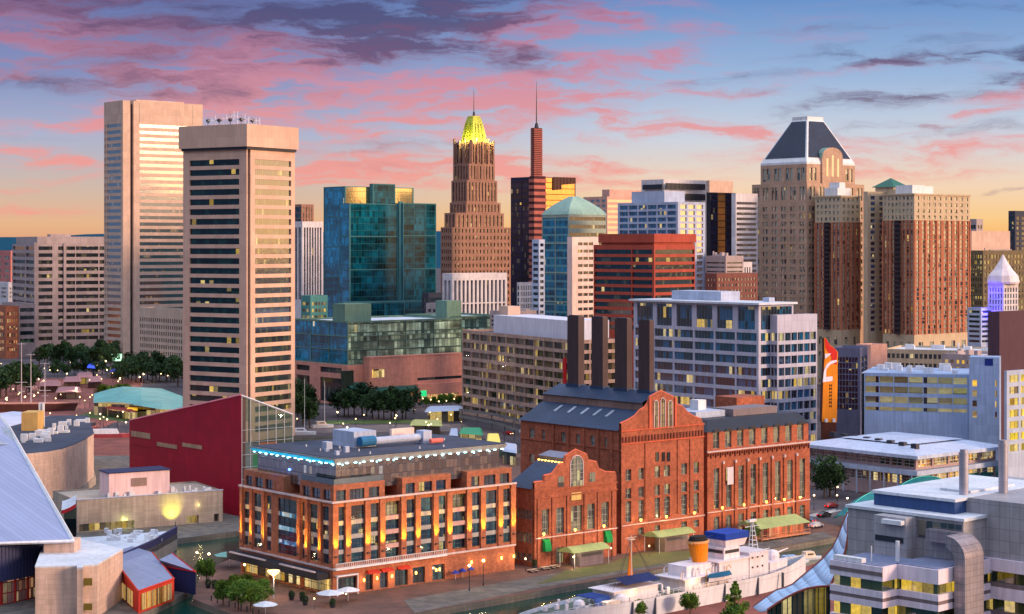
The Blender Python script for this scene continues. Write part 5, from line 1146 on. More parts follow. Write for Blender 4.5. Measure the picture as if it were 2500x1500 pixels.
def power_station():
    # ---- large gabled hall with the four chimneys
    b = Bld('brick_power_station', 'tall red brick former power station with a curved stepped gable and slate roofs', 'building', 1517, 448)
    q7 = lambda x, y: (1200 + .3033 * x, 700 + .3033 * y); q3 = lambda x, y: (1200 + .3033 * x, 1050 + .3033 * y)
    a, bb = b.r(1718), b.l(1271)
    def P(x, y, f=q7): px, py = f(x, y); X = b.r(px); return (X, b.z(py, X))
    ze = b.z(1053); zg = P(1045, 1270)[1]
    prof = [(0, P(1045, 1105)[1]), P(1100, 1082), P(1160, 1045), P(1200, 1000), P(1240, 975), (P(1262, 0)[0], P(1240, 945)[1]), (P(1282, 0)[0], P(1285, 890)[1]), P(1370, 842), P(1478, 893), P(1484, 945), P(1540, 965), P(1590, 1018), P(1640, 1050), P(1690, 1066), (a, P(1703, 1105)[1])]
    zw = P(1045, 1180)[1]                                     # facade with openings up to here, gable above
    cols = ((1080, 1125), (1183, 1226), (1314, 1356), (1390, 1436), (1528, 1574), (1628, 1670))
    us = [0] + [b.r(1200 + .3033 * v) for c in cols for v in c] + [a]
    def zr(y, x=1100): return P(x, y, q3)[1]
    zs = [0, zr(860), zr(800), zr(745), zr(575), zr(555), zr(472), zr(410), zr(318), zw]
    b.facade('R', 0, us, zs, .5, keep=lambda i, j: not (j == 0 and i in (0, 3)))
    fillgable(b.w, prof, 0, .9, zw)
    b.w.box(0, .9, 0, a, bb, ze, skip='btL'); b.w.poly([(0, 0, 0), (0, .9, 0), (0, .9, ze), (0, 0, ze)])
    w7 = lambda v: b.l(1200 + .3033 * v)
    uL = [0] + [w7(v) for v in (930, 908, 830, 795, 710, 680, 595, 560, 430, 405, 345, 305)] + [bb]
    za, zb_ = b.z(1088, 0, w7(800)), b.z(1064, 0, w7(800))
    b.facade('L', 0, uL, [0, b.z(1160), b.z(1138), za, zb_, ze], .4, keep=lambda i, j: j == 1 or i % 2)
    b.finish(BRICKR, {None: G_PP}, ROOFD, frame=WHF, nx=lambda W, h: (2, 2 if h < 3.4 else 4), limit=100)
    # lancets and the row of corbels under the gable
    for x0, x1 in ((1310, 1336), (1362, 1393), (1422, 1452)):
        (X0, Z0), (X1, Z1) = P(x0, 1142), P(x1, 920 if x0 != 1362 else 900); arch_win(b, X0, X1, Z0, Z1, -.04, glassmat('amber_lancet_glass', (70, 60, 40), 1, 3, lit=.6, strength=.35, litcol=(255, 190, 80), refl=.15), DKF, nx=2, nz=5)
    m = MB()
    for x0, x1 in ((1320, 1345), (1370, 1395), (1411, 1437)): (X0, Z0), (X1, Z1) = P(x0, 255, q3), P(x1, 178, q3); k = MB(); k.box(X0, -.12, Z0, X1, -.02, Z1); k.build('window', G_DK, b.root)
    n = 26
    for i in range(n): x = a * (i + .2) / n; m.box(x, -.22, zg + .3, x + a / n * .45, -.01, zg + 1.7)
    m.each('corbel', wallmat('dark_brick', (104, 50, 40), .1), b.root)  # corbels in a darker brick tone
    m = MB(); zt = P(1045, 1245)[1]; m.box(-.1, -.3, zt + 2.3, a + .1, -.01, zt + 2.55); m.box(-.1, -.25, zg - .1, a + .1, -.01, zg + .12)
    for px in (1272, 1478): x = P(px, 0)[0]; m.box(x - .3, -.3, zg + 3, x + .3, -.01, prof[6][1] if px == 1272 else prof[8][1])
    m.build('brick_bands', wallmat('light_brick_band', (196, 92, 66), .1), b.root)
    coping(prof, 0, .9, b)
    m = MB()
    for v in (500, 620, 745, 860, 970): y = w7(v); m.box(-.3, y - .35, 0, -.01, y + .35, ze - .3)
    m.box(-.2, 0, ze - 2.2 - 2.6, -.01, bb, ze - 2.0 - 2.6); m.build('side_pilasters', BRICKR, b.root)
    for x in (1240, 1500, 1600): xx = b.r(1200 + .3033 * x); m = MB(); m.box(xx - .3, -.25, 8, xx + .3, -.01, zg); m.build('pilaster', BRICKR, b.root)
    # roofs: lower slopes, monitor wall, upper slopes
    xm, zm0 = b.r(q7(1238, 0)[0]), b.z(q7(0, 1002)[1], b.r(q7(1238, 0)[0])); zm1 = b.z(q7(0, 940)[1], xm); xr_, zr_ = P(1370, 850); xr_ = max(xr_, xm + 2); xe = 2 * xr_ - xm
    m = MB()
    SL = wallmat('blue_slate', (44, 62, 92), .22, rough=.55, joint=(1.4, .6), mortar=.8)
    Y0, Y1 = .95, bb + .4
    m.poly([(-.5, Y0, ze), (xm, Y0, zm0), (xm, Y1, zm0), (-.5, Y1, ze)]); m.poly([(xm - .4, Y0, zm1), (xr_, Y0, zr_), (xr_, Y1, zr_), (xm - .4, Y1, zm1)])
    m.poly([(xr_, Y0, zr_), (xe + .4, Y0, zm1), (xe + .4, Y1, zm1), (xr_, Y1, zr_)]); m.poly([(xe, Y0, zm0), (a + .4, Y0, ze), (a + .4, Y1, ze), (xe, Y1, zm0)]); m.build('slate_roof', SL, b.root)
    m = MB(); m.poly([(xm, Y0, zm0), (xm, Y1, zm0), (xm, Y1, zm1), (xm, Y0, zm1)]); m.poly([(xe, Y0, zm0), (xe, Y1, zm0), (xe, Y1, zm1), (xe, Y0, zm1)])
    m.poly([(-.5, Y1 - .1, ze), (xm, Y1 - .1, zm0), (xm, Y1 - .1, zm1), (xr_, Y1 - .1, zr_), (xe, Y1 - .1, zm1), (xe, Y1 - .1, zm0), (a + .4, Y1 - .1, ze)][::-1]); m.build('roof_monitor', wallmat('weathered_boarding', (132, 104, 96), .2, joint=(1.1, 9), mortar=.7), b.root)
    m = MB()
    def onroof(f, y): x = -.5 + (xm + .5) * f; return (x, y, ze + (zm0 - ze) * f + .25)
    for v in (955, 855, 755, 650, 540):
        y = b.l(1200 + .3033 * v, xm * .7); k = MB(); p = [onroof(.55, y - .45), onroof(.55, y + .45), onroof(.85, y + .45), onroof(.85, y - .45)]; lo = [(c[0], c[1], c[2] - .6) for c in p]
        k.poly(p); [k.poly([lo[i], lo[(i + 1) % 4], p[(i + 1) % 4], p[i]]) for i in range(4)]; k.build('skylight', wallmat('skylight_glass', (150, 160, 176), rough=.2), b.root)
    # four chimneys standing on the ridge
    ref = None
    for pc, pl, pr, yt, yb_ in ((1412, 1385, 1426.5, 772.8, 938), (1471.5, 1444, 1484.5, 775.8, 943), (1530.6, 1501, 1543.6, 779.5, 948), (1585.8, 1558.5, 1596.5, 783.4, 953)):
        xx = xr_ - 1.0; yy = b.l(pc, xx); x1 = b.r(pr, yy); y1 = b.l(pl, xx); lab = {1412: 'brown steel chimney farthest left, beside the red banner', 1471.5: 'brown steel chimney second from the left on the slate ridge', 1530.6: 'brown steel chimney second from the right on the slate ridge', 1585.8: 'brown steel chimney farthest right, nearest the peaked brick gable'}[pc]
        t = thing('chimney', lab, 'chimney', tuple(Vector(b.root.location) + Matrix.Rotation(b.a, 3, 'Z') @ Vector((xx, yy, 0)) + Vector((0, 0, zr_ - 4))), b.a, 'four chimneys on the power station')
        hh = b.z(yt, xx, yy) - zr_ + 4; k = MB(); k.box(0, 0, 0, x1 - xx, y1 - yy, hh, 0); k.build('shaft', wallmat('chimney_cladding', (72, 54, 58), .1, rough=.6, joint=(.7, 80), mortar=.85), t)
        k = MB(); k.box(.3, .3, hh, x1 - xx - .3, y1 - yy - .3, hh + .25); k.build('flue', DARKM, t); k = MB(); k.box(-.3, -.3, 2.5, x1 - xx + .3, y1 - yy + .3, 4.3); k.build('flashing', wallmat('blue_slate', (0, 0, 0)), t)
    # ---- long right-hand wing with tall windows and dormers
    e = Bld('brick_annex', 'long red brick annex with tall arched windows and dormers right of the gabled power station', 'building', 1727, 470)
    a2 = e.r(1977); D = 26
    q9 = lambda x, y: (1750 + .3033 * x, 1050 + .3033 * y)
    def P3(x, y): px, py = q3(x, y); X = e.r(px); return X, e.z(py, X)
    zc = P3(1760, 182)[1]; zl = P3(1760, 668)[1]
    cols = [(1790 + 98.6 * i, 1790 + 98.6 * i + 44) for i in range(8)]
    us = [0] + [e.r(1200 + .3033 * v) for c in cols for v in c] + [a2]
    zs = [0, 1.0, zl * .82 - .6, zl + 1.0, P3(1800, 545)[1], P3(1800, 310)[1], zc]
    zs = [0, .3, zl - 2.2, zl + .8, P3(1800, 500)[1] , P3(1800, 480)[1], P3(1800, 318)[1], zc]
    e.facade('R', 0, us, [0, .5, zl - 1.2, zl + .8, P3(1800, 310)[1], zc], .45)
    za2 = P3(1760, 20)[1]; ua = [.3] + [e.r(1200 + .3033 * v) for i in range(8) for v in (1790 + 97 * i, 1840 + 97 * i)] + [a2 - .2]
    e.facade('R', .3, ua, [zc, zc + .8, za2 - .2, za2], .4)
    e.w.box(0, 0, 0, a2, D, zc, skip='bRt'); e.w.box(.3, .3, zc, a2 - .2, D, za2, skip='bRt')
    e.finish(BRICKR, {None: G_PP}, ROOFD, frame=WHF, nx=lambda W, h: (2, 5 if h > 5 else 2), limit=100)
    m = MB(); zt = za2 + 2.8; m.prism([(0, 0), (a2, 0), (a2, D), (0, D)], za2 + .01, zt, 0, [(3.4, 3.4), (a2 - 1, 3.4), (a2 - 1, D - 3), (3.4, D - 3)]); m.build('roof', wallmat('dark_slate', (34, 36, 50), .2, rough=.5), e.root)
    for i in range(8):
        x = (ua[1 + 2 * i] + ua[2 + 2 * i]) / 2; m = MB(); r = (ua[2] - ua[1]) / 2 + .25
        ps = [(x + r * math.cos(t), za2 - .1 + .9 * math.sin(t)) for t in [math.pi * k / 6 for k in range(7)]]
        m.poly([(p[0], -.15, p[1]) for p in ps])
        for k in range(6): m.poly([(ps[k][0], -.15, ps[k][1]), (ps[k + 1][0], -.15, ps[k + 1][1]), (ps[k + 1][0], 2.6, ps[k + 1][1]), (ps[k][0], 2.6, ps[k][1])])
        m.build('dormer_roof', wallmat('dark_slate', (0, 0, 0)), e.root)
    m = MB(); m.box(-.4, -.5, zc + .01, a2 + .3, -.01, zc + .35)
    m.box(-.2, -.35, zl, a2, -.01, zl + .22); m.build('string_course', STRING, e.root)
    m = MB(); n = 44
    for i in range(n): x = a2 * (i + .2) / n; m.box(x, -.3, zc - 1.0 - .5 * (i % 2), x + .32, -.01, zc - .3)
    m.each('corbel', wallmat('dark_brick', (0, 0, 0)), e.root)
    for i in range(1, 8):
        x = (us[2 * i] + us[2 * i + 1]) / 2; m = MB(); m.box(x - .35, -.35, 0, x + .35, -.01, P3(1800, 280)[1]); m.build('pilaster', BRICKR, e.root)
        m = MB(); m.box(x - .3, -.5, P3(1800, 280)[1], x + .3, -.01, P3(1800, 280)[1] + .7); m.build('capital', STRING, e.root)
    m = MB(); x0, x1 = e.r(1728, 8), e.r(1800, 8); m.box(4, 8, za2, 15, 18, za2 + 4.4); m.build('plant_room', WHTB, e.root)
    m = MB(); m.box(16, 6, za2 + .5, 33, 14, za2 + 4.6); m.build('louvred_screen', wallmat('louvre_grey', (130, 118, 124), .1, joint=(.5, 20), mortar=.6), e.root)
    m = MB(); m.box(9, 12, za2 + 4.4, 12, 15, za2 + 7.0); m.build('roof_vent', WMET, e.root)
    m = MB(); m.box(28, 16, za2, a2 - .3, 24, za2 + 6.4); m.build('brick_penthouse', BRICKR, e.root)
    m = MB(); x = us[3]; m.box(x - .1, -.6, P3(1890, 440)[1], us[4] + .1, -.5, P3(1890, 300)[1]); m.build('banner', wallmat('white_banner', (210, 196, 206)), e.root)
    # ---- small gabled hall in front
    s = Bld('small_gabled_hall', 'smaller red brick hall with a stepped baroque gable and one big arched window', 'building', 1305, 429)
    a3, b3 = s.r(1505), s.l(1240)
    def P4(x, y): px, py = q3(x, y); X = s.r(px); return X, s.z(py, X)
    prof = [(0, P4(345, 428)[1]), P4(360, 424), P4(425, 418), P4(428, 372), P4(490, 358), P4(520, 322), P4(545, 285), P4(590, 268), (P4(600, 0)[0], P4(598, 212)[1]), P4(683, 162), P4(772, 200), P4(784, 248), P4(850, 262), P4(872, 318), P4(925, 342), P4(1000, 345), (a3, P4(1003, 372)[1])]
    zw = P4(345, 500)[1]
    us = [0] + [s.r(1200 + .3033 * v) for v in (405, 465, 520, 585, 640, 732, 770, 832, 885, 945)] + [a3]
    zb0, zb1 = P4(435, 850)[1], P4(435, 640)[1]
    s.facade('R', 0, us, [0, .3, P4(435, 960)[1], zb0, zb1, zw], .5, keep=lambda i, j: j == 1 or i in (1, 3))
    fillgable(s.w, prof, 0, .8, zw); zE = P4(345, 480)[1]
    s.w.box(0, .8, 0, a3, b3, zE, skip='btL'); s.w.poly([(0, 0, 0), (0, .8, 0), (0, .8, zw), (0, 0, zw)])
    s.facade('L', 0, cells(0, b3, 7, 1.0, (1, 1)), [0, 1.2, 3.0, 5.5, 8.0, 11, 13.2, zE], .35)
    s.finish(BRICKR, {None: G_PP}, ROOFD, frame=WHF, nx=lambda W, h: (3 if W > 1.8 else 2, 4 if h > 4 else 2), limit=100)
    (X0, Z0), (X1, Z1) = P4(636, 462), P4(733, 205); arch_win(s, X0, X1, Z0, Z1, -.05, G_PP, WHF, nx=4, nz=6)
    for x0, x1, y0, y1 in ((535, 580, 462, 372), (788, 832, 420, 340)): (X0, Z0), (X1, Z1) = P4(x0, y0), P4(x1, y1); k = MB(); k.box(X0, -.1, Z0, X1, -.02, Z1); k.build('window', G_PP, s.root)
    (X0, Z0), (X1, Z1) = P4(640, 568), P4(720, 498); k = MB(); k.box(X0, -.15, Z0, X1, -.02, Z1); k.build('stone_plaque', wallmat('yellow_plaque', (210, 180, 110)), s.root)
    coping(prof, 0, .8, s)
    m = MB()
    for y in (560, 500): z = P4(345, y)[1]; m.box(-.1, -.28, z, a3 + .1, -.01, z + .3)
    for v in (375, 492, 612, 750, 858, 975): x = s.r(1200 + .3033 * v); m.box(x - .35, -.27, 0, x + .35, -.012, P4(345, 562)[1])
    m.build('brick_bands', BRICKR, s.root)
    m = MB(); z = P4(435, 868)[1]; m.box(0, -.5, z, a3, -.29, z + .2); m.build('string_course', STRING, s.root)
    xm = a3 * .38; zr_ = P4(683, 190)[1]; m = MB(); m.poly([(-.4, .85, zE), (xm, .85, zr_ - 1.6), (xm, b3, zr_ - 1.6), (-.4, b3, zE)]); m.poly([(a3 - xm, .85, zr_ - 1.6), (a3 + .2, .85, zE), (a3 + .2, b3, zE), (a3 - xm, b3, zr_ - 1.6)]); m.build('slate_roof', wallmat('blue_slate', (0, 0, 0)), s.root)
    m = MB(); m.poly([(xm - .6, .85, zr_ - .9), (a3 / 2, .85, zr_), (a3 / 2, b3, zr_), (xm - .6, b3, zr_ - .9)]); m.poly([(a3 / 2, .85, zr_), (a3 - xm + .6, .85, zr_ - .9), (a3 - xm + .6, b3, zr_ - .9), (a3 / 2, b3, zr_)]); m.poly([(xm, .9, zr_ - 1.6), (xm, b3, zr_ - 1.6), (xm, b3, zr_ - .9), (xm, .9, zr_ - .9)]); m.build('ridge_roof', wallmat('grey_seamed_roof', (136, 136, 154), .12, joint=(.7, 60), mortar=.7), s.root)
    m = MB(); [m.box(xm - .9, b3 * (i + .3) / 8, zr_ - 2.1, xm - .5, b3 * (i + .3) / 8 + .5, zr_ - 1.8) for i in range(8)]; m.each('ridge_lamp', WARM, s.root)
    for v, y0 in ((432, 925), (925, 855)):
        X0, Z0 = P4(v, y0); m = MB(); w = .95
        prof2 = [(-.1 - 1.2 * math.sin(t), Z0 - 1.4 + 2.8 * math.cos(t)) for t in [math.pi / 2 * k / 5 for k in range(6)]]
        for k in range(5): (ya, zA), (yb_, zB) = prof2[k], prof2[k + 1]; m.poly([(X0 - w, ya, zA), (X0 - w, yb_, zB), (X0 + w, yb_, zB), (X0 + w, ya, zA)])
        for sd in (-w, w): m.poly([(X0 + sd, p[0], p[1]) for p in prof2] + [(X0 + sd, -.1, prof2[-1][1])])
        m.build('green_awning', wallmat('green_canvas', (0, 120, 60), .1), s.root)
    # lamps along the long string course
    for bl, X, Zc in ((b, [b.r(1200 + .3033 * v) for v in (1180, 1385, 1610)], None), (e, [e.r(1200 + .3033 * v) for v in (1835, 2010, 2190, 2335, 2460)], None), (s, [s.r(1200 + .3033 * v) for v in (398, 650, 882)], None)):
        for x in X:
            zc_ = bl.z({id(b): 1050 + .3033 * 735, id(e): 1050 + .3033 * 600, id(s): 1050 + .3033 * 830}[id(bl)], x) if False else (zl + .6 if bl is not s else P4(435, 868)[1] + .6)
            k = MB(); k.cyl(x, -1.0, zc_ + .2, zc_ + .75, .16, .3, 8); k.box(x - .06, -1.0, zc_ + .1, x + .06, -.02, zc_ + .2, 1); k.build('wall_lamp', [WARM, DARKM], bl.root)
            lamp((x, -1.15, zc_ + .5), (1, .62, .16), 1400, bl.root, .2)
    m = MB(); m.box(-.1, -.45, zl, a, -.31, zl + .22); m.build('string_course', STRING, b.root)
power_station()
# ---------------------------------------------------------------- left foreground: aquarium and its neighbours
BOARD = wallmat('board_marked_concrete', (176, 160, 146), .14, joint=(3.0, .6), mortar=.9, streak=.2)
PALEC = wallmat('pale_pink_concrete', (206, 176, 160), .10, joint=(2.0, 1.0), mortar=.92, streak=.2)
CRIM = wallmat('crimson_cladding', (164, 16, 46), .08, joint=(5.0, 2.4), mortar=.9, rough=.55)
def clearglass(name):
    m = bpy.data.materials.new(name); m.use_nodes = True; N = NT(m.node_tree)
    g = N.a('ShaderNodeBsdfGlossy', {'Color': (.6, .7, .7, 1), 'Roughness': .08}); d = N.a('ShaderNodeBsdfDiffuse', {'Color': lin((110, 140, 130))}); t = N.a('ShaderNodeBsdfTransparent', {'Color': (.8, .9, .86, 1)})
    a = N.a('ShaderNodeMixShader', {0: .7, 1: g.outputs[0], 2: d.outputs[0]}); b = N.a('ShaderNodeMixShader', {0: .62, 1: a.outputs[0], 2: t.outputs[0]}); N.link(b.outputs[0], N.a('ShaderNodeOutputMaterial').inputs[0]); return m
def aquarium():
    b = Bld('crimson_aquarium_wing', 'tall crimson slab with a slanting top and glass wedge at the aquarium', 'building', 587, 510)
    y1 = b.l(316); zA, zB = b.z(966), b.z(1028, 0, y1); D = 1.6
    m = MB()
    m.poly([(0, 0, 0), (0, y1, 0), (0, y1, zB), (0, 0, zA)][::-1]); m.poly([(0, 0, zA), (0, y1, zB), (D, y1, zB), (D, 0, zA)]); m.poly([(D, 0, 0), (D, y1, 0), (D, y1, zB), (D, 0, zA)]); m.poly([(0, y1, 0), (D, y1, 0), (D, y1, zB), (0, y1, zB)]); m.poly([(0, 0, 0), (D, 0, 0), (D, 0, zA), (0, 0, zA)])
    m.build('wall', CRIM, b.root)
    m = MB(); m.tube([(.2, 0, zA + .1), (.2, y1, zB + .1)], .35, 4); m.build('coping', wallmat('pink_coping', (200, 110, 120)), b.root)
    q = lambda x, y: (.3033 * x, 1050 + .3033 * y)
    for x0, x1, y0, y1_ in ((1058, 1212, 5, 75), (1266, 1426, 97, 155), (1470, 1628, 102, 158)):
        pa, pb = q(x0, y0), q(x1, y1_); ya, yb = b.l(pa[0]), b.l(pb[0]); k = MB(); k.box(-.15, yb, b.z(pb[1], 0, yb), -.02, ya, b.z(pa[1], 0, ya)); k.build('window', wallmat('beige_blind_window', (176, 140, 112), .1, joint=(1.4, 8), mortar=.8), b.root)
    k = MB(); pa = q(1060, 120); ya, yb = b.l(q(1060, 0)[0]), b.l(q(1205, 0)[0]); k.box(-.12, yb, b.z(q(0, 142)[1], 0, yb), -.02, ya, b.z(q(0, 118)[1], 0, ya)); k.build('vent_grille', wallmat('dark_crimson', (60, 8, 20)), b.root)
    # glass wedge on the right
    x1 = b.r(712); z1 = b.z(1012, x1)
    G_W = clearglass('clear_wedge_glass')
    G_W_ = glassmat('aquarium_glass', (70, 96, 92), 1.6, 1.6, lit=.05, blindp=.4, blind=(96, 110, 100), mull=.10, zm=.12, mcol=(170, 180, 176), strength=.5, litcol=(120, 230, 120), refl=.12)
    m = MB(); m.poly([(D, -.5, 0), (x1, -.5, 0), (x1, -.5, z1), (.1, -.5, zA - .2), (.1, -.5, 0)]); m.poly([(.1, -.5, zA - .2), (x1, -.5, z1), (x1 - 4, 16, z1 - 3), (D, 16, zA - 8)]); m.poly([(x1, -.5, 0), (x1, 16, 0), (x1 - 4, 16, z1 - 3), (x1, -.5, z1)])
    m.build('glass_wedge', G_W, b.root)
    m = MB()
    for i in range(7): x = .1 + (x1 - .1) * i / 6; m.tube([(x, -.6, 0), (x, -.6, zA - .2 + (z1 - zA) * i / 6)], .09, 4)
    for i in range(1, 8): z = z1 * i / 8; m.tube([(.1, -.6, z), (x1, -.6, z)], .05, 4)
    m.tube([(.1, -.6, zA), (x1, -.6, z1)], .25, 4); m.build('steel_lattice', WMET, b.root)
    k = MB(); k.box(4, -.2, 8, 14, -.1, 17); k.build('colour_panel', emis('green_exhibit_glow', (30, 150, 90), .3), b.root)
    k = MB(); k.box(6, -.09, 17.2, 12, .1, 20); k.build('colour_panel', emis('orange_exhibit_glow', (200, 90, 40), .4), b.root)
    # low board-marked concrete block
    c = Bld('low_concrete_hall', 'low board-marked concrete hall floodlit yellow in the middle of its wall', 'building', 188, 481, 30)
    a = c.r(544); T = c.z(1222); d = 22
    q1 = lambda v: c.r(.3033 * v)
    c.facade('R', 0, [0, .6, q1(1082), q1(1500), q1(1600), q1(1722), q1(1762), a], [0, .1, 2.2, 3.2, 3.4, T], 1.6, keep=lambda i, j: (j == 0 and i in (0, 1, 2)))
    c.w.box(0, 0, 0, a, d, T, skip='bRt'); c.w.poly([(0, 0, T - .5), (a, 0, T - .5), (a, d, T - .5), (0, d, T - .5)])
    c.finish(BOARD, {None: glassmat('hall_glass', (46, 44, 34), 1.2, 3, lit=.3, blindp=.3, strength=.8, refl=.1)}, ROOFW)
    m = MB(); m.box(-.15, -.15, T, a + .1, .35, T + .2); m.build('coping', WHTB, c.root)
    x = q1(1380); lamp((x, -3.2, 1.6), (1, .95, .12), 3600, c.root, .6, 'SPOT', (R(130), 0, 0), spot_size=R(82), spot_blend=.8)
    k = MB(); k.cyl(x, -3.2, 0, 1.4, .12, .12, 6); k.build('floodlight', DARKM, c.root); lamp((q1(1000), -.8, 2.4), (.8, 1, .3), 160, c.root, .2)
    k = MB(); k.box(q1(1595) - .15, -.3, 4.9, q1(1595) + .15, -.02, 5.2); k.build('wall_lamp', WARM, c.root); lamp((q1(1595), -.8, 5), (1, .9, .4), 60, c.root, .1)
    # pale box on its roof
    x0, x1 = c.r(266, 4), c.r(414, 4); zt = c.z(1157, x0, 4)
    m = MB(); m.box(x0, 4, T - .5, x1, 12, zt); m.build('roof_house', wallmat('pale_pink_render', (224, 190, 190), .05), c.root)
    m = MB(); m.box(x0 - .3, 3.7, zt, x1 + .3, 12.3, zt + .25); m.build('roof_house_roof', wallmat('navy_roof', (40, 46, 84)), c.root)
    m = MB(); xa = c.r(320, 4); m.box(xa, 3.85, zt - 3.8, c.r(358, 4), 3.98, zt - 1.6); m.build('louvre', wallmat('taupe_louvre', (150, 124, 116), .05, joint=(9, .3), mortar=.7), c.root)
    m = MB(); random.seed(5)
    for i in range(22): x = c.r(random.uniform(250, 520), 6); y = random.uniform(1, 8); w = random.uniform(.4, 1.3); m.box(x, y, T - .49, x + w, y + w, T - .4 + random.uniform(.4, 1.4))
    m.each('roof_unit', WMET, c.root)
    # curved concrete theatre behind
    t = thing('curved_concrete_theatre', 'curved blank concrete theatre with a dark flat roof beside the crimson slab', 'building', (gp(148, 1240)[0], 535, 0))
    zt = 16.0; W = lambda px, Y: ((px - 1250) * Y / F - t.location.x, Y - 535)
    pts = [W(36, 520), W(70, 522), W(110, 526)] + [W(148, 533), W(178, 545), W(206, 560), W(229, 578)] + [W(214, 640), W(120, 640), W(20, 600)]
    m = MB(); m.prism(pts, 2.4, zt); m.build('wall', PALEC, t)
    m = MB(); inn = [(p[0] * .97, p[1] * .97 + 1.5) for p in pts]; m.prism(inn, zt + .01, zt + .2); m.build('roof', ROOFD, t)
    m = MB(); inn = [(p[0] * .82 , p[1] * .82 + 9) for p in pts]; m.prism(inn, 0, 2.39); m.build('plinth', BOARD, t)
    m = MB(); random.seed(9)
    for i in range(26):
        x = random.uniform(W(60, 560)[0], W(190, 590)[0]); y = random.uniform(14, 80); w = random.uniform(.8, 3); m.box(x, y, zt + .2, x + w, y + w * .8, zt + random.uniform(.7, 2.4))
    m.each('roof_unit', WMET, t); m = MB(); m.box(W(52, 585)[0], 50, zt + .2, W(92, 585)[0], 58, zt + 6); m.build('stair_head', wallmat('yellow_stair_head', (200, 160, 96)), t)
    m = MB(); m.box(W(100, 600)[0], 62, zt + .2, W(104, 600)[0], 64, zt + 8); m.box(W(108, 600)[0], 62, zt + .2, W(111, 600)[0], 64, zt + 8); m.each('flue', WMET, t)
aquarium()
def near_left():
    # great metal roof falling towards the viewer
    t = thing('metal_pyramid_roof', 'huge pale ribbed metal roof sloping down at the left edge', 'roof', (gp(178, 1330)[0], 395, 0))
    o = t.location; W = lambda px, py, Y: tuple(wp(px, py, Y) - o)
    A, B_, C, E = W(178, 1319, 385), W(-260, 1334, 380), W(-60, 940, 452), W(22, 1044, 436)
    Bk = (E[0] - 25, E[1] + 50, 6); m = MB()
    n = Vector((0, -.35, -.5))
    m.poly([B_, A, E, C]); m.poly([A, Bk, E]); m.poly([E, Bk, C])
    m.build('metal_roof', wallmat('ribbed_metal_roof', (138, 150, 190), .04, streak=0, joint=(1.5, 200), mortar=.55, rough=.5, spec=.5), t)
    m = MB(); m.tube([A, E], .45, 4); m.tube([E, C], .4, 4); m.tube([Vector(A) + Vector((.3, 0, -.2)), Vector(B_) + Vector((0, 0, -.2))], .35, 4); m.build('edge_trim', WMET, t)
    g = MB(); g.poly([W(-60, 1030, 440), W(24, 1046, 434), W(36, 1084, 428), W(-60, 1090, 424)]); k = g.build('glass_panel', wallmat('skylight_glass', (150, 160, 176), rough=.2), t)
    m = MB(); m.prism([(A[0] - 6.2, A[1] + .4), (A[0] + .2, A[1] + .4), (A[0] + .2, A[1] + 6), (A[0] - 6.2, A[1] + 6)], 7, A[2] - .3); m.build('support_wall', PALEC, t)
    # pale concrete block with a white roof
    b = thing('concrete_block_house', 'pale concrete block with a flat white roof and two small yellow windows', 'building', (gp(237, 1382, 10.4)[0], gp(237, 1382, 10.4)[1], 0))
    o2 = b.location; zt = 10.4
    L2 = lambda px, py: (gp(px, py, zt)[0] - o2.x, gp(px, py, zt)[1] - o2.y)
    pts = [L2(86, 1387), L2(188, 1385), L2(188, 1390), L2(203, 1390), L2(203, 1384), L2(237, 1382), L2(300, 1344), L2(180, 1316), L2(120, 1318), L2(100, 1350)]
    m = MB(); m.prism(pts, 0, zt); m.build('wall', PALEC, b)
    m = MB(); m.prism([(p[0] * 1.005, p[1] * 1.005) for p in pts], zt + .01, zt + .35); m.build('roof', ROOFW, b)
    W3 = lambda px, py, Y: tuple(wp(px, py, Y) - o2)
    for px0, px1, py0, py1, mt in ((98, 116, 1415, 1438, emis('yellow_window_glow', (230, 200, 90), .75)), (205, 225, 1412, 1430, wallmat('olive_window', (110, 100, 40))), (205, 225, 1474, 1490, wallmat('olive_window', (110, 100, 40))), (98, 116, 1478, 1496, DARKM)):
        Y = o2.y + L2((px0 + px1) / 2, 1385)[1] - .12; p, q_ = wp(px0, py1, Y) - o2, wp(px1, py0, Y) - o2; k = MB(); k.box(p.x, p.y - .1, p.z, q_.x, p.y + .05, q_.z); k.build('window', mt, b)
    # navy ribbed drum with red framed glazing
    c = thing('ribbed_drum_building', 'dark navy ribbed curved building with red framed windows in the bottom left corner', 'building', (-98, 392, 0)); z0, z1 = zt - 5.6, zt + 2.0
    z1 = H - (1360 - HZ) * 372 / F; z0 = z1 - 7.2
    cx, cy = wp(-20, 1360, 405).x + 98, 13.0; r = 24.5
    n = 48; m = MB(); arc = [(cx + r * math.cos(R(-100 + i * 125 / n)) * .62, cy + r * math.sin(R(-100 + i * 125 / n))) for i in range(n + 1)]
    for i in range(n):
        p, q_ = arc[i], arc[i + 1]; m.poly([(p[0], p[1], z0), (q_[0], q_[1], z0), (q_[0], q_[1], z1), (p[0], p[1], z1)])
        m.tube([(p[0], p[1], z0), (p[0], p[1], z1)], .14, 4)
    m.build('ribbed_wall', wallmat('navy_ribbed_metal', (52, 56, 92), .1, rough=.45), c)
    m = MB(); m.poly([(p[0], p[1], z1 - .6) for p in arc] + [(cx - 18, cy + 20, z1 - .6), (cx - 18, cy - 24, z1 - .6)]); m.build('roof', ROOFW, c)
    m = MB(); k = MB(); ar2 = [(p[0] * .97 + cx * .03, p[1] * .97 + cy * .03) for p in arc]
    for i in range(n):
        p, q_ = ar2[i], ar2[i + 1]; k.poly([(p[0], p[1], 0), (q_[0], q_[1], 0), (q_[0], q_[1], z0 + .1), (p[0], p[1], z0 + .1)])
        if i % 4 == 0: m.box(p[0] - .25, p[1] - .25, 0, p[0] + .25, p[1] + .25, z0)
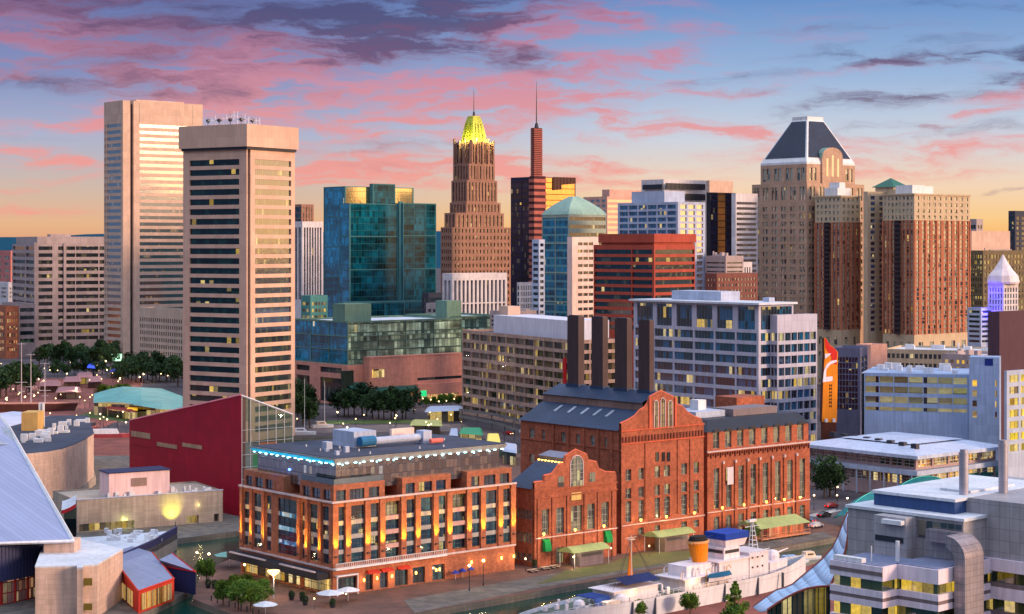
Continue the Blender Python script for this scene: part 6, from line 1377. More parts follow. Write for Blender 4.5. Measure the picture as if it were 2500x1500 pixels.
    k.build('glazing', glassmat('red_framed_glass', (90, 60, 60), 1.2, 2.2, lit=.55, blindp=.4, blind=(180, 130, 120), strength=.5, litcol=(255, 170, 120), mull=.12, zm=.1, mcol=(150, 30, 30)), c); m.each('red_column', wallmat('red_steel', (170, 34, 30)), c)
    # gable sheds
    def shed(name, label, ridge, eave, wallpts, roofm, wallm, trim, glass=None):
        pass
    s = thing('gable_shed', 'orange-red shed with a blue-grey metal gable roof and lit glass front', 'shed', tuple(gp(340, 1452)))
    o3 = s.location; g = lambda px, py, z: Vector(gp(px, py, z)) - o3
    E0, E1 = g(338, 1444, 4.6), g(425, 1413, 4.6); R0, R1 = g(286, 1377, 6.6), g(372, 1349, 6.6)
    back = (R0 - E0) * 1.0; F0 = R0 + Vector((back.x, back.y, -2)); F1 = R1 + Vector((back.x, back.y, -2))
    m = MB(); m.poly([E0, E1, R1, R0]); m.poly([R0, R1, F1, F0]); m.build('roof', wallmat('blue_grey_metal_roof', (124, 138, 172), .06, joint=(.5, 90), mortar=.85, rough=.45), s)
    dn = lambda p, z=0: (p[0], p[1], z)
    m = MB(); i3 = .96
    m.poly([dn(E0), dn(E1), (E1[0], E1[1], 4.55), (E0[0], E0[1], 4.55)]); m.poly([dn(E1), dn(F1), (F1[0], F1[1], 4.5), (R1[0], R1[1], 6.5), (E1[0], E1[1], 4.5)]); m.poly([dn(E0), dn(F0), (F0[0], F0[1], 4.5), (R0[0], R0[1], 6.5), (E0[0], E0[1], 4.5)]); m.build('wall', wallmat('orange_red_paint', (190, 56, 40), .06), s)
    m = MB(); u = (E1 - E0); nrm = Vector((u.y, -u.x, 0)).normalized() * .12
    for k in range(6):
        p = E0 + u * (.06 + k * .145) + nrm; q_ = E0 + u * (.19 + k * .145) + nrm; w_ = MB(); w_.poly([(p.x, p.y, .5), (q_.x, q_.y, .5), (q_.x, q_.y, 3.9), (p.x, p.y, 3.9)]); w_.build('window', G_SHEDW, s)
    lo = E0 + (F0 - E0) * .12; hi = E0 + (F0 - E0) * .42; nn = Vector((-u.x, -u.y, 0)).normalized() * .12
    w_ = MB(); w_.poly([(lo.x + nn.x, lo.y + nn.y, .4), (hi.x + nn.x, hi.y + nn.y, .4), (hi.x + nn.x, hi.y + nn.y, 3.6), (lo.x + nn.x, lo.y + nn.y, 3.6)]); w_.build('window', G_SHEDW, s)
    m = MB(); m.tube([E0, E1], .2, 4); m.tube([E0, R0], .2, 4); m.tube([E1, R1], .2, 4); m.build('trim', wallmat('orange_red_paint', (0, 0, 0)), s)
    s2 = thing('gable_shed', 'navy shed with a small grey metal roof and red trim behind the orange-red shed', 'shed', tuple(gp(432, 1462))); o3 = s2.location
    E0, E1 = g(395, 1382, 5.0), g(478, 1396, 5.0); R0, R1 = g(388, 1367, 6.6), g(420, 1351, 6.6); B0 = g(460, 1378, 5.0)
    m = MB(); m.poly([E0, E1, R1, R0]); m.build('roof', wallmat('blue_grey_metal_roof', (0, 0, 0)), s2)
    m = MB(); bk = Vector((4, 10, 0)); m.poly([dn(E0), dn(E1), E1 - Vector((0, 0, .1)), E0 - Vector((0, 0, .1))]); m.poly([dn(E1), dn(R1), R1 + Vector((0, 0, -.1)), E1 - Vector((0, 0, .1))]); m.build('wall', wallmat('navy_wall', (24, 40, 84), .08), s2)
    m = MB(); m.tube([E0, E1], .2, 4); m.tube([E1, R1], .2, 4); m.build('trim', wallmat('red_trim', (190, 40, 50)), s2)
    # low flat-roofed building with purple parapet
    d = thing('parapet_building', 'low building with a purple-grey parapet and cluttered white roof by the inlet', 'building', tuple(gp(300, 1370))); o4 = d.location; z = 5.2
    g4 = lambda px, py, z_: tuple((Vector(gp(px, py, z_)) - o4))[:2]
    out = [g4(300, 1356, z), g4(375, 1323, z), g4(433, 1290, z), g4(420, 1287, z), g4(190, 1304, z), g4(180, 1330, z)]
    m = MB(); m.prism(out, 0, z - 1.2); m.build('wall', BOARD, d)
    m = MB()
    for i in range(3):
        p, q_ = out[i], out[(i + 1) % 6]
        if i == 2: continue
        m.prism([p, q_, (q_[0] - .5, q_[1] + .35), (p[0] - .5, p[1] + .35)], z - 2.6, z + .4)
    m.build('parapet', wallmat('purple_grey_cladding', (78, 72, 110), .08, joint=(1.1, 9), mortar=.85), d)
    m = MB(); m.prism([(p[0] * .93 - .6, p[1] * .93 + 1) for p in out], z - 1.19, z - 1.0); m.build('roof', ROOFW, d)
    m = MB(); random.seed(21)
    for i in range(34):
        px, py = random.uniform(250, 400), random.uniform(1300, 1325); p = g4(px, py, z - 1); w = random.uniform(.3, 1.2); m.box(p[0], p[1], z - .99, p[0] + w, p[1] + w, z - .8 + random.uniform(.2, 1.0))
    m.each('roof_unit', WMET, d)
    lamp(tuple(Vector(gp(378, 1305, z + 1)) - o4), (1, .8, .5), 120, d, .2)
    # red and white curved awning between the roofs
    e = thing('red_edged_canopy', 'white curved canopy with a red edge squeezed between the metal roof and concrete hall', 'canopy', tuple(gp(166, 1300))); o5 = e.location
    m = MB(); pts = [wp(150 + i * 5, 1255 - 16 * (i / 7) ** 1.5, 450) - o5 for i in range(8)]
    m2 = MB()
    for i in range(7):
        p, q_ = pts[i], pts[i + 1]; up = Vector((0, 0, .9)); bkk = Vector((-2, 9, 1.0)); m.poly([p, q_, q_ + up, p + up]); m2.poly([p + up, q_ + up, q_ + up + bkk, p + up + bkk])
    m.build('red_edge', wallmat('red_trim', (0, 0, 0)), e); m2.build('canopy_top', ROOFW, e)
    m = MB(); p, q_ = pts[1], pts[-1]; m.poly([(p.x, p.y + .6, 0), (q_.x, q_.y + .6, 0), (q_.x, q_.y + .6, q_.z), (p.x, p.y + .6, p.z)]); m.build('glass_wall', G_DK, e)
G_SHEDW = glassmat('shed_lit_glass', (110, 70, 16), .6, 4, lit=.85, blindp=.3, strength=.8, litcol=(255, 180, 50), refl=.06)
near_left()
# ---------------------------------------------------------------- right foreground: science building, tent
PANG = wallmat('grey_metal_panel', (160, 156, 162), .10, joint=(1.9, 1.9), mortar=.6, rough=.5, spec=.4)
def science():
    b = Bld('science_building', 'large near building with grey panelled upper storeys and white banded storeys lit yellow', 'building', 2352, 300, 44)
    q = lambda v: 1750 + .3033 * v; qy = lambda v: 1050 + .3033 * v
    T = b.z(1274); y1 = b.l(2070); x1 = b.r(2413); zb = b.z(1380)
    up = MB(); up.box(0, 0, zb - 4, x1, y1, T); up.box(-3.2, b.l(q(1520), -3.2), zb - 2, -.01, b.l(q(1265), -3.2), b.z(qy(700), -3.2, b.l(q(1400), -3.2)) + .0)
    up.build('upper_wall', PANG, b.root)
    m = MB(); ya, yb = b.l(q(1500), -3.3), b.l(q(1275), -3.3); zz = b.z(qy(915), -3.3, ya); m.box(-3.35, ya, zz, -3.21, yb, zz + .9); m.build('dark_slot', DARKM, b.root)
    m = MB(); ya, yb = b.l(q(1490), -4), b.l(q(1330), -4); zz = b.z(qy(770), -4, ya); m.box(-4.3, ya, zz, -3.21, yb, zz + .7); m.build('ledge', WMET, b.root)
    m = MB(); ya, yb = .3, b.l(q(1610), -.3); zz = b.z(qy(830), 0, 3); m.box(-.12, ya, zz - 1.2, -.01, yb, zz + 1.6); m.build('strip_window', glassmat('strip_glass', (50, 52, 62), 1.3, 9, lit=0.0, blindp=.2, mull=.1, mcol=(110, 110, 118)), b.root)
    m = MB(); m.box(-.4, -.4, T + .01, x1 + .3, y1 + .3, T + .5); m.build('roof', ROOFW, b.root)
    # blue-clad upper volume with white roof
    x0 = 3.0; ya = b.l(q(1915), x0); yb = b.l(q(1265), x0); zt = b.z(qy(582), x0, ya)
    m = MB(); m.box(x0, ya, T + .51, x0 + 30, yb, zt); m.build('plant_storey', wallmat('steel_blue_cladding', (52, 76, 122), .05), b.root)
    m = MB(); m.box(x0 - .3, ya - .3, zt + .01, x0 + 30.3, yb + .3, zt + .5); m.box(x0 + 8, ya + 2, zt + .51, x0 + 22, yb - 8, zt + .9); m.build('upper_roof', ROOFW, b.root)
    for p0, p1, pyb, pyt, dx, lab in ((1950, 2025, 550, 185, 9, 0), (2268, 2342, 480, 110, 16, 0)):
        c_ = (q(p0) + q(p1)) / 2; yy = b.l(c_, dx); Yd = b.Y + b.R[1] * dx + b.L[1] * yy; r = (q(p1) - q(p0)) / 2 * Yd / F
        zt2 = b.z(qy(pyt), dx, yy); k = MB(); k.cyl(dx, yy, zt, zt2, r, r, 20); k.cyl(dx, yy, zt2 - .5, zt2 + .1, r * 1.06, r * 1.06, 20); k.cyl(dx, yy, zt2 + .1, zt2 + .6, r * .8, r * .8, 16); k.build('exhaust_stack', wallmat('brushed_silver', (176, 172, 186), .06, rough=.35, metal=.5, joint=(90, 2.5), mortar=.9), b.root)
    # right-hand part
    xr0, yr = x1 + .02, b.l(2413 + 0, x1) if False else -1.0
    u = MB(); xs = b.r(q(2180), -.5); u.box(xs, -10, zb - 4, xs + 30, 14, b.z(qy(610), xs, -10)); u.build('upper_wall', PANG, b.root)
    # lower white banded storeys: stepped plan
    G_SC = glassmat('laboratory_glass', (30, 40, 30), 1.9, 4.6, lit=.28, blindp=.3, strength=1.1, litcol=(255, 205, 20), blind=(70, 80, 40), refl=.1, mull=.05, mcol=(30, 30, 34), wav=.004)
    WB = wallmat('white_lavender_panel', (222, 206, 220), .04); SB = wallmat('taupe_stripe', (120, 104, 108), .05)
    zc = T - (1393 - 1274) * 290 / F
    # the big near corner at column 2291
    k = (2291 - 1250) / F; off = -9.5
    # find y where the line x=off crosses column 2291
    yc = b.l(2291, off); zt = b.z(1393, off, yc); xe = b.r(q(1985), yc); ys = b.l(2179, off)
    off2 = off - 4.2; ys2 = b.l(2155, off2); ye = b.l(2026, off2)
    def band(z0, z1, nm, mt, e=0.0):
        w = MB(); w.box(off - e, yc - e, z0, xe + 12, ys, z1); w.box(off2 - e, ys2 - e, z0, xe - 1, ye + e, z1); w.build(nm, mt, b.root)
    def glz(z0, z1):
        w = MB(); w.box(off + .5, yc + .5, z0, xe + 11, ys + 1, z1); w.build('window_band', G_SC, b.root); w = MB(); w.box(off2 + .5, ys2 + .5, z0, xe - 1, ye - .5, z1); w.build('window_band', G_SC, b.root)
    z = zt
    band(z - 2.3, z, 'white_band', WB); glz(z - 4.0, z - 2.3)
    z -= 4.0
    for i in range(4):
        band(z - 1.0, z, 'white_band', WB); band(z - 1.6, z - 1.0, 'taupe_band', SB, -.06); band(z - 2.6, z - 1.6, 'white_band', WB); glz(z - 4.6, z - 2.6); z -= 4.6
    w = MB(); w.box(off, ys + .01, 0, xe - 1.2, ye - 1, zt - 24); w.build('lower_wall', WB, b.root)
    m = MB(); w_ = .12; m.box(off2 - .12, b.l(q(1335), off2) , zt - 1.45, off2 - .01, ye, zt - .85); m.build('taupe_band', SB, b.root)
    # terrace top and clutter
    m = MB(); m.box(off2 + .4, ys2 + .4, zt + .01, xe - 1.5, ye - .4, zt + .1); m.box(off + .4, yc + .4, zt + .01, xe + 8, ys - .1, zt + .12); m.build('terrace_roof', wallmat('blue_grey_roof', (112, 120, 150), .12), b.root)
    m = MB(); xx = off + 2; yy = b.l(q(1455), xx); m.cyl(xx, yy, zt, zt + 3.4, .35, .35, 10); m.cyl(xx - 3, yy + 3, zt, zt + 2.6, .1, .1, 6); m.box(off2 + .4, ye - 6, zt + .1, off2 + 1.6, ye - .4, zt + .8); m.build('roof_pipe', WMET, b.root)
    # curved duct wrapping the facade
    def duct(px_r, pz, drop_to, y_, x_start):
        pass
    xx = off - 1.4 + 0; yd = yc - .3
    xd = b.r(q(2040), yd)
    pts = []; zz = b.z(qy(850), 0, 0) + .4
    dw, dd = 2.2, 2.6
    m = MB()
    path = [(-1.5, b.l(q(1640), -1.5), zz), (-1.5, b.l(q(1900), -1.5), zz)]
    # horizontal run along the left-hand wall, quarter bend, then straight down at the corner
    hx = -2.4; y_a, y_b = b.l(q(1660), hx), b.l(q(1930), hx); zr = b.z(qy(835), hx, y_b); n = 10; Rr = 3.6; prev = None
    cl = [(y_a, zr)] + [(y_b - Rr * math.sin(t), zr - Rr + Rr * math.cos(t)) for t in [math.pi / 2 * i / n for i in range(n + 1)]] + [(y_b - Rr, 0)]
    nr = [(y_a, zr - 2.0)] + [(y_b - (Rr - 2.0) * math.sin(t), zr - Rr + (Rr - 2.0) * math.cos(t)) for t in [math.pi / 2 * i / n for i in range(n + 1)]] + [(y_b - Rr + 2.0, 0)]
    for i in range(len(cl) - 1):
        (ya1, za1), (ya2, za2), (yn1, zn1), (yn2, zn2) = cl[i], cl[i + 1], nr[i], nr[i + 1]; X0, X1 = hx - 3.2, -.1
        if i == 0: X0 = -1.6
        m.poly([(X0, ya1, za1), (X0, ya2, za2), (X0, yn2, zn2), (X0, yn1, zn1)]); m.poly([(X0, ya1, za1), (X1, ya1, za1), (X1, ya2, za2), (X0, ya2, za2)]); m.poly([(X0, yn1, zn1), (X0, yn2, zn2), (X1, yn2, zn2), (X1, yn1, zn1)])
    o = m.build('curved_duct', wallmat('duct_panel', (160, 150, 158), .10, joint=(1.0, 1.0), mortar=.6, rough=.35, metal=.4), b.root)
    # right-hand banded part with its own duct
    z = b.z(qy(1080), xs, -10) ; w0 = xs - .6
    def bandr(z0, z1, nm, mt, e=0.0): w = MB(); w.box(w0 - e, -10.6 - e, z0, w0 + 28, 13, z1); w.build(nm, mt, b.root)
    for i in range(5):
        bandr(z - 2.0, z, 'white_band', WB); w = MB(); w.box(w0 + .5, -10.1, z - 3.9, w0 + 27, 12, z - 2.0); w.build('window_band', G_SC, b.root); bandr(z - 4.6, z - 3.9, 'taupe_band', SB, -.05); z -= 4.6
science()
def tent():
    Yn = 318.0
    o = wp(2070, 1253, 330); t = thing('tent_roof', 'pale blue fabric tent roof sweeping down from the science building over arched glass', 'tent', (o.x, o.y, 0))
    org = t.location
    q = lambda x, y: (1750 + .3033 * x, 1050 + .3033 * y)
    outer = [(1056, 660), (1015, 760), (975, 860), (930, 950), (860, 1030), (770, 1110), (680, 1185), (610, 1245), (545, 1272), (480, 1290), (400, 1345), (290, 1425)]
    inner = [(1058, 700), (1058, 830), (1040, 960), (1000, 1060), (960, 1150), (912, 1255), (820, 1262), (735, 1275), (650, 1305), (570, 1345), (490, 1392), (408, 1448)]
    m = MB(); N_ = len(outer); rows = []
    for i in range(N_):
        f = i / (N_ - 1); pa, pb = q(*outer[i]), q(*inner[i]); Ya, Yb = 345 - 2 * f, 331 - 6 * f
        A, B_ = wp(pa[0], pa[1], Ya) - org, wp(pb[0], pb[1], Yb) - org; row = []
        for k in range(7):
            s = k / 6; p = A.lerp(B_, s); p.z -= .9 * math.sin(s * math.pi) * (1 - .4 * f); row.append(p)
        rows.append(row)
    for i in range(N_ - 1):
        for k in range(6): m.poly([rows[i][k], rows[i + 1][k], rows[i + 1][k + 1], rows[i][k + 1]])
    ob = m.build('fabric', wallmat('pale_blue_fabric', (178, 204, 236), .04, rough=.6, streak=.03), t)
    for p in ob.data.polygons: p.use_smooth = True
    md = ob.modifiers.new('thickness', 'SOLIDIFY'); md.thickness = .15
    m = MB(); m.tube([r[0] for r in rows], .22, 5); m.tube([r[6] for r in rows], .22, 5); m.build('edge_cable', wallmat('rust_edge', (150, 80, 70)), t)
    g = MB(); edge = [r[6] for r in rows[5:]]
    for i in range(len(edge) - 1):
        p, r_ = edge[i], edge[i + 1]; g.poly([(p.x, p.y + .4, -org.z), (r_.x, r_.y + .4, -org.z), (r_.x, r_.y + .4, r_.z), (p.x, p.y + .4, p.z)])
    g.build('arched_glass', glassmat('arched_lit_glass', (40, 54, 34), 1.1, 30, lit=.5, blindp=.3, strength=.9, litcol=(255, 215, 30), mull=.12, mcol=(20, 50, 60), refl=.1), t)
    m = MB()
    for i in range(len(edge) - 1):
        for s in (0, .5): p = edge[i].lerp(edge[i + 1], s); m.tube([(p.x, p.y + .2, 0), (p.x, p.y + .2, p.z)], .1, 4)
    m.build('mullions', wallmat('dark_teal_steel', (20, 70, 80)), t)
tent()
# teal trellis canopies between pavilion and science building
def teal_canopies():
    for (x0, y0), (x1, y1), h, lab in (((2064, 1250), (2186, 1192), 26, 'teal arched tarpaulin canopy just left of the science building'), ((2190, 1190), (2312, 1168), 20, 'smaller teal arched canopy between the science building and pavilion'), ((2316, 1165), (2500, 1130), 16, 'far teal canopy running off the right edge')):
        A, B_ = gp(x0, y0 + 20, 2.5), gp(x1, y1 + 24, 2.5); t = thing('arched_canopy', lab, 'canopy', (A.x, A.y, 0), 0, 'teal canopies'); m = MB(); n = 14; r = 3.4
        d = (B_ - A); d.z = 0; L_ = d.length; u = d.normalized(); w = Vector((-u.y, u.x, 0))
        for i in range(n):
            for k in range(6):
                def pt(i, k):
                    s = i / n; th = math.pi * k / 6; hh = 2.5 + (1.2 + 3.2 * math.sin(s * math.pi) ** .6) * math.sin(th); return u * (L_ * s) + w * (r * math.cos(th)) + Vector((0, 0, hh))
                m.poly([pt(i, k), pt(i + 1, k), pt(i + 1, k + 1), pt(i, k + 1)])
        o = m.build('tarpaulin', wallmat('teal_tarpaulin', (8, 110, 116), .25, rough=.6), t)
        m = MB(); m.tube([w * r * -1 + u * (L_ * i / n) + Vector((0, 0, 2.5)) for i in range(n + 1)], .12, 4); m.tube([u * (L_ * i / n) + Vector((0, 0, 2.6 + 1.2 + 3.2 * math.sin(i / n * math.pi) ** .6)) for i in range(n + 1)], .12, 4)
        for i in range(0, n + 1, 3): m.tube([w * -r + u * (L_ * i / n), w * -r + u * (L_ * i / n) + Vector((0, 0, 2.5))], .1, 4)
        m.build('frame', wallmat('pale_teal_steel', (80, 190, 180)), t)
teal_canopies()
# ---------------------------------------------------------------- trees
def leafmat(name, c1, c2):
    m = bpy.data.materials.new(name); m.use_nodes = True; N = NT(m.node_tree)
    oc = N.a('ShaderNodeTexCoord').outputs['Object']
    n1 = N.a('ShaderNodeTexNoise', {'Vector': oc, 'Scale': .7, 'Detail': 4.0}).outputs[0]
    p = N.a('ShaderNodeBsdfPrincipled', {'Base Color': N.mix(N.ss(n1, .35, .65), lin(c1), lin(c2)), 'Roughness': .8, 'Specular IOR Level': .2})
    N.link(p.outputs[0], N.a('ShaderNodeOutputMaterial').inputs[0]); return m
LEAFD = leafmat('dark_foliage', (26, 48, 30), (52, 78, 40)); LEAFL = leafmat('light_foliage', (54, 84, 26), (94, 122, 40))
BARK = wallmat('bark', (84, 66, 52), .2, rough=.95)
def make_tree(name, seed, h, rad, leaf, label, cat='tree', conic=False, n_cl=26, per=34, ls=.55):
    rnd = random.Random(seed); t = thing(name, label, cat)
    m = MB(); m.tube([(0, 0, -.1), (.1, .05, h * .25), (-.1, .1, h * .5), (0, 0, h * .8)], [h * .028, h * .02, h * .015, h * .006], 7)
    for i in range(6):
        a = rnd.uniform(0, 6.28); z = h * rnd.uniform(.25, .5); r = rad * rnd.uniform(.5, .8); m.tube([(0, 0, z), (r * .5 * math.cos(a), r * .5 * math.sin(a), z + h * .12), (r * math.cos(a), r * math.sin(a), z + h * .28)], [h * .012, h * .008, h * .003], 5)
    m.build('trunk', BARK, t)
    m = MB()
    for i in range(n_cl):
        a = rnd.uniform(0, 6.28); f = rnd.random()
        if conic: z = h * (.12 + .86 * f); r = rad * (1 - f) ** .8 * rnd.uniform(.4, 1); cr = rad * .34 * (1.15 - f)
        else: z = h * (.36 + .52 * f); r = rad * math.sqrt(max(0, 1 - ((f - .4) / .62) ** 2)) * rnd.uniform(.25, .85); cr = rad * rnd.uniform(.24, .42)
        cx, cy = r * math.cos(a), r * math.sin(a)
        for k in range(per):
            d = Vector((rnd.gauss(0, 1), rnd.gauss(0, 1), rnd.gauss(0, .8))).normalized() * cr * rnd.uniform(.5, 1.05); c = Vector((cx, cy, z)) + d
            u = Vector((rnd.gauss(0, 1), rnd.gauss(0, 1), rnd.gauss(0, 1))).normalized(); v = u.orthogonal().normalized(); s = ls * rnd.uniform(.6, 1.3)
            m.poly([c - u * s, c + v * s * .6, c + u * s, c - v * s * .6])
    m.build('crown', leaf, t); return t
def scatter_trees():
    T = [make_tree('street_tree', s, 10 + s % 3, 4.2 + .5 * (s % 3), LEAFD, 'x', n_cl=22 + 5 * (s % 2)) for s in (1, 2, 3)] + [make_tree('street_tree', s, 8, 3.6, LEAFL, 'x', n_cl=34, per=70, ls=.3) for s in (5, 6)]
    used = set(); rnd = random.Random(3)
    def put(k, px, py, label, grp, sc=1.0, z=0.0):
        p = gp(px, py, z); o = T[k]
        if k in used: o = tree_copy(T[k], (p.x, p.y, p.z), rnd.uniform(0, 6), label, sc)
        else: used.add(k); o.location = p; o.rotation_euler = (0, 0, rnd.uniform(0, 6)); o['label'] = label; o.scale = (sc, sc, sc)
        o['group'] = grp
    for i in range(20): put(i % 3, 98 + i * 9.6 + rnd.uniform(-3, 3), 893 + rnd.uniform(-8, 10), 'dark park tree in the dense row below the long banded office', 'park trees below the banded office', rnd.uniform(1.0, 1.35))
    for i in range(14): put(i % 3, 130 + i * 12 + rnd.uniform(-4, 4), 914 + rnd.uniform(-4, 6), 'low dark park tree in the front row below the banded office', 'front park trees', rnd.uniform(.55, .8))
    for i in range(13): put(i % 3, 300 + i * 11.5 + rnd.uniform(-4, 4), 935 + rnd.uniform(-9, 10), 'dark tree in the grove left of the beige five-sided tower', 'grove by the beige tower', rnd.uniform(1.1, 1.5))
    for i in range(7): put(i % 3, 2 + i * 12 + rnd.uniform(-3, 3), 966 + rnd.uniform(-16, 8), 'dark tree at the far left edge near the tall ship mast', 'trees at the left edge', rnd.uniform(1.1, 1.5))
    for i in range(6): put(3 + i % 2, 250 + i * 13, 984 + rnd.uniform(-10, 4), 'light green tree lit from below left of the teal roofed pavilion', 'lit trees on the promenade', rnd.uniform(.8, 1.1))
    for i in range(6): put(i % 3, 730 + (i % 3) * 12 + rnd.uniform(-3, 3), 1006 + i * 8, 'dark tree right of the foot of the beige tower', 'trees right of the beige tower', rnd.uniform(1.1, 1.4))
    for i in range(14): put(i % 3, 826 + i * 14 + rnd.uniform(-4, 4), 1016 + rnd.uniform(-6, 12), 'dark tree in front of the pink mall base', 'trees in front of the mall', rnd.uniform(1.0, 1.35))
    for i in range(5): put(3 + i % 2, 1040 + i * 20, 992 + rnd.uniform(-3, 3), 'small tree lit amber under the mall wall', 'small trees by the mall shops', rnd.uniform(.6, .8))
    for i in range(3): put(i % 3, 2012 + i * 14, 1218 - i * 4, 'dark tree beside the pavilion terrace right of the brick annex', 'trees by the pavilion', rnd.uniform(.9, 1.1))
    for i, (px, py, sc) in enumerate(((545, 1478, .7), (582, 1490, .8), (612, 1492, .85), (640, 1478, .7), (572, 1464, .7), (605, 1466, .7))): put(3 + i % 2, px, py, 'light green plaza tree left of the amber lit office corner', 'plaza trees', sc)
    put(3, 505, 1423, 'single round light green tree between the plaza lamps and inlet', 'single plaza tree', .7)
    put(4, 1838, 1322, 'small bright green tree between the blue bridge canvas and restaurant kiosk', 'kiosk tree', .6)
    put(3, 1685, 1502, 'sparse tree top poking up in front of the ship hull', 'hull tree', .6); put(4, 1560, 1512, 'low shrubby tree against the ship hull at the bottom edge', 'hull shrub', .5)
    t = make_tree('conifer', 9, 8.5, 3.4, LEAFL, 'dense green conical tree at the bottom edge beside the ship', conic=True, n_cl=40, per=60, ls=.3); t.location = gp(1795, 1525)
scatter_trees()
# ---------------------------------------------------------------- street lamps
def lamps():
    def make(h, label, r=.32, col=WARM2):
        t = thing('street_lamp', label, 'street lamp'); m = MB(); m.cyl(0, 0, 0, h, .09, .06, 6); m.cyl(0, 0, 0, .5, .18, .12, 6); m.build('pole', DARKM, t)
        m = MB(); m.rev(0, 0, [(.05, h), (r, h + r * .7), (r, h + r * 1.2), (.02, h + r * 2)], 8); m.build('globe', col, t); return t
    A = make(4.5, 'x', .27); first = [True]; rnd = random.Random(5)
    def put(px, py, label, grp, sc=1.0, light=0, col=(1, .75, .42)):
        p = gp(px, py)
        if first[0]: o = A; first[0] = False; o.location = p; o['label'] = label; o.scale = (sc,) * 3
        else: o = tree_copy(A, p, 0, label, sc)
        o['group'] = grp
        if light: lamp((p.x, p.y - .45, 4.9 * sc), col, light, None, .12)
    for i in range(46):
        px, py = rnd.uniform(0, 300), rnd.uniform(900, 1000); put(px, py, 'glowing lamp on the left harbour promenade', 'lamps on the left harbour promenade', rnd.uniform(.8, 1.1), 1500 if i % 3 == 0 else 0, (1, .62, .4) if i % 2 else (1, .8, .5))
    for i in range(10): px, py = rnd.uniform(300, 440), rnd.uniform(900, 945); put(px, py, 'glowing lamp among the grove left of the beige tower', 'lamps in the grove', 1, 700 if i % 3 == 0 else 0)
    for i in range(14): px, py = rnd.uniform(120, 312), rnd.uniform(1003, 1060); put(px, py, 'lamp on the brick quay behind the curved theatre', 'lamps on the brick quay', .9, 900 if i % 3 == 0 else 0, (1, .6, .42))
    for i in range(18): px, py = rnd.uniform(725, 1240), rnd.uniform(1030, 1075); put(px, py, 'lamp along the quayside walk behind the amber lit office', 'lamps along the inner quay', .9, 700 if i % 3 == 0 else 0, (.9, 1, .6) if i % 2 else (1, .8, .5))
    for i in range(12): put(900 + i * 19, 998 + rnd.uniform(-6, 6), 'lamp beside the mall entrance road', 'lamps at the mall', .9, 900 if i % 3 == 0 else 0, (1, .75, .3))
    for i in range(8): px, py = rnd.uniform(1975, 2090), rnd.uniform(1190, 1290); put(px, py, 'lamp on the street right of the brick annex', 'lamps by the annex street', .9, 500 if i % 3 == 0 else 0)
    put(481, 1400, 'left of the two white plaza lamps by the inlet', 'plaza lamp left', 1, 500); put(510, 1404, 'right of the two white plaza lamps by the inlet', 'plaza lamp right', 1, 500)
    put(597, 1432, 'lamp glowing among the plaza trees', 'plaza lamp in the trees', 1, 500); put(767, 1490, 'small lamp on open plaza paving', 'plaza lamp alone', .5, 200); put(845, 1478, 'small lamp beside the white parasols', 'plaza lamp by parasols', .5, 200)
    # big bowl lamp on the plaza
    t = thing('bowl_lamp', 'large glowing bowl-shaped lamp on a pole in front of the lit shops', 'street lamp', tuple(gp(668, 1462))); m = MB(); m.cyl(0, 0, 0, 5, .14, .1, 8); m.build('pole', WMET, t)
    m = MB(); m.rev(0, 0, [(.2, 4.9), (.8, 5.2), (1.35, 5.8), (1.3, 6.0), (.05, 6.1)], 16); m.build('bowl', emis('bowl_lamp_glow', (255, 200, 130), 3.0), t); lamp((0, 0, 4.4), (1, .7, .35), 900, t, .4)
    # lamps on the pier edge, with long reflections in the channel
    for i, (px, py) in enumerate(((1283, 1395), (1400, 1390), (1492, 1368), (1585, 1362), (1700, 1340), (1146, 1443), (1180, 1430))): put(px, py, 'pole lamp on the pier walk along the brick buildings', 'pier walk lamps', 1.15 if i > 4 else .6, 350)
WARM2 = emis('lamp_globe_glow', (255, 214, 150), 7)
lamps()
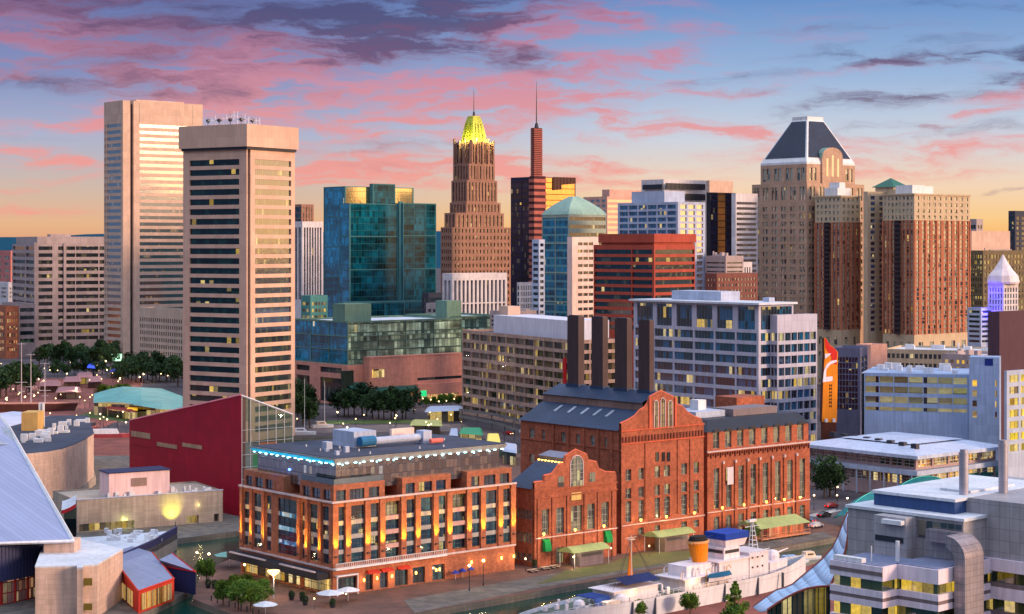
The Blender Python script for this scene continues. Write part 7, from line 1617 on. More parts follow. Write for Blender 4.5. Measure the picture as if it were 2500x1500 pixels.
# ---------------------------------------------------------------- kiosks and shelters on the pier
def kiosks():
    AWN = wallmat('pale_green_awning', (160, 172, 112), .08, rough=.7); KW = wallmat('grey_shutter', (120, 106, 116), .1, joint=(9, .3), mortar=.8)
    def kiosk(name, label, px0, px1, py, y_, hgt, D, wall, lit=True):
        b = Bld(name, label, 'kiosk', px0, gp(px0, py).y); L_ = b.r(px1); m = MB(); n = 8
        pr = [(-1.4 + (D + 2.4) * i / n, hgt - .9 + 1.5 * math.sin(math.pi * (i + .7) / (n + 1))) for i in range(n + 1)]
        for i in range(n): (ya, za), (yb, zb) = pr[i], pr[i + 1]; m.poly([(-.5, ya, za), (L_ + .5, ya, za), (L_ + .5, yb, zb), (-.5, yb, zb)])
        m.poly([(-.5, p[0], p[1]) for p in pr]); m.poly([(L_ + .5, p[0], p[1]) for p in pr]); o = m.build('awning_roof', AWN, b.root)
        m = MB(); m.box(L_ * .25, 0, 0, L_ * .95, D, hgt - .9); m.build('shutter_wall', wall, b.root)
        m = MB(); m.box(L_ * .3, -.08, hgt - 1.9, L_ * .9, -.01, hgt - 1.2); m.build('sign_board', DARKM, b.root)
        m = MB(); [m.cyl(x, y, 0, hgt - .8, .07, .07, 6) for x in (0, L_) for y in (-1.1, D + .6)]; m.each('post', WMET, b.root)
        lamp((L_ * .1, -.6, hgt - 1.3), (1, .85, .4), 300, b.root, .2); return b
    kiosk('kiosk', 'pale green roofed kiosk in front of the small gabled hall', 1395, 1478, 1388, 0, 4.2, 3.4, KW)
    kiosk('kiosk', 'pale green roofed kiosk in front of the tall gabled power station', 1602, 1686, 1352, 0, 4.6, 3.4, wallmat('taupe_shutter', (126, 104, 104), .1, joint=(9, .35), mortar=.8))
    b = Bld('restaurant_kiosk', 'long pale green roofed restaurant deck below the brick annex', 'kiosk', 1846, gp(1846, 1322).y); L_ = b.r(1962); m = MB()
    m.poly([(-.6, -2, 3.3), (L_ + .6, -2, 3.3), (L_ + .6, 3.5, 4.9), (-.6, 3.5, 4.9)]); m.poly([(-.6, 3.5, 4.9), (L_ + .6, 3.5, 4.9), (L_ + .6, 6, 3.9), (-.6, 6, 3.9)]); m.poly([(-.6, -2, 3.3), (-.6, 3.5, 4.9), (-.6, 6, 3.9)]); m.build('roof', AWN, b.root)
    m = MB(); m.box(0, 0, 0, L_, 5.5, 3.3); m.build('wall', glassmat('red_lit_wall', (120, 40, 26), 1.0, 3, lit=.5, strength=.5, litcol=(255, 110, 40), refl=.03), b.root)
    m = MB(); m.box(-.3, -2.2, .5, L_ + .3, -.02, .75); [m.cyl(L_ * i / 8, -1.9, 0, 3.3, .07, .07, 6) for i in range(9)]; m.box(-.3, -2.15, 1.6, L_ + .3, -2.08, 1.7); m.build('deck_rail', wallmat('salmon_timber', (190, 130, 100)), b.root)
    lamp((L_ * .5, -1.2, 2.9), (1, .4, .15), 260, b.root, .3)
    # parasols and low tents
    def parasol(px, py, r, h, mat, label, grp=None, cat='parasol'):
        t = thing('parasol', label, cat, tuple(gp(px, py)), 0, grp); m = MB(); m.rev(0, 0, [(r, h - .5), (r * .5, h - .05), (.02, h + .25)], 8); m.build('canopy', mat, t); m = MB(); m.cyl(0, 0, 0, h, .05, .05, 6); m.build('pole', WMET, t); return t
    parasol(806, 1478, 3.0, 3.0, ROOFW, 'wide white parasol at the near corner of the amber lit office, left one'); parasol(850, 1468, 2.6, 2.8, WMET, 'wide white parasol at the near corner of the amber lit office, right one')
    parasol(648, 1502, 2.6, 2.6, ROOFW, 'white parasol cut by the bottom edge right of the plaza trees'); parasol(560, 1385, 3.6, 3.4, wallmat('sea_green_canvas', (120, 170, 160)), 'sea green parasol at the back corner of the amber lit office')
    bc = wallmat('violet_blue_canvas', (50, 60, 150))
    for i in range(8): parasol(1112 + i * 18, 1416 - i * 4.6, 1.0, 2.0, bc, 'small violet-blue parasol in the row along the plain brick wall', 'violet-blue parasols by the brick wall')
    for i, (px, py) in enumerate(((1330, 1392), (1352, 1388), (1300, 1398))): 
        t = thing('picnic_table', 'pale picnic table by the gabled hall', 'table', tuple(gp(px, py)), R(40), 'picnic tables by the gabled hall'); m = MB(); m.box(-1.1, -.4, .7, 1.1, .4, .76); m.build('tabletop', wallmat('pale_timber', (190, 170, 150)), t)
        for s in (-1, 1): m = MB(); m.box(-1.1, s * .75 - .14, .42, 1.1, s * .75 + .14, .47); m.build('bench_seat', wallmat('pale_timber', (0, 0, 0)), t)
        m = MB(); [m.box(x - .05, -.8, 0, x + .05, .8, .42) for x in (-.8, .8)]; [m.box(x - .05, -.06, .42, x + .05, .06, .7) for x in (-.8, .8)]; m.each('leg', DARKM, t)
    # planters on the plaza
    for px, py in ((712, 1466), (738, 1468), (745, 1478), (812, 1484), (524, 1438), (508, 1436), (1305, 1387), (1312, 1384)):
        t = thing('planter', 'round dark planter with a clipped shrub on the paving', 'planter', tuple(gp(px, py)), 0, 'dark planters'); m = MB(); m.cyl(0, 0, 0, .7, .45, .6, 10); m.build('pot', DARKM, t)
        m = MB(); r_ = random.Random(px)
        for k in range(80): d = Vector((r_.gauss(0, 1), r_.gauss(0, 1), r_.gauss(0, 1))).normalized() * .65; c = Vector((0, 0, 1.2)) + d; u = d.orthogonal().normalized() * .25; v = Vector((0, 0, .25)); m.poly([c - u, c - v, c + u, c + v])
        m.build('shrub', LEAFD, t)
    for i in range(9):
        p = gp(516 + i * 14.5, 1468 + i * 4.6); t = MB(); t.cyl(0, 0, 0, 1.1, .14, .12, 8); t.rev(0, 0, [(.14, 1.1), (.17, 1.2), (.02, 1.35)], 8); o = t.build('bollard', DARKM); o.location = p; tag(o, 'dark bollard along the plaza edge above the green water', 'bollard', 'bollards along the plaza edge')
kiosks()
# ---------------------------------------------------------------- inner harbour left and centre
def harbour():
    t = thing('teal_roof_pavilion', 'wide pavilion with a curved teal metal roof left of the beige tower', 'pavilion', tuple(gp(330, 1003))); o = t.location
    g = lambda px, py, z: Vector(gp(px, py, z)) - o
    fr = [g(228, 984, 5.5), g(262, 982, 6.2), g(300, 983, 6.6), g(345, 992, 6.2), g(395, 1000, 5.8), g(446, 1000, 5.5)]; bk = [g(230, 962, 7), g(268, 950, 9), g(300, 944, 10), g(345, 946, 10), g(395, 949, 9), g(446, 968, 7)]
    m = MB()
    for i in range(5):
        for k in range(5):
            def pt(a, s): p = fr[a].lerp(bk[a], s); p.z += 1.6 * math.sin(s * math.pi); return p
            m.poly([pt(i, k / 5), pt(i + 1, k / 5), pt(i + 1, (k + 1) / 5), pt(i, (k + 1) / 5)])
    m.build('teal_roof', wallmat('teal_metal_roof', (96, 164, 160), .14, rough=.5, joint=(1.5, 90), mortar=.85), t)
    m = MB(); m.prism([(p.x, p.y + 1) for p in (fr[0], fr[2], fr[5])] + [(p.x, p.y - 1) for p in (bk[5], bk[3], bk[0])], 0, 5.4); m.build('glazed_hall', glassmat('hall_lit_glass', (60, 60, 50), 2, 4, lit=.4, strength=.8, refl=.1), t)
    def roofed(name, label, pts, z, mat, cat='pavilion', grp=None):
        c = gp(*pts[0]); t = thing(name, label, cat, (c.x, c.y, 0), 0, grp); P_ = [(gp(px, py, z) - c) for px, py in pts]; area = sum(P_[i].x * P_[(i + 1) % len(P_)].y - P_[(i + 1) % len(P_)].x * P_[i].y for i in range(len(P_)))
        if area < 0: P_ = P_[::-1]
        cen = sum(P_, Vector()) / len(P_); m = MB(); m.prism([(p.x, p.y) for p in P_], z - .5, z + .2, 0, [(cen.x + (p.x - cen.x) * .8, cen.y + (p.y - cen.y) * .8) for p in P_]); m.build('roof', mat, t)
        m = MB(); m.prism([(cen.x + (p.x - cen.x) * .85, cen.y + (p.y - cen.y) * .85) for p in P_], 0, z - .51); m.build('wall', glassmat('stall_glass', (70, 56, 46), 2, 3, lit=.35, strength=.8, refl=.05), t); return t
    RD = wallmat('dark_red_roof', (140, 40, 40), .12); 
    roofed('red_roof_hall', 'low dark red roofed hall in front of the teal roofed pavilion', [(240, 985), (250, 972), (298, 971), (342, 990), (330, 1004), (262, 996)], 4.2, RD)
    roofed('blue_tarp_stall', 'bright blue covered stall just above the crimson slab', [(364, 1003), (372, 994), (408, 996), (414, 1006)], 3.2, wallmat('bright_blue_tarp', (0, 60, 220), .1), 'stall')
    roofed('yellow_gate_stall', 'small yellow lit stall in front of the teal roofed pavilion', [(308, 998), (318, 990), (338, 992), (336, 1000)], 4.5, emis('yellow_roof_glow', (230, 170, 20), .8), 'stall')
    roofed('white_tent_hall', 'large pale tent roof at the left edge behind the metal pyramid roof', [(-40, 1012), (30, 1002), (88, 1006), (104, 1022), (96, 1038), (-40, 1052)], 6.0, wallmat('pale_tent_cloth', (200, 200, 220), .08))
    roofed('teal_tent_hall', 'pale turquoise roof tucked behind the metal pyramid roof', [(-40, 1030), (20, 1022), (60, 1030), (50, 1050), (-40, 1062)], 5.0, wallmat('turquoise_roof', (110, 176, 196), .1))
    roofed('white_kiosk', 'white kiosk with a blue-violet roof by the grove', [(266, 906), (272, 900), (298, 900), (304, 908)], 4.5, wallmat('violet_blue_canvas', (0, 0, 0)), 'kiosk')
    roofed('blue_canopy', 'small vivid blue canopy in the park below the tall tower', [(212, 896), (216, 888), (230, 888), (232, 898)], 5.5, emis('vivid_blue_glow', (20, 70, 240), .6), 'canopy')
    sgn = Bld('welcome_sign', 'small lit green and white sign at the foot of the tall tower', 'sign', 266, 1165, 10); m = MB(); m.box(0, 0, 2, 8, .4, 6.5); m.build('panel', emis('green_white_sign_glow', (190, 255, 200), 1.3), sgn.root); m = MB(); m.box(.4, .1, 0, .8, .3, 2); m.box(7.2, .1, 0, 7.6, .3, 2); m.build('leg_posts', DARKM, sgn.root)
    for i, (px, py, L_) in enumerate(((120, 935, 26), (175, 925, 22), (205, 915, 20), (165, 950, 30), (230, 925, 18))):
        lab = ['pink roofed market stall farthest left on the promenade', 'pink roofed stall below the park trees', 'small pink roofed stall nearest the park', 'long pink-brown stall in the middle of the promenade', 'pink roofed stall left of the white kiosk'][i]
        roofed('market_stall', lab, [(px - L_, py + 6), (px - L_ * .8, py - 5), (px + L_, py - 7), (px + L_ * 1.1, py + 5)], 4.0, wallmat('pink_roof', (150, 104, 108), .12), 'stall', 'market stalls on the promenade')
    # long covered boats on the quay behind the theatre
    for i, (x0, x1, py, col, lab) in enumerate(((120, 240, 1052, (196, 90, 78), 'long salmon covered tour boat behind the curved theatre'), (205, 318, 1068, (160, 70, 80), 'dark red covered tour boat nearest the crimson slab'), (150, 235, 1040, (120, 110, 112), 'grey covered tour boat, farthest of the three'))):
        c = gp((x0 + x1) / 2, py); t = thing('tour_boat', lab, 'boat', (c.x, c.y, .05), R(4), 'tour boats behind the theatre'); L_ = (gp(x1, py) - gp(x0, py)).x / 2; m = MB(); n = 10
        prof = [(-L_, 0), (-L_ * .94, -2), (L_ * .7, -2.2), (L_, 0), (L_ * .7, 2.2), (-L_ * .94, 2)]; m.prism([(x * .94, y * .8) for x, y in prof], -.4, 1.4, 0, prof); m.build('hull', wallmat('boat_paint_%d' % i, col, .1), t)
        m = MB(); m.prism([(-L_ * .8, -1.6), (L_ * .5, -1.6), (L_ * .5, 1.6), (-L_ * .8, 1.6)], 1.41, 3.2, 0, [(-L_ * .8, -1.2), (L_ * .4, -1.2), (L_ * .4, 1.2), (-L_ * .8, 1.2)]); m.build('cabin', WMET if i else wallmat('salmon_cabin', (216, 150, 130)), t)
    # tall ship with masts at far left
    c = gp(60, 1004); t = thing('tall_ship', 'wooden tall ship with a high mast at the far left promenade', 'ship', (c.x, c.y, 0), R(6)); m = MB(); pr = [(-16, 0), (-14, -4), (14, -4), (24, 0), (14, 4), (-14, 4)]; m.prism([(x * .92, y * .7) for x, y in pr], -.5, 3.4, 0, pr); m.build('hull', wallmat('brown_hull', (96, 60, 54), .15), t)
    m = MB(); m.prism([(x * .9, y * .8) for x, y in pr], 3.41, 3.7); m.build('deck', wallmat('salmon_deck', (196, 130, 110)), t)
    for x, h in ((-1.4, 31), (2.8, 26), (9, 22)): m = MB(); m.tube([(x, 0, 3), (x, 0, h)], [.3, .12], 6); m.tube([(x - 2.6, 0, h * .42), (x + 2.6, 0, h * .42)], .14, 4); m.tube([(x - 1.6, 0, h * .22 + 2), (x + 1.6, 0, h * .22 + 2)], .12, 4); m.tube([(x - 2.0, 0, h * .98), (x + 2.0, 0, h * .98)], .1, 4); m.build('mast', wallmat('pale_mast', (190, 180, 186)), t)
    # centre quay shelters
    roofed('quay_shelter', 'long pale blue roofed shelter between the mall and quay', [(1036, 1004), (1044, 992), (1128, 990), (1130, 1000)], 5.0, WHTB, 'shelter')
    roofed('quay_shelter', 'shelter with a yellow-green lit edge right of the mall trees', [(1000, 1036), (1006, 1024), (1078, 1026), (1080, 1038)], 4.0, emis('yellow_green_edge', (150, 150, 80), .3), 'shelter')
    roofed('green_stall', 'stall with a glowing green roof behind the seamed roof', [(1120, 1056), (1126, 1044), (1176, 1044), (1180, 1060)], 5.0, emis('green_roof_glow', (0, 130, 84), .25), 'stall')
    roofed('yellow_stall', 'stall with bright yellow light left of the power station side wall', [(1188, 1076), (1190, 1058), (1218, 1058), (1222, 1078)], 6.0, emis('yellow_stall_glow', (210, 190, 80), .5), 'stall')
    roofed('grey_stall', 'grey roofed stall nearest the power station side wall', [(1226, 1098), (1232, 1080), (1262, 1084), (1262, 1104)], 5.0, WHTB, 'stall')
    roofed('blue_stall', 'pale blue roofed stall left of the green glowing one', [(1096, 1060), (1100, 1046), (1118, 1046), (1118, 1062)], 5.0, WHTB, 'stall')
    for i, (y0, y1, lab) in enumerate(((1004, 1030, 'upper sweeping grey footbridge below the banded concrete office'), (1020, 1056, 'lower sweeping grey footbridge below the banded concrete office'))):
        A, B_ = gp(1128, y0, 6), gp(1275, y1, 6); t = thing('footbridge', lab, 'bridge', (A.x, A.y, 0), 0, 'sweeping footbridges'); d = B_ - A; m = MB(); n = 10; w = Vector((-d.y, d.x, 0)).normalized() * 2
        pts = [Vector((d.x * k / n, d.y * k / n, 0)) + w * math.sin(k / n * 3.1) * 1.6 for k in range(n + 1)]
        for k in range(n):
            p, q_ = pts[k], pts[k + 1]; up = Vector((0, 0, 6)); m.poly([p + up - w * .7, q_ + up - w * .7, q_ + up + w * .7, p + up + w * .7]); m.poly([p + up - w * .7, q_ + up - w * .7, q_ + up - w * .7 + Vector((0, 0, 1.1)), p + up - w * .7 + Vector((0, 0, 1.1))])
            if k % 2 == 0: m.cyl(p.x, p.y, 0, 6, .25, .25, 6)
        m.build('deck', wallmat('bridge_grey', (112, 112, 116), .15), t)
harbour()
# ---------------------------------------------------------------- cars
def quays():
    m = MB()
    PV = ground_mat('pale_promenade', (128, 110, 106), (98, 86, 90), .2, tile=(3, 3)); GR = ground_mat('lit_lawn', (58, 78, 34), (84, 100, 40), .15)
    strip('promenade', [W2(745, 1058), W2(1125, 1054), W2(1240, 1092), W2(1262, 1088), W2(1130, 1036), W2(745, 1040)], .07, PV, .005)
    strip('lawn', [W2(790, 1036), W2(1010, 1034), W2(1000, 1026), W2(800, 1028)], .08, GR, .005); strip('lawn', [W2(245, 1000), W2(340, 1016), W2(300, 1030), W2(180, 1018)], .12, GR, .055)
    strip('road', [W2(720, 1003), W2(1125, 984), W2(1125, 978), W2(720, 992)], .06, ASPH, .005)
    m = MB(); A, B_ = W2(720, 998), W2(1125, 981); n = 26
    for i in range(n):
        x0 = A[0] + (B_[0] - A[0]) * i / n; y0 = A[1] + (B_[1] - A[1]) * i / n; x1 = A[0] + (B_[0] - A[0]) * (i + .5) / n; y1 = A[1] + (B_[1] - A[1]) * (i + .5) / n; m.poly([(x0, y0, .066), (x1, y1, .066), (x1, y1 + .25, .066), (x0, y0 + .25, .066)])
    o = m.build('road_marking', WMET); o['kind'] = 'structure'
    m = MB(); A, B_ = Vector(gp(1990, 1262)), Vector(gp(2060, 1246)); d = (B_ - A)
    for i in range(9):
        p = A + d * (i / 9); q_ = A + d * ((i + .5) / 9); w = Vector((-d.y, d.x, 0)).normalized() * 3; m.poly([p.xy.to_3d() + Vector((0, 0, .066)), q_.xy.to_3d() + Vector((0, 0, .066)), (q_ + w).xy.to_3d() + Vector((0, 0, .066)), (p + w).xy.to_3d() + Vector((0, 0, .066))])
    o = m.build('road_marking', WMET); o['kind'] = 'structure'
quays()
def cars():
    def car(px, py, rz, col, label, grp='cars on the streets'):
        p = gp(px, py, .06); t = thing('parked_car', label, 'car', tuple(p), rz, grp); m = MB(); w = .9
        side = [(-2.2, .35), (-2.15, .85), (-1.5, .95), (-.9, 1.42), (.6, 1.45), (1.25, .98), (2.1, .85), (2.25, .4)]
        for s in (-1, 1): m.poly([(x, s * w * (.86 if z > 1 else 1), z) for x, z in side])
        for i in range(len(side)): (xa, za), (xb, zb) = side[i], side[(i + 1) % len(side)]; wa, wb = w * (.86 if za > 1 else 1), w * (.86 if zb > 1 else 1); m.poly([(xa, -wa, za), (xb, -wb, zb), (xb, wb, zb), (xa, wa, za)])
        m.build('body', wallmat('car_paint_%d_%d_%d' % col, col, .02, rough=.25, spec=.8, streak=0), t)
        m = MB(); [m.poly([(-1.35, s * w * .94, 1.0), (1.1, s * w * .94, 1.0), (.55, s * w * .885, 1.38), (-.85, s * w * .885, 1.36)]) for s in (-1, 1)]; m.build('side_glass', DARKM, t)
        for x in (-1.4, 1.4):
            for s in (-1, 1): k = MB(); k.tube([(x, s * .78, .33), (x, s * .93, .33)], .33, 10); k.build('wheel', wallmat('tyre', (20, 20, 22)), t)
        for s in (-.6, .6): k = MB(); k.box(2.18, s - .16, .6, 2.27, s + .16, .75); k.build('headlight', WARM2, t); k = MB(); k.box(-2.24, s - .16, .65, -2.17, s + .16, .8); k.build('tail_light', emis('tail_light_red', (255, 30, 20), 3), t)
    cc = [(200, 200, 205), (40, 42, 50), (150, 30, 34), (60, 70, 100), (120, 120, 126)]; nm = ['white', 'black', 'dark red', 'navy', 'grey']
    i = 0
    for px, py, rz, w in ((1992, 1288, .7, 'on the street right of the brick annex, nearest the quay'), (2012, 1262, .7, 'on the street right of the brick annex, middle of three'), (2030, 1240, .7, 'on the street right of the brick annex, farthest'), (1972, 1276, 2.3, 'close by the annex corner'), (640, 906, .2, 'on the road left of the mall'), (1000, 1004, .3, 'on the road before the mall shops'), (1062, 1008, .3, 'on the road right of the mall shops'), (1240, 1062, -.8, 'beside the lower footbridge'), (150, 906, .1, 'on the road below the banded office, left'), (232, 908, .1, 'on the road below the banded office, right')): 
        car(px, py, rz, cc[i % 5], nm[i % 5] + ' car ' + w); i += 1
cars()
# ---------------------------------------------------------------- low blocks filling the far city
def fillers():
    simple('low_roof_block', 'low grey block with a pale roof between the temple office and banded concrete office', 1240, 900, 1196, 1310, 760, 800, 3, 8, 4, CONC2, G_OFF, ROOFW, fc=.6, fin=True)
    simple('mid_block', 'grey block half hidden right of the teal tower podium', 1082, 980, 1040, 1110, 742, 800, 3, 5, 3, CONC2, G_OFF, ROOFW, fc=.6)
    simple('roof_garden_block', 'low pale block below the right-hand brick apartment tower', 2390, 760, 2300, 2470, 868, 930, 3, 8, 6, CONC2, G_LIT, ROOFW, fc=.6)
    simple('mid_left_block', 'low brown block between the tall tower and the beige five-sided tower', 735, 1150, 700, 760, 690, 800, 6, 5, 3, BRNS, G_OFF, ROOFD, fc=.5)
    rnd = random.Random(12)
    for i in range(46):
        Y = rnd.uniform(1750, 4200); px = rnd.uniform(-40, 2540) if i > 22 else rnd.choice((rnd.uniform(-30, 60), rnd.uniform(2360, 2540), rnd.uniform(1200, 1480))); w = rnd.uniform(14, 46) * 1500 / Y; h = rnd.uniform(14, 52)
        b = Bld('distant_block', 'distant low city block near the horizon', 'building', px, Y, 40, 'distant city blocks'); a = max(12, b.r(px + w)); bb = max(12, b.l(px - w * .8)); m = MB(); m.box(0, 0, 0, a, bb, h); n = int(h / 4)
        m.box(a * .3, bb * .3, h, a * .6, bb * .6, h + 3)
        m.build('wall', rnd.choice((CONC2, BRNS, TANS, WHT)), b.root); k = MB()
        for j in range(1, n): k.box(.8, -.12, j * 4, a - .8, -.01, j * 4 + 1.6); k.box(-.12, .8, j * 4, -.01, bb - .8, j * 4 + 1.6)
        k.each('window_band', G_OFF, b.root)
fillers()
# ---------------------------------------------------------------- ship and boats
def ship():
    s = Bld('white_ship', 'long white museum ship with a buff funnel and blue canvas awnings moored beside the pier', 'ship', 1470, 362, 43.5)
    # local x along the hull (towards the right of the picture), y across; y=0 near side
    WH = wallmat('white_ship_paint', (214, 218, 230), .06, streak=.12, rough=.45, joint=(6.5, 30), mortar=.85); WD = wallmat('white_house_paint', (218, 208, 216), .05, rough=.5)
    DK = wallmat('ship_deck', (88, 96, 84), .25); BL = wallmat('blue_canvas', (16, 50, 120), .15, rough=.8); NV = wallmat('navy_lettered_canvas', (20, 34, 84), .2)
    x0, x1, Bm = -17.5, s.r(1992, 3), 12.0; zd = 3.1
    def hw(f):                                                # half breadth along the hull, f = 0 stern .. 1 bow
        return (Bm / 2) * (max(.03, (f / .30) ** .62) if f < .30 else 1 if f < .72 else max(.02, 1 - ((f - .72) / .28) ** 2.0))
    n = 40; st = []
    for i in range(n + 1):
        f = i / n; x = x0 + (x1 - x0) * f; h = hw(f); zt = zd + .8 + 1.3 * max(0, (f - .7) / .3) ** 1.6; st.append((x, h, zt))
    m = MB(); dk = MB(); cy_ = Bm / 2
    for i in range(n):
        (xa, ha, za), (xb, hb, zb) = st[i], st[i + 1]
        for sd in (-1, 1):
            m.poly([(xa, cy_ + sd * ha * .86, -1.9), (xb, cy_ + sd * hb * .86, -1.9), (xb, cy_ + sd * hb, zb), (xa, cy_ + sd * ha, za)])
        dk.poly([(xa, cy_ - ha * .99, zd), (xb, cy_ - hb * .99, zd), (xb, cy_ + hb * .99, zd), (xa, cy_ + ha * .99, zd)])
    m.build('hull', WH, s.root); dk.build('deck', DK, s.root)
    m = MB()
    for x in (s.r(1545), s.r(1600), s.r(1678), s.r(1770), s.r(1851), s.r(1912)): m.box(x - .1, -.2, -2, x + .1, .4, zd + .7)
    m.each('fender_post', wallmat('grey_fender', (90, 92, 100)), s.root)
    def P(px, y): return s.r(px, y)
    def house(nm, p0, p1, y0, y1, z0, z1, mat, roof=None):
        k = MB(); X0, X1 = P(p0, y0), P(p1, y0); k.box(X0, y0, z0, X1, y1, z1); o = k.build(nm, mat, s.root)
        if roof: k = MB(); k.box(X0 - .2, y0 - .2, z1 + .01, X1 + .2, y1 + .2, z1 + .2); k.build(nm + '_roof', roof, s.root)
        return X0, X1
    zl = zd
    X0, X1 = house('after_deckhouse', 1500, 1606, 3, 9, zl, zl + 2.6, WD)
    k = MB(); k.box(X0 - 1, 2.4, zl + 2.61, X1 + .5, 9.4, zl + 2.75); k.build('white_roof', WD, s.root)
    k = MB(); k.poly([(X0 + 3, 2.6, zl + 3.6), (X1 + .4, 2.6, zl + 3.6), (X1 + .4, 6, zl + 4.6), (X0 + 3, 6, zl + 4.6)]); k.poly([(X0 + 3, 6, zl + 4.6), (X1 + .4, 6, zl + 4.6), (X1 + .4, 9.2, zl + 3.6), (X0 + 3, 9.2, zl + 3.6)]); k.build('canvas_awning', NV, s.root)
    k = MB(); k.box(X0 - 6, 3, zl + 1.9, X0 - 1.4, 8, zl + 2.05); k.poly([(X0 - 6, 3, zl + 1.9), (X0 - 1.4, 3, zl + 1.9), (X0 - 1.4, 2.2, zl + .5), (X0 - 6, 2.2, zl + .5)]); k.build('canvas_awning', BL, s.root)
    k = MB(); k.rev(X0 + 1.0, 2.2, [(1.3, zl), (1.5, zl + 1), (1.2, zl + 1.9), (.05, zl + 2.3)], 14); k.build('gun_cover', WD, s.root)
    k = MB(); k.rev(X0 - 8, 5, [(1.2, zl), (1.2, zl + 1.0), (.9, zl + 1.6), (.05, zl + 1.9)], 12); k.build('capstan_cover', WD, s.root)
    house('deck_locker', 1480, 1530, 1.2, 3, zl, zl + 1.3, wallmat('warm_white_paint', (226, 204, 186), .05)); lamp((X0 - 4, 1.5, zl + 2), (1, .75, .4), 160, s.root, .2)
    # funnel house and funnel
    X0, X1 = house('funnel_house', 1672, 1752, 2.6, 9.4, zl, zl + 2.5, WD); house('boat_deck', 1668, 1760, 2.0, 10, zl + 2.51, zl + 2.7, WD); A0, A1 = house('upper_house', 1676, 1748, 3.4, 8.6, zl + 2.71, zl + 4.9, WD)
    cx = P(1711, 6); zf0 = zl + 4.9; zf1 = s.z(1318, cx, 6)
    k = MB(); e = [(math.cos(2 * math.pi * i / 20), math.sin(2 * math.pi * i / 20)) for i in range(20)]
    k.prism([(cx - .3 + 2.0 * c, 6 + 1.35 * s_) for c, s_ in e], zf0, zf1, 0, [(cx - 1.0 + 2.75 * c, 6 + 1.8 * s_) for c, s_ in e]); k.build('funnel', wallmat('buff_funnel_paint', (214, 124, 14), .06, rough=.45), s.root)
    k = MB(); k.prism([(cx - 1.0 + 2.5 * c, 6 + 1.6 * s_) for c, s_ in e], zf1 + .01, zf1 + .9, 0, [(cx - 1.0 + 2.1 * c, 6 + 1.3 * s_) for c, s_ in e]); k.build('funnel_cap', wallmat('soot_black', (24, 22, 24)), s.root)
    k = MB(); k.prism([(cx - 1.0 + 2.95 * c, 6 + 1.95 * s_) for c, s_ in e], zf1 - .5, zf1); k.build('funnel_band', wallmat('pale_orange_band', (206, 150, 100)), s.root)
    # bridge tower
    B0, B1 = house('bridge_house', 1756, 1828, 2.4, 9.6, zl, zl + 4.8, WD); house('bridge_deck', 1752, 1862, 2.0, 10, zl + 4.81, zl + 5.0, WD); C0, C1 = house('wheelhouse', 1768, 1806, 3.2, 8.8, zl + 5.01, zl + 7.4, WD)
    k = MB(); k.box(C0 + .3, 3.14, zl + 6.2, C1 - .3, 3.19, zl + 6.9); k.box(C0 - .06, 3.6, zl + 6.2, C0 - .01, 8.4, zl + 6.9); k.build('bridge_windows', DARKM, s.root)
    k = MB(); k.prism([(C0 + 1, 3.6), (C1 + 2, 3.6), (C1 + 2, 8.2), (C0 + 1, 8.2)], zl + 7.41, zl + 9.0, 0, [(C0 + .4, 3.2), (C1 + 2.6, 3.2), (C1 + 2.6, 8.6), (C0 + .4, 8.6)]); k.build('upper_bridge', WD, s.root)
    k = MB(); k.box(C0 + .2, 3.0, zl + 9.01, C1 + 2.8, 8.8, zl + 10.4); k.build('upper_bridge_canvas', wallmat('bright_blue_canvas', (18, 58, 150), .12), s.root)
    house('forward_house', 1830, 1876, 2.6, 9.4, zl, zl + 5.6, WD); house('forward_low_house', 1880, 1922, 3, 9, zl, zl + 2.6, WD)
    k = MB()
    for x in (P(1838, 2.5), P(1850, 2.5), P(1862, 2.5)): k.box(x - .25, 2.5, zl + 4.3, x + .25, 2.58, zl + 4.7); k.box(x - .25, 2.5, zl + 2.2, x + .25, 2.58, zl + 2.6)
    k.each('porthole', DARKM, s.root)
    k = MB()
    for z in (zl + 5.6, zl + 6.0):
        k.tube([(P(1828, 2.2), 2.2, z), (P(1878, 2.2), 2.2, z)], .06, 4)
    for i in range(8): x = P(1828, 2.2) + (P(1878, 2.2) - P(1828, 2.2)) * i / 7; k.tube([(x, 2.2, zl + 4.9), (x, 2.2, zl + 6.1)], .05, 4)
    n_ = 44
    for i in range(n_): x = x0 + 4 + (x1 - x0 - 22) * i / (n_ - 1); k.tube([(x, .25, zd + .7), (x, .25, zd + 1.7)], .04, 4)
    k.tube([(x0 + 4, .25, zd + 1.7), (x1 - 18, .25, zd + 1.7)], .04, 4); k.tube([(x0 + 4, .25, zd + 1.3), (x1 - 18, .25, zd + 1.3)], .03, 4); k.build('railings', WMET, s.root, kind='stuff')
    # masts
    mx = P(1541, 6); mt = s.z(1308, mx, 6); k = MB(); k.tube([(mx, 6, zl), (mx, 6, mt)], [.22, .14], 8); k.tube([(mx - 1.6, 6, mt - .4), (mx + 1.6, 6, mt - .4)], .08, 5); k.box(mx - .8, 5.6, mt - .9, mx + .8, 6.4, mt - .7); k.build('after_mast', wallmat('cream_mast', (200, 176, 160)), s.root)
    k = MB(); zz = s.z(1366, mx, 6); k.poly([(mx - .1, 6, zz + 2.6), (mx - 1.0, 6.2, zl + 3), (mx + .5, 5.8, zl + 2.6)]); o = k.build('furled_sail', wallmat('orange_canvas', (214, 110, 20)), s.root); md = o.modifiers.new('thickness', 'SOLIDIFY'); md.thickness = .3
    fx = P(1836, 6); k = MB(); ft = zl + 11.5
    for a_, c_ in ((-1, -1), (1, -1), (0, 1)): k.tube([(fx + a_, 6 + c_, zl + 5), (fx + a_ * .2, 6 + c_ * .2, ft)], .1, 5)
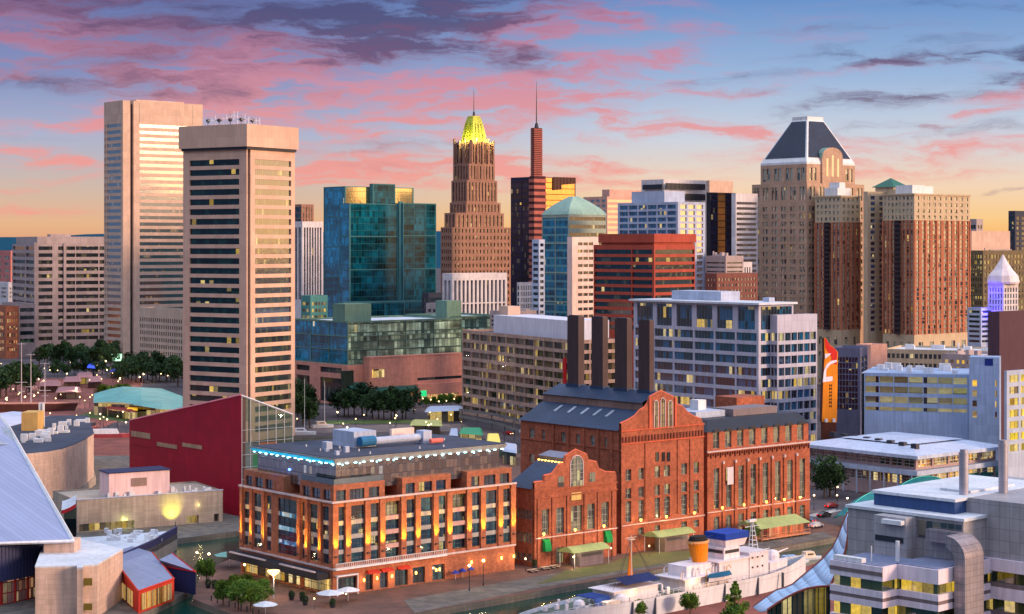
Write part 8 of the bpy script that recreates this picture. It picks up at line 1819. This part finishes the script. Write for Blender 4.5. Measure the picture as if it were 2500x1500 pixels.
    for i in range(6): zt = zl + 5.5 + i; r_ = 1 - i * .13; k.tube([(fx - r_, 6 - r_, zt), (fx + r_, 6 - r_, zt), (fx, 6 + r_, zt), (fx - r_, 6 - r_, zt)], .06, 4)
    k.tube([(fx - 2.4, 6, ft - 1), (fx + 2.4, 6, ft - 1)], .08, 4); k.box(fx - 1.2, 5.7, ft, fx + 1.2, 6.3, ft + .5); k.build('lattice_mast', WMET, s.root)
    k = MB()                                                   # rigging wires, vents, searchlight platforms
    for dx, dz in ((-9, 1), (-5, .5), (6, .5), (11, 1)): k.tube([(mx, 6, mt - .4), (mx + dx, 6 + (dx % 3 - 1) * 2.5, zl + dz)], .045, 4)
    for dx, dz in ((-7, 5), (7, 3), (14, 1.5)): k.tube([(fx, 6, ft), (fx + dx, 6, zl + dz)], .045, 4)
    k.tube([(mx, 6, mt), (cx - 1, 6, zf1), (fx, 6, ft)], .04, 4); k.each('rigging_wire', DARKM, s.root)
    k = MB(); rr_ = random.Random(8)
    for i in range(12):
        x = A0 - 4 + rr_.uniform(0, 1) * (A1 - A0 + 6); y = rr_.choice((2.6, 9.2)); k.tube([(x, y, zl + 2.7), (x, y, zl + 4.0), (x + .4, y - .3, zl + 4.4)], [.16, .16, .3], 7)
    k.each('cowl_vent', WD, s.root)
    k = MB(); k.rev(P(1890, 5), 5.5, [(1.5, zl + 2.6), (1.6, zl + 3.6), (1.1, zl + 4.5), (.05, zl + 4.8)], 12); k.tube([(P(1890, 5) + 1, 5.5, zl + 3.8), (P(1890, 5) + 5.5, 5.5, zl + 4.4)], [.22, .12], 8); k.build('gun_mount', WD, s.root)
    # lifeboat on davits
    l0, l1 = P(1728, 1.2), P(1786, 1.2); zb_ = zl + 1.2; k = MB(); nn = 12
    for i in range(nn):
        def sec(i): f = i / nn; w = math.sin(math.pi * min(1, max(0, f * .96 + .02))) ** .5 * 1.2; x = l0 + (l1 - l0) * f; return [(x, 1.2 - w, zb_ + 1.1), (x, 1.2 - w * .7, zb_ + .3), (x, 1.2, zb_), (x, 1.2 + w * .7, zb_ + .3), (x, 1.2 + w, zb_ + 1.1)], w, x
        (pa, wa, xa), (pb, wb, xb) = sec(i), sec(i + 1)
        for j in range(4): k.poly([pa[j], pb[j], pb[j + 1], pa[j + 1]])
        k.poly([pa[0], pb[0], (xb, 1.2, zb_ + 1.9 * (1 if 0 < i + 1 < nn else .6)), (xa, 1.2, zb_ + 1.9 * (1 if 0 < i < nn else .6))], 1); k.poly([pa[4], pb[4], (xb, 1.2, zb_ + 1.9 * (1 if 0 < i + 1 < nn else .6)), (xa, 1.2, zb_ + 1.9 * (1 if 0 < i < nn else .6))], 1)
    k.build('lifeboat', [WD, wallmat('teal_blue_cover', (16, 84, 120), .15)], s.root)
    k = MB(); [k.tube([(x, 2.0, zl), (x, 2.0, zb_ + 2.6), (x, 1.2, zb_ + 3.0), (x, .9, zb_ + 2.4)], .1, 5) for x in (l0 + .6, l1 - .6)]; k.each('davit', wallmat('amber_davit', (210, 160, 80)), s.root)
    k = MB(); random.seed(14)
    for i in range(60):
        x = random.uniform(x0 + 8, x1 - 14); y = random.uniform(1.0, 10.5); w = random.uniform(.2, .9); k.box(x, y, zd + .01, x + w, y + w * .7, zd + random.uniform(.4, 1.5))
    k.each('deck_fitting', WD, s.root)
    for px in (1560, 1655, 1705): x = P(px, 1); lamp((x, 1.4, zd + 2.0), (1, .62, .25), 160, s.root, .15)
    return s
ship()
def boats():
    def boat(loc, rz, L_, W_, lab, cover, grp=None, mast=0):
        t = thing('moored_boat', lab, 'boat', loc, rz, grp); m = MB(); n = 12
        def sec(i): f = i / n; w = W_ / 2 * (min(1, .75 + f * 1.2) if f < .55 else max(.02, 1 - ((f - .55) / .45) ** 2)); x = L_ * (f - .5); return [(x, -w, 1.1), (x, -w * .75, -.3), (x, w * .75, -.3), (x, w, 1.1)]
        for i in range(n):
            a_, c_ = sec(i), sec(i + 1)
            for j in range(3): m.poly([a_[j], c_[j], c_[j + 1], a_[j + 1]])
            m.poly([a_[0], c_[0], c_[3], a_[3]])
        m.poly(sec(0)); m.build('hull', WMET, t)
        m = MB(); m.prism([(-L_ * .3, -W_ * .36), (L_ * .18, -W_ * .36), (L_ * .18, W_ * .36), (-L_ * .3, W_ * .36)], 1.11, 2.5, 0, [(-L_ * .28, -W_ * .3), (L_ * .08, -W_ * .3), (L_ * .08, W_ * .3), (-L_ * .28, W_ * .3)]); m.build('cabin', cover, t)
        m = MB(); m.box(-L_ * .2, -W_ * .345, 1.7, L_ * .05, -W_ * .325, 2.1); m.build('cabin_window', DARKM, t)
        if mast:
            m = MB(); m.tube([(L_ * .08, 0, 1), (L_ * .08, 0, mast)], [.12, .07], 6); m.tube([(L_ * .08, 0, 2.4), (-L_ * .35, 0, 2.6)], .09, 5); m.tube([(L_ * .08, -.9, mast * .6), (L_ * .08, .9, mast * .6)], .05, 4); m.build('mast', WMET, t)
        return t
    BLC = wallmat('pale_blue_boat_cover', (150, 176, 216), .08); wl = -1.9
    p = gp(1935, 1362, 0); boat((p.x, p.y, wl), R(20), 9, 3.4, 'small white boat under a pale blue cover by the ship', BLC, 'small boats by the ship')
    p = gp(1978, 1352, 0); boat((p.x, p.y, wl), R(30), 7, 2.6, 'small white motorboat nearest the tent roof, behind the ship', wallmat('cream_cabin', (226, 200, 180)), 'small boats by the ship')
    p = gp(738, 1062, 0); boat((p.x, p.y, .2), R(10), 11, 3.4, 'white sailing boat with a tall mast beside the beige tower', WMET, None, 22)
    p = gp(775, 1052, 0); boat((p.x + 1, p.y + 12, .2), R(20), 9, 3.0, 'white sailing boat with an orange lit hull behind its neighbour near the tower', wallmat('cream_cabin', (0, 0, 0)), None, 19)
boats()
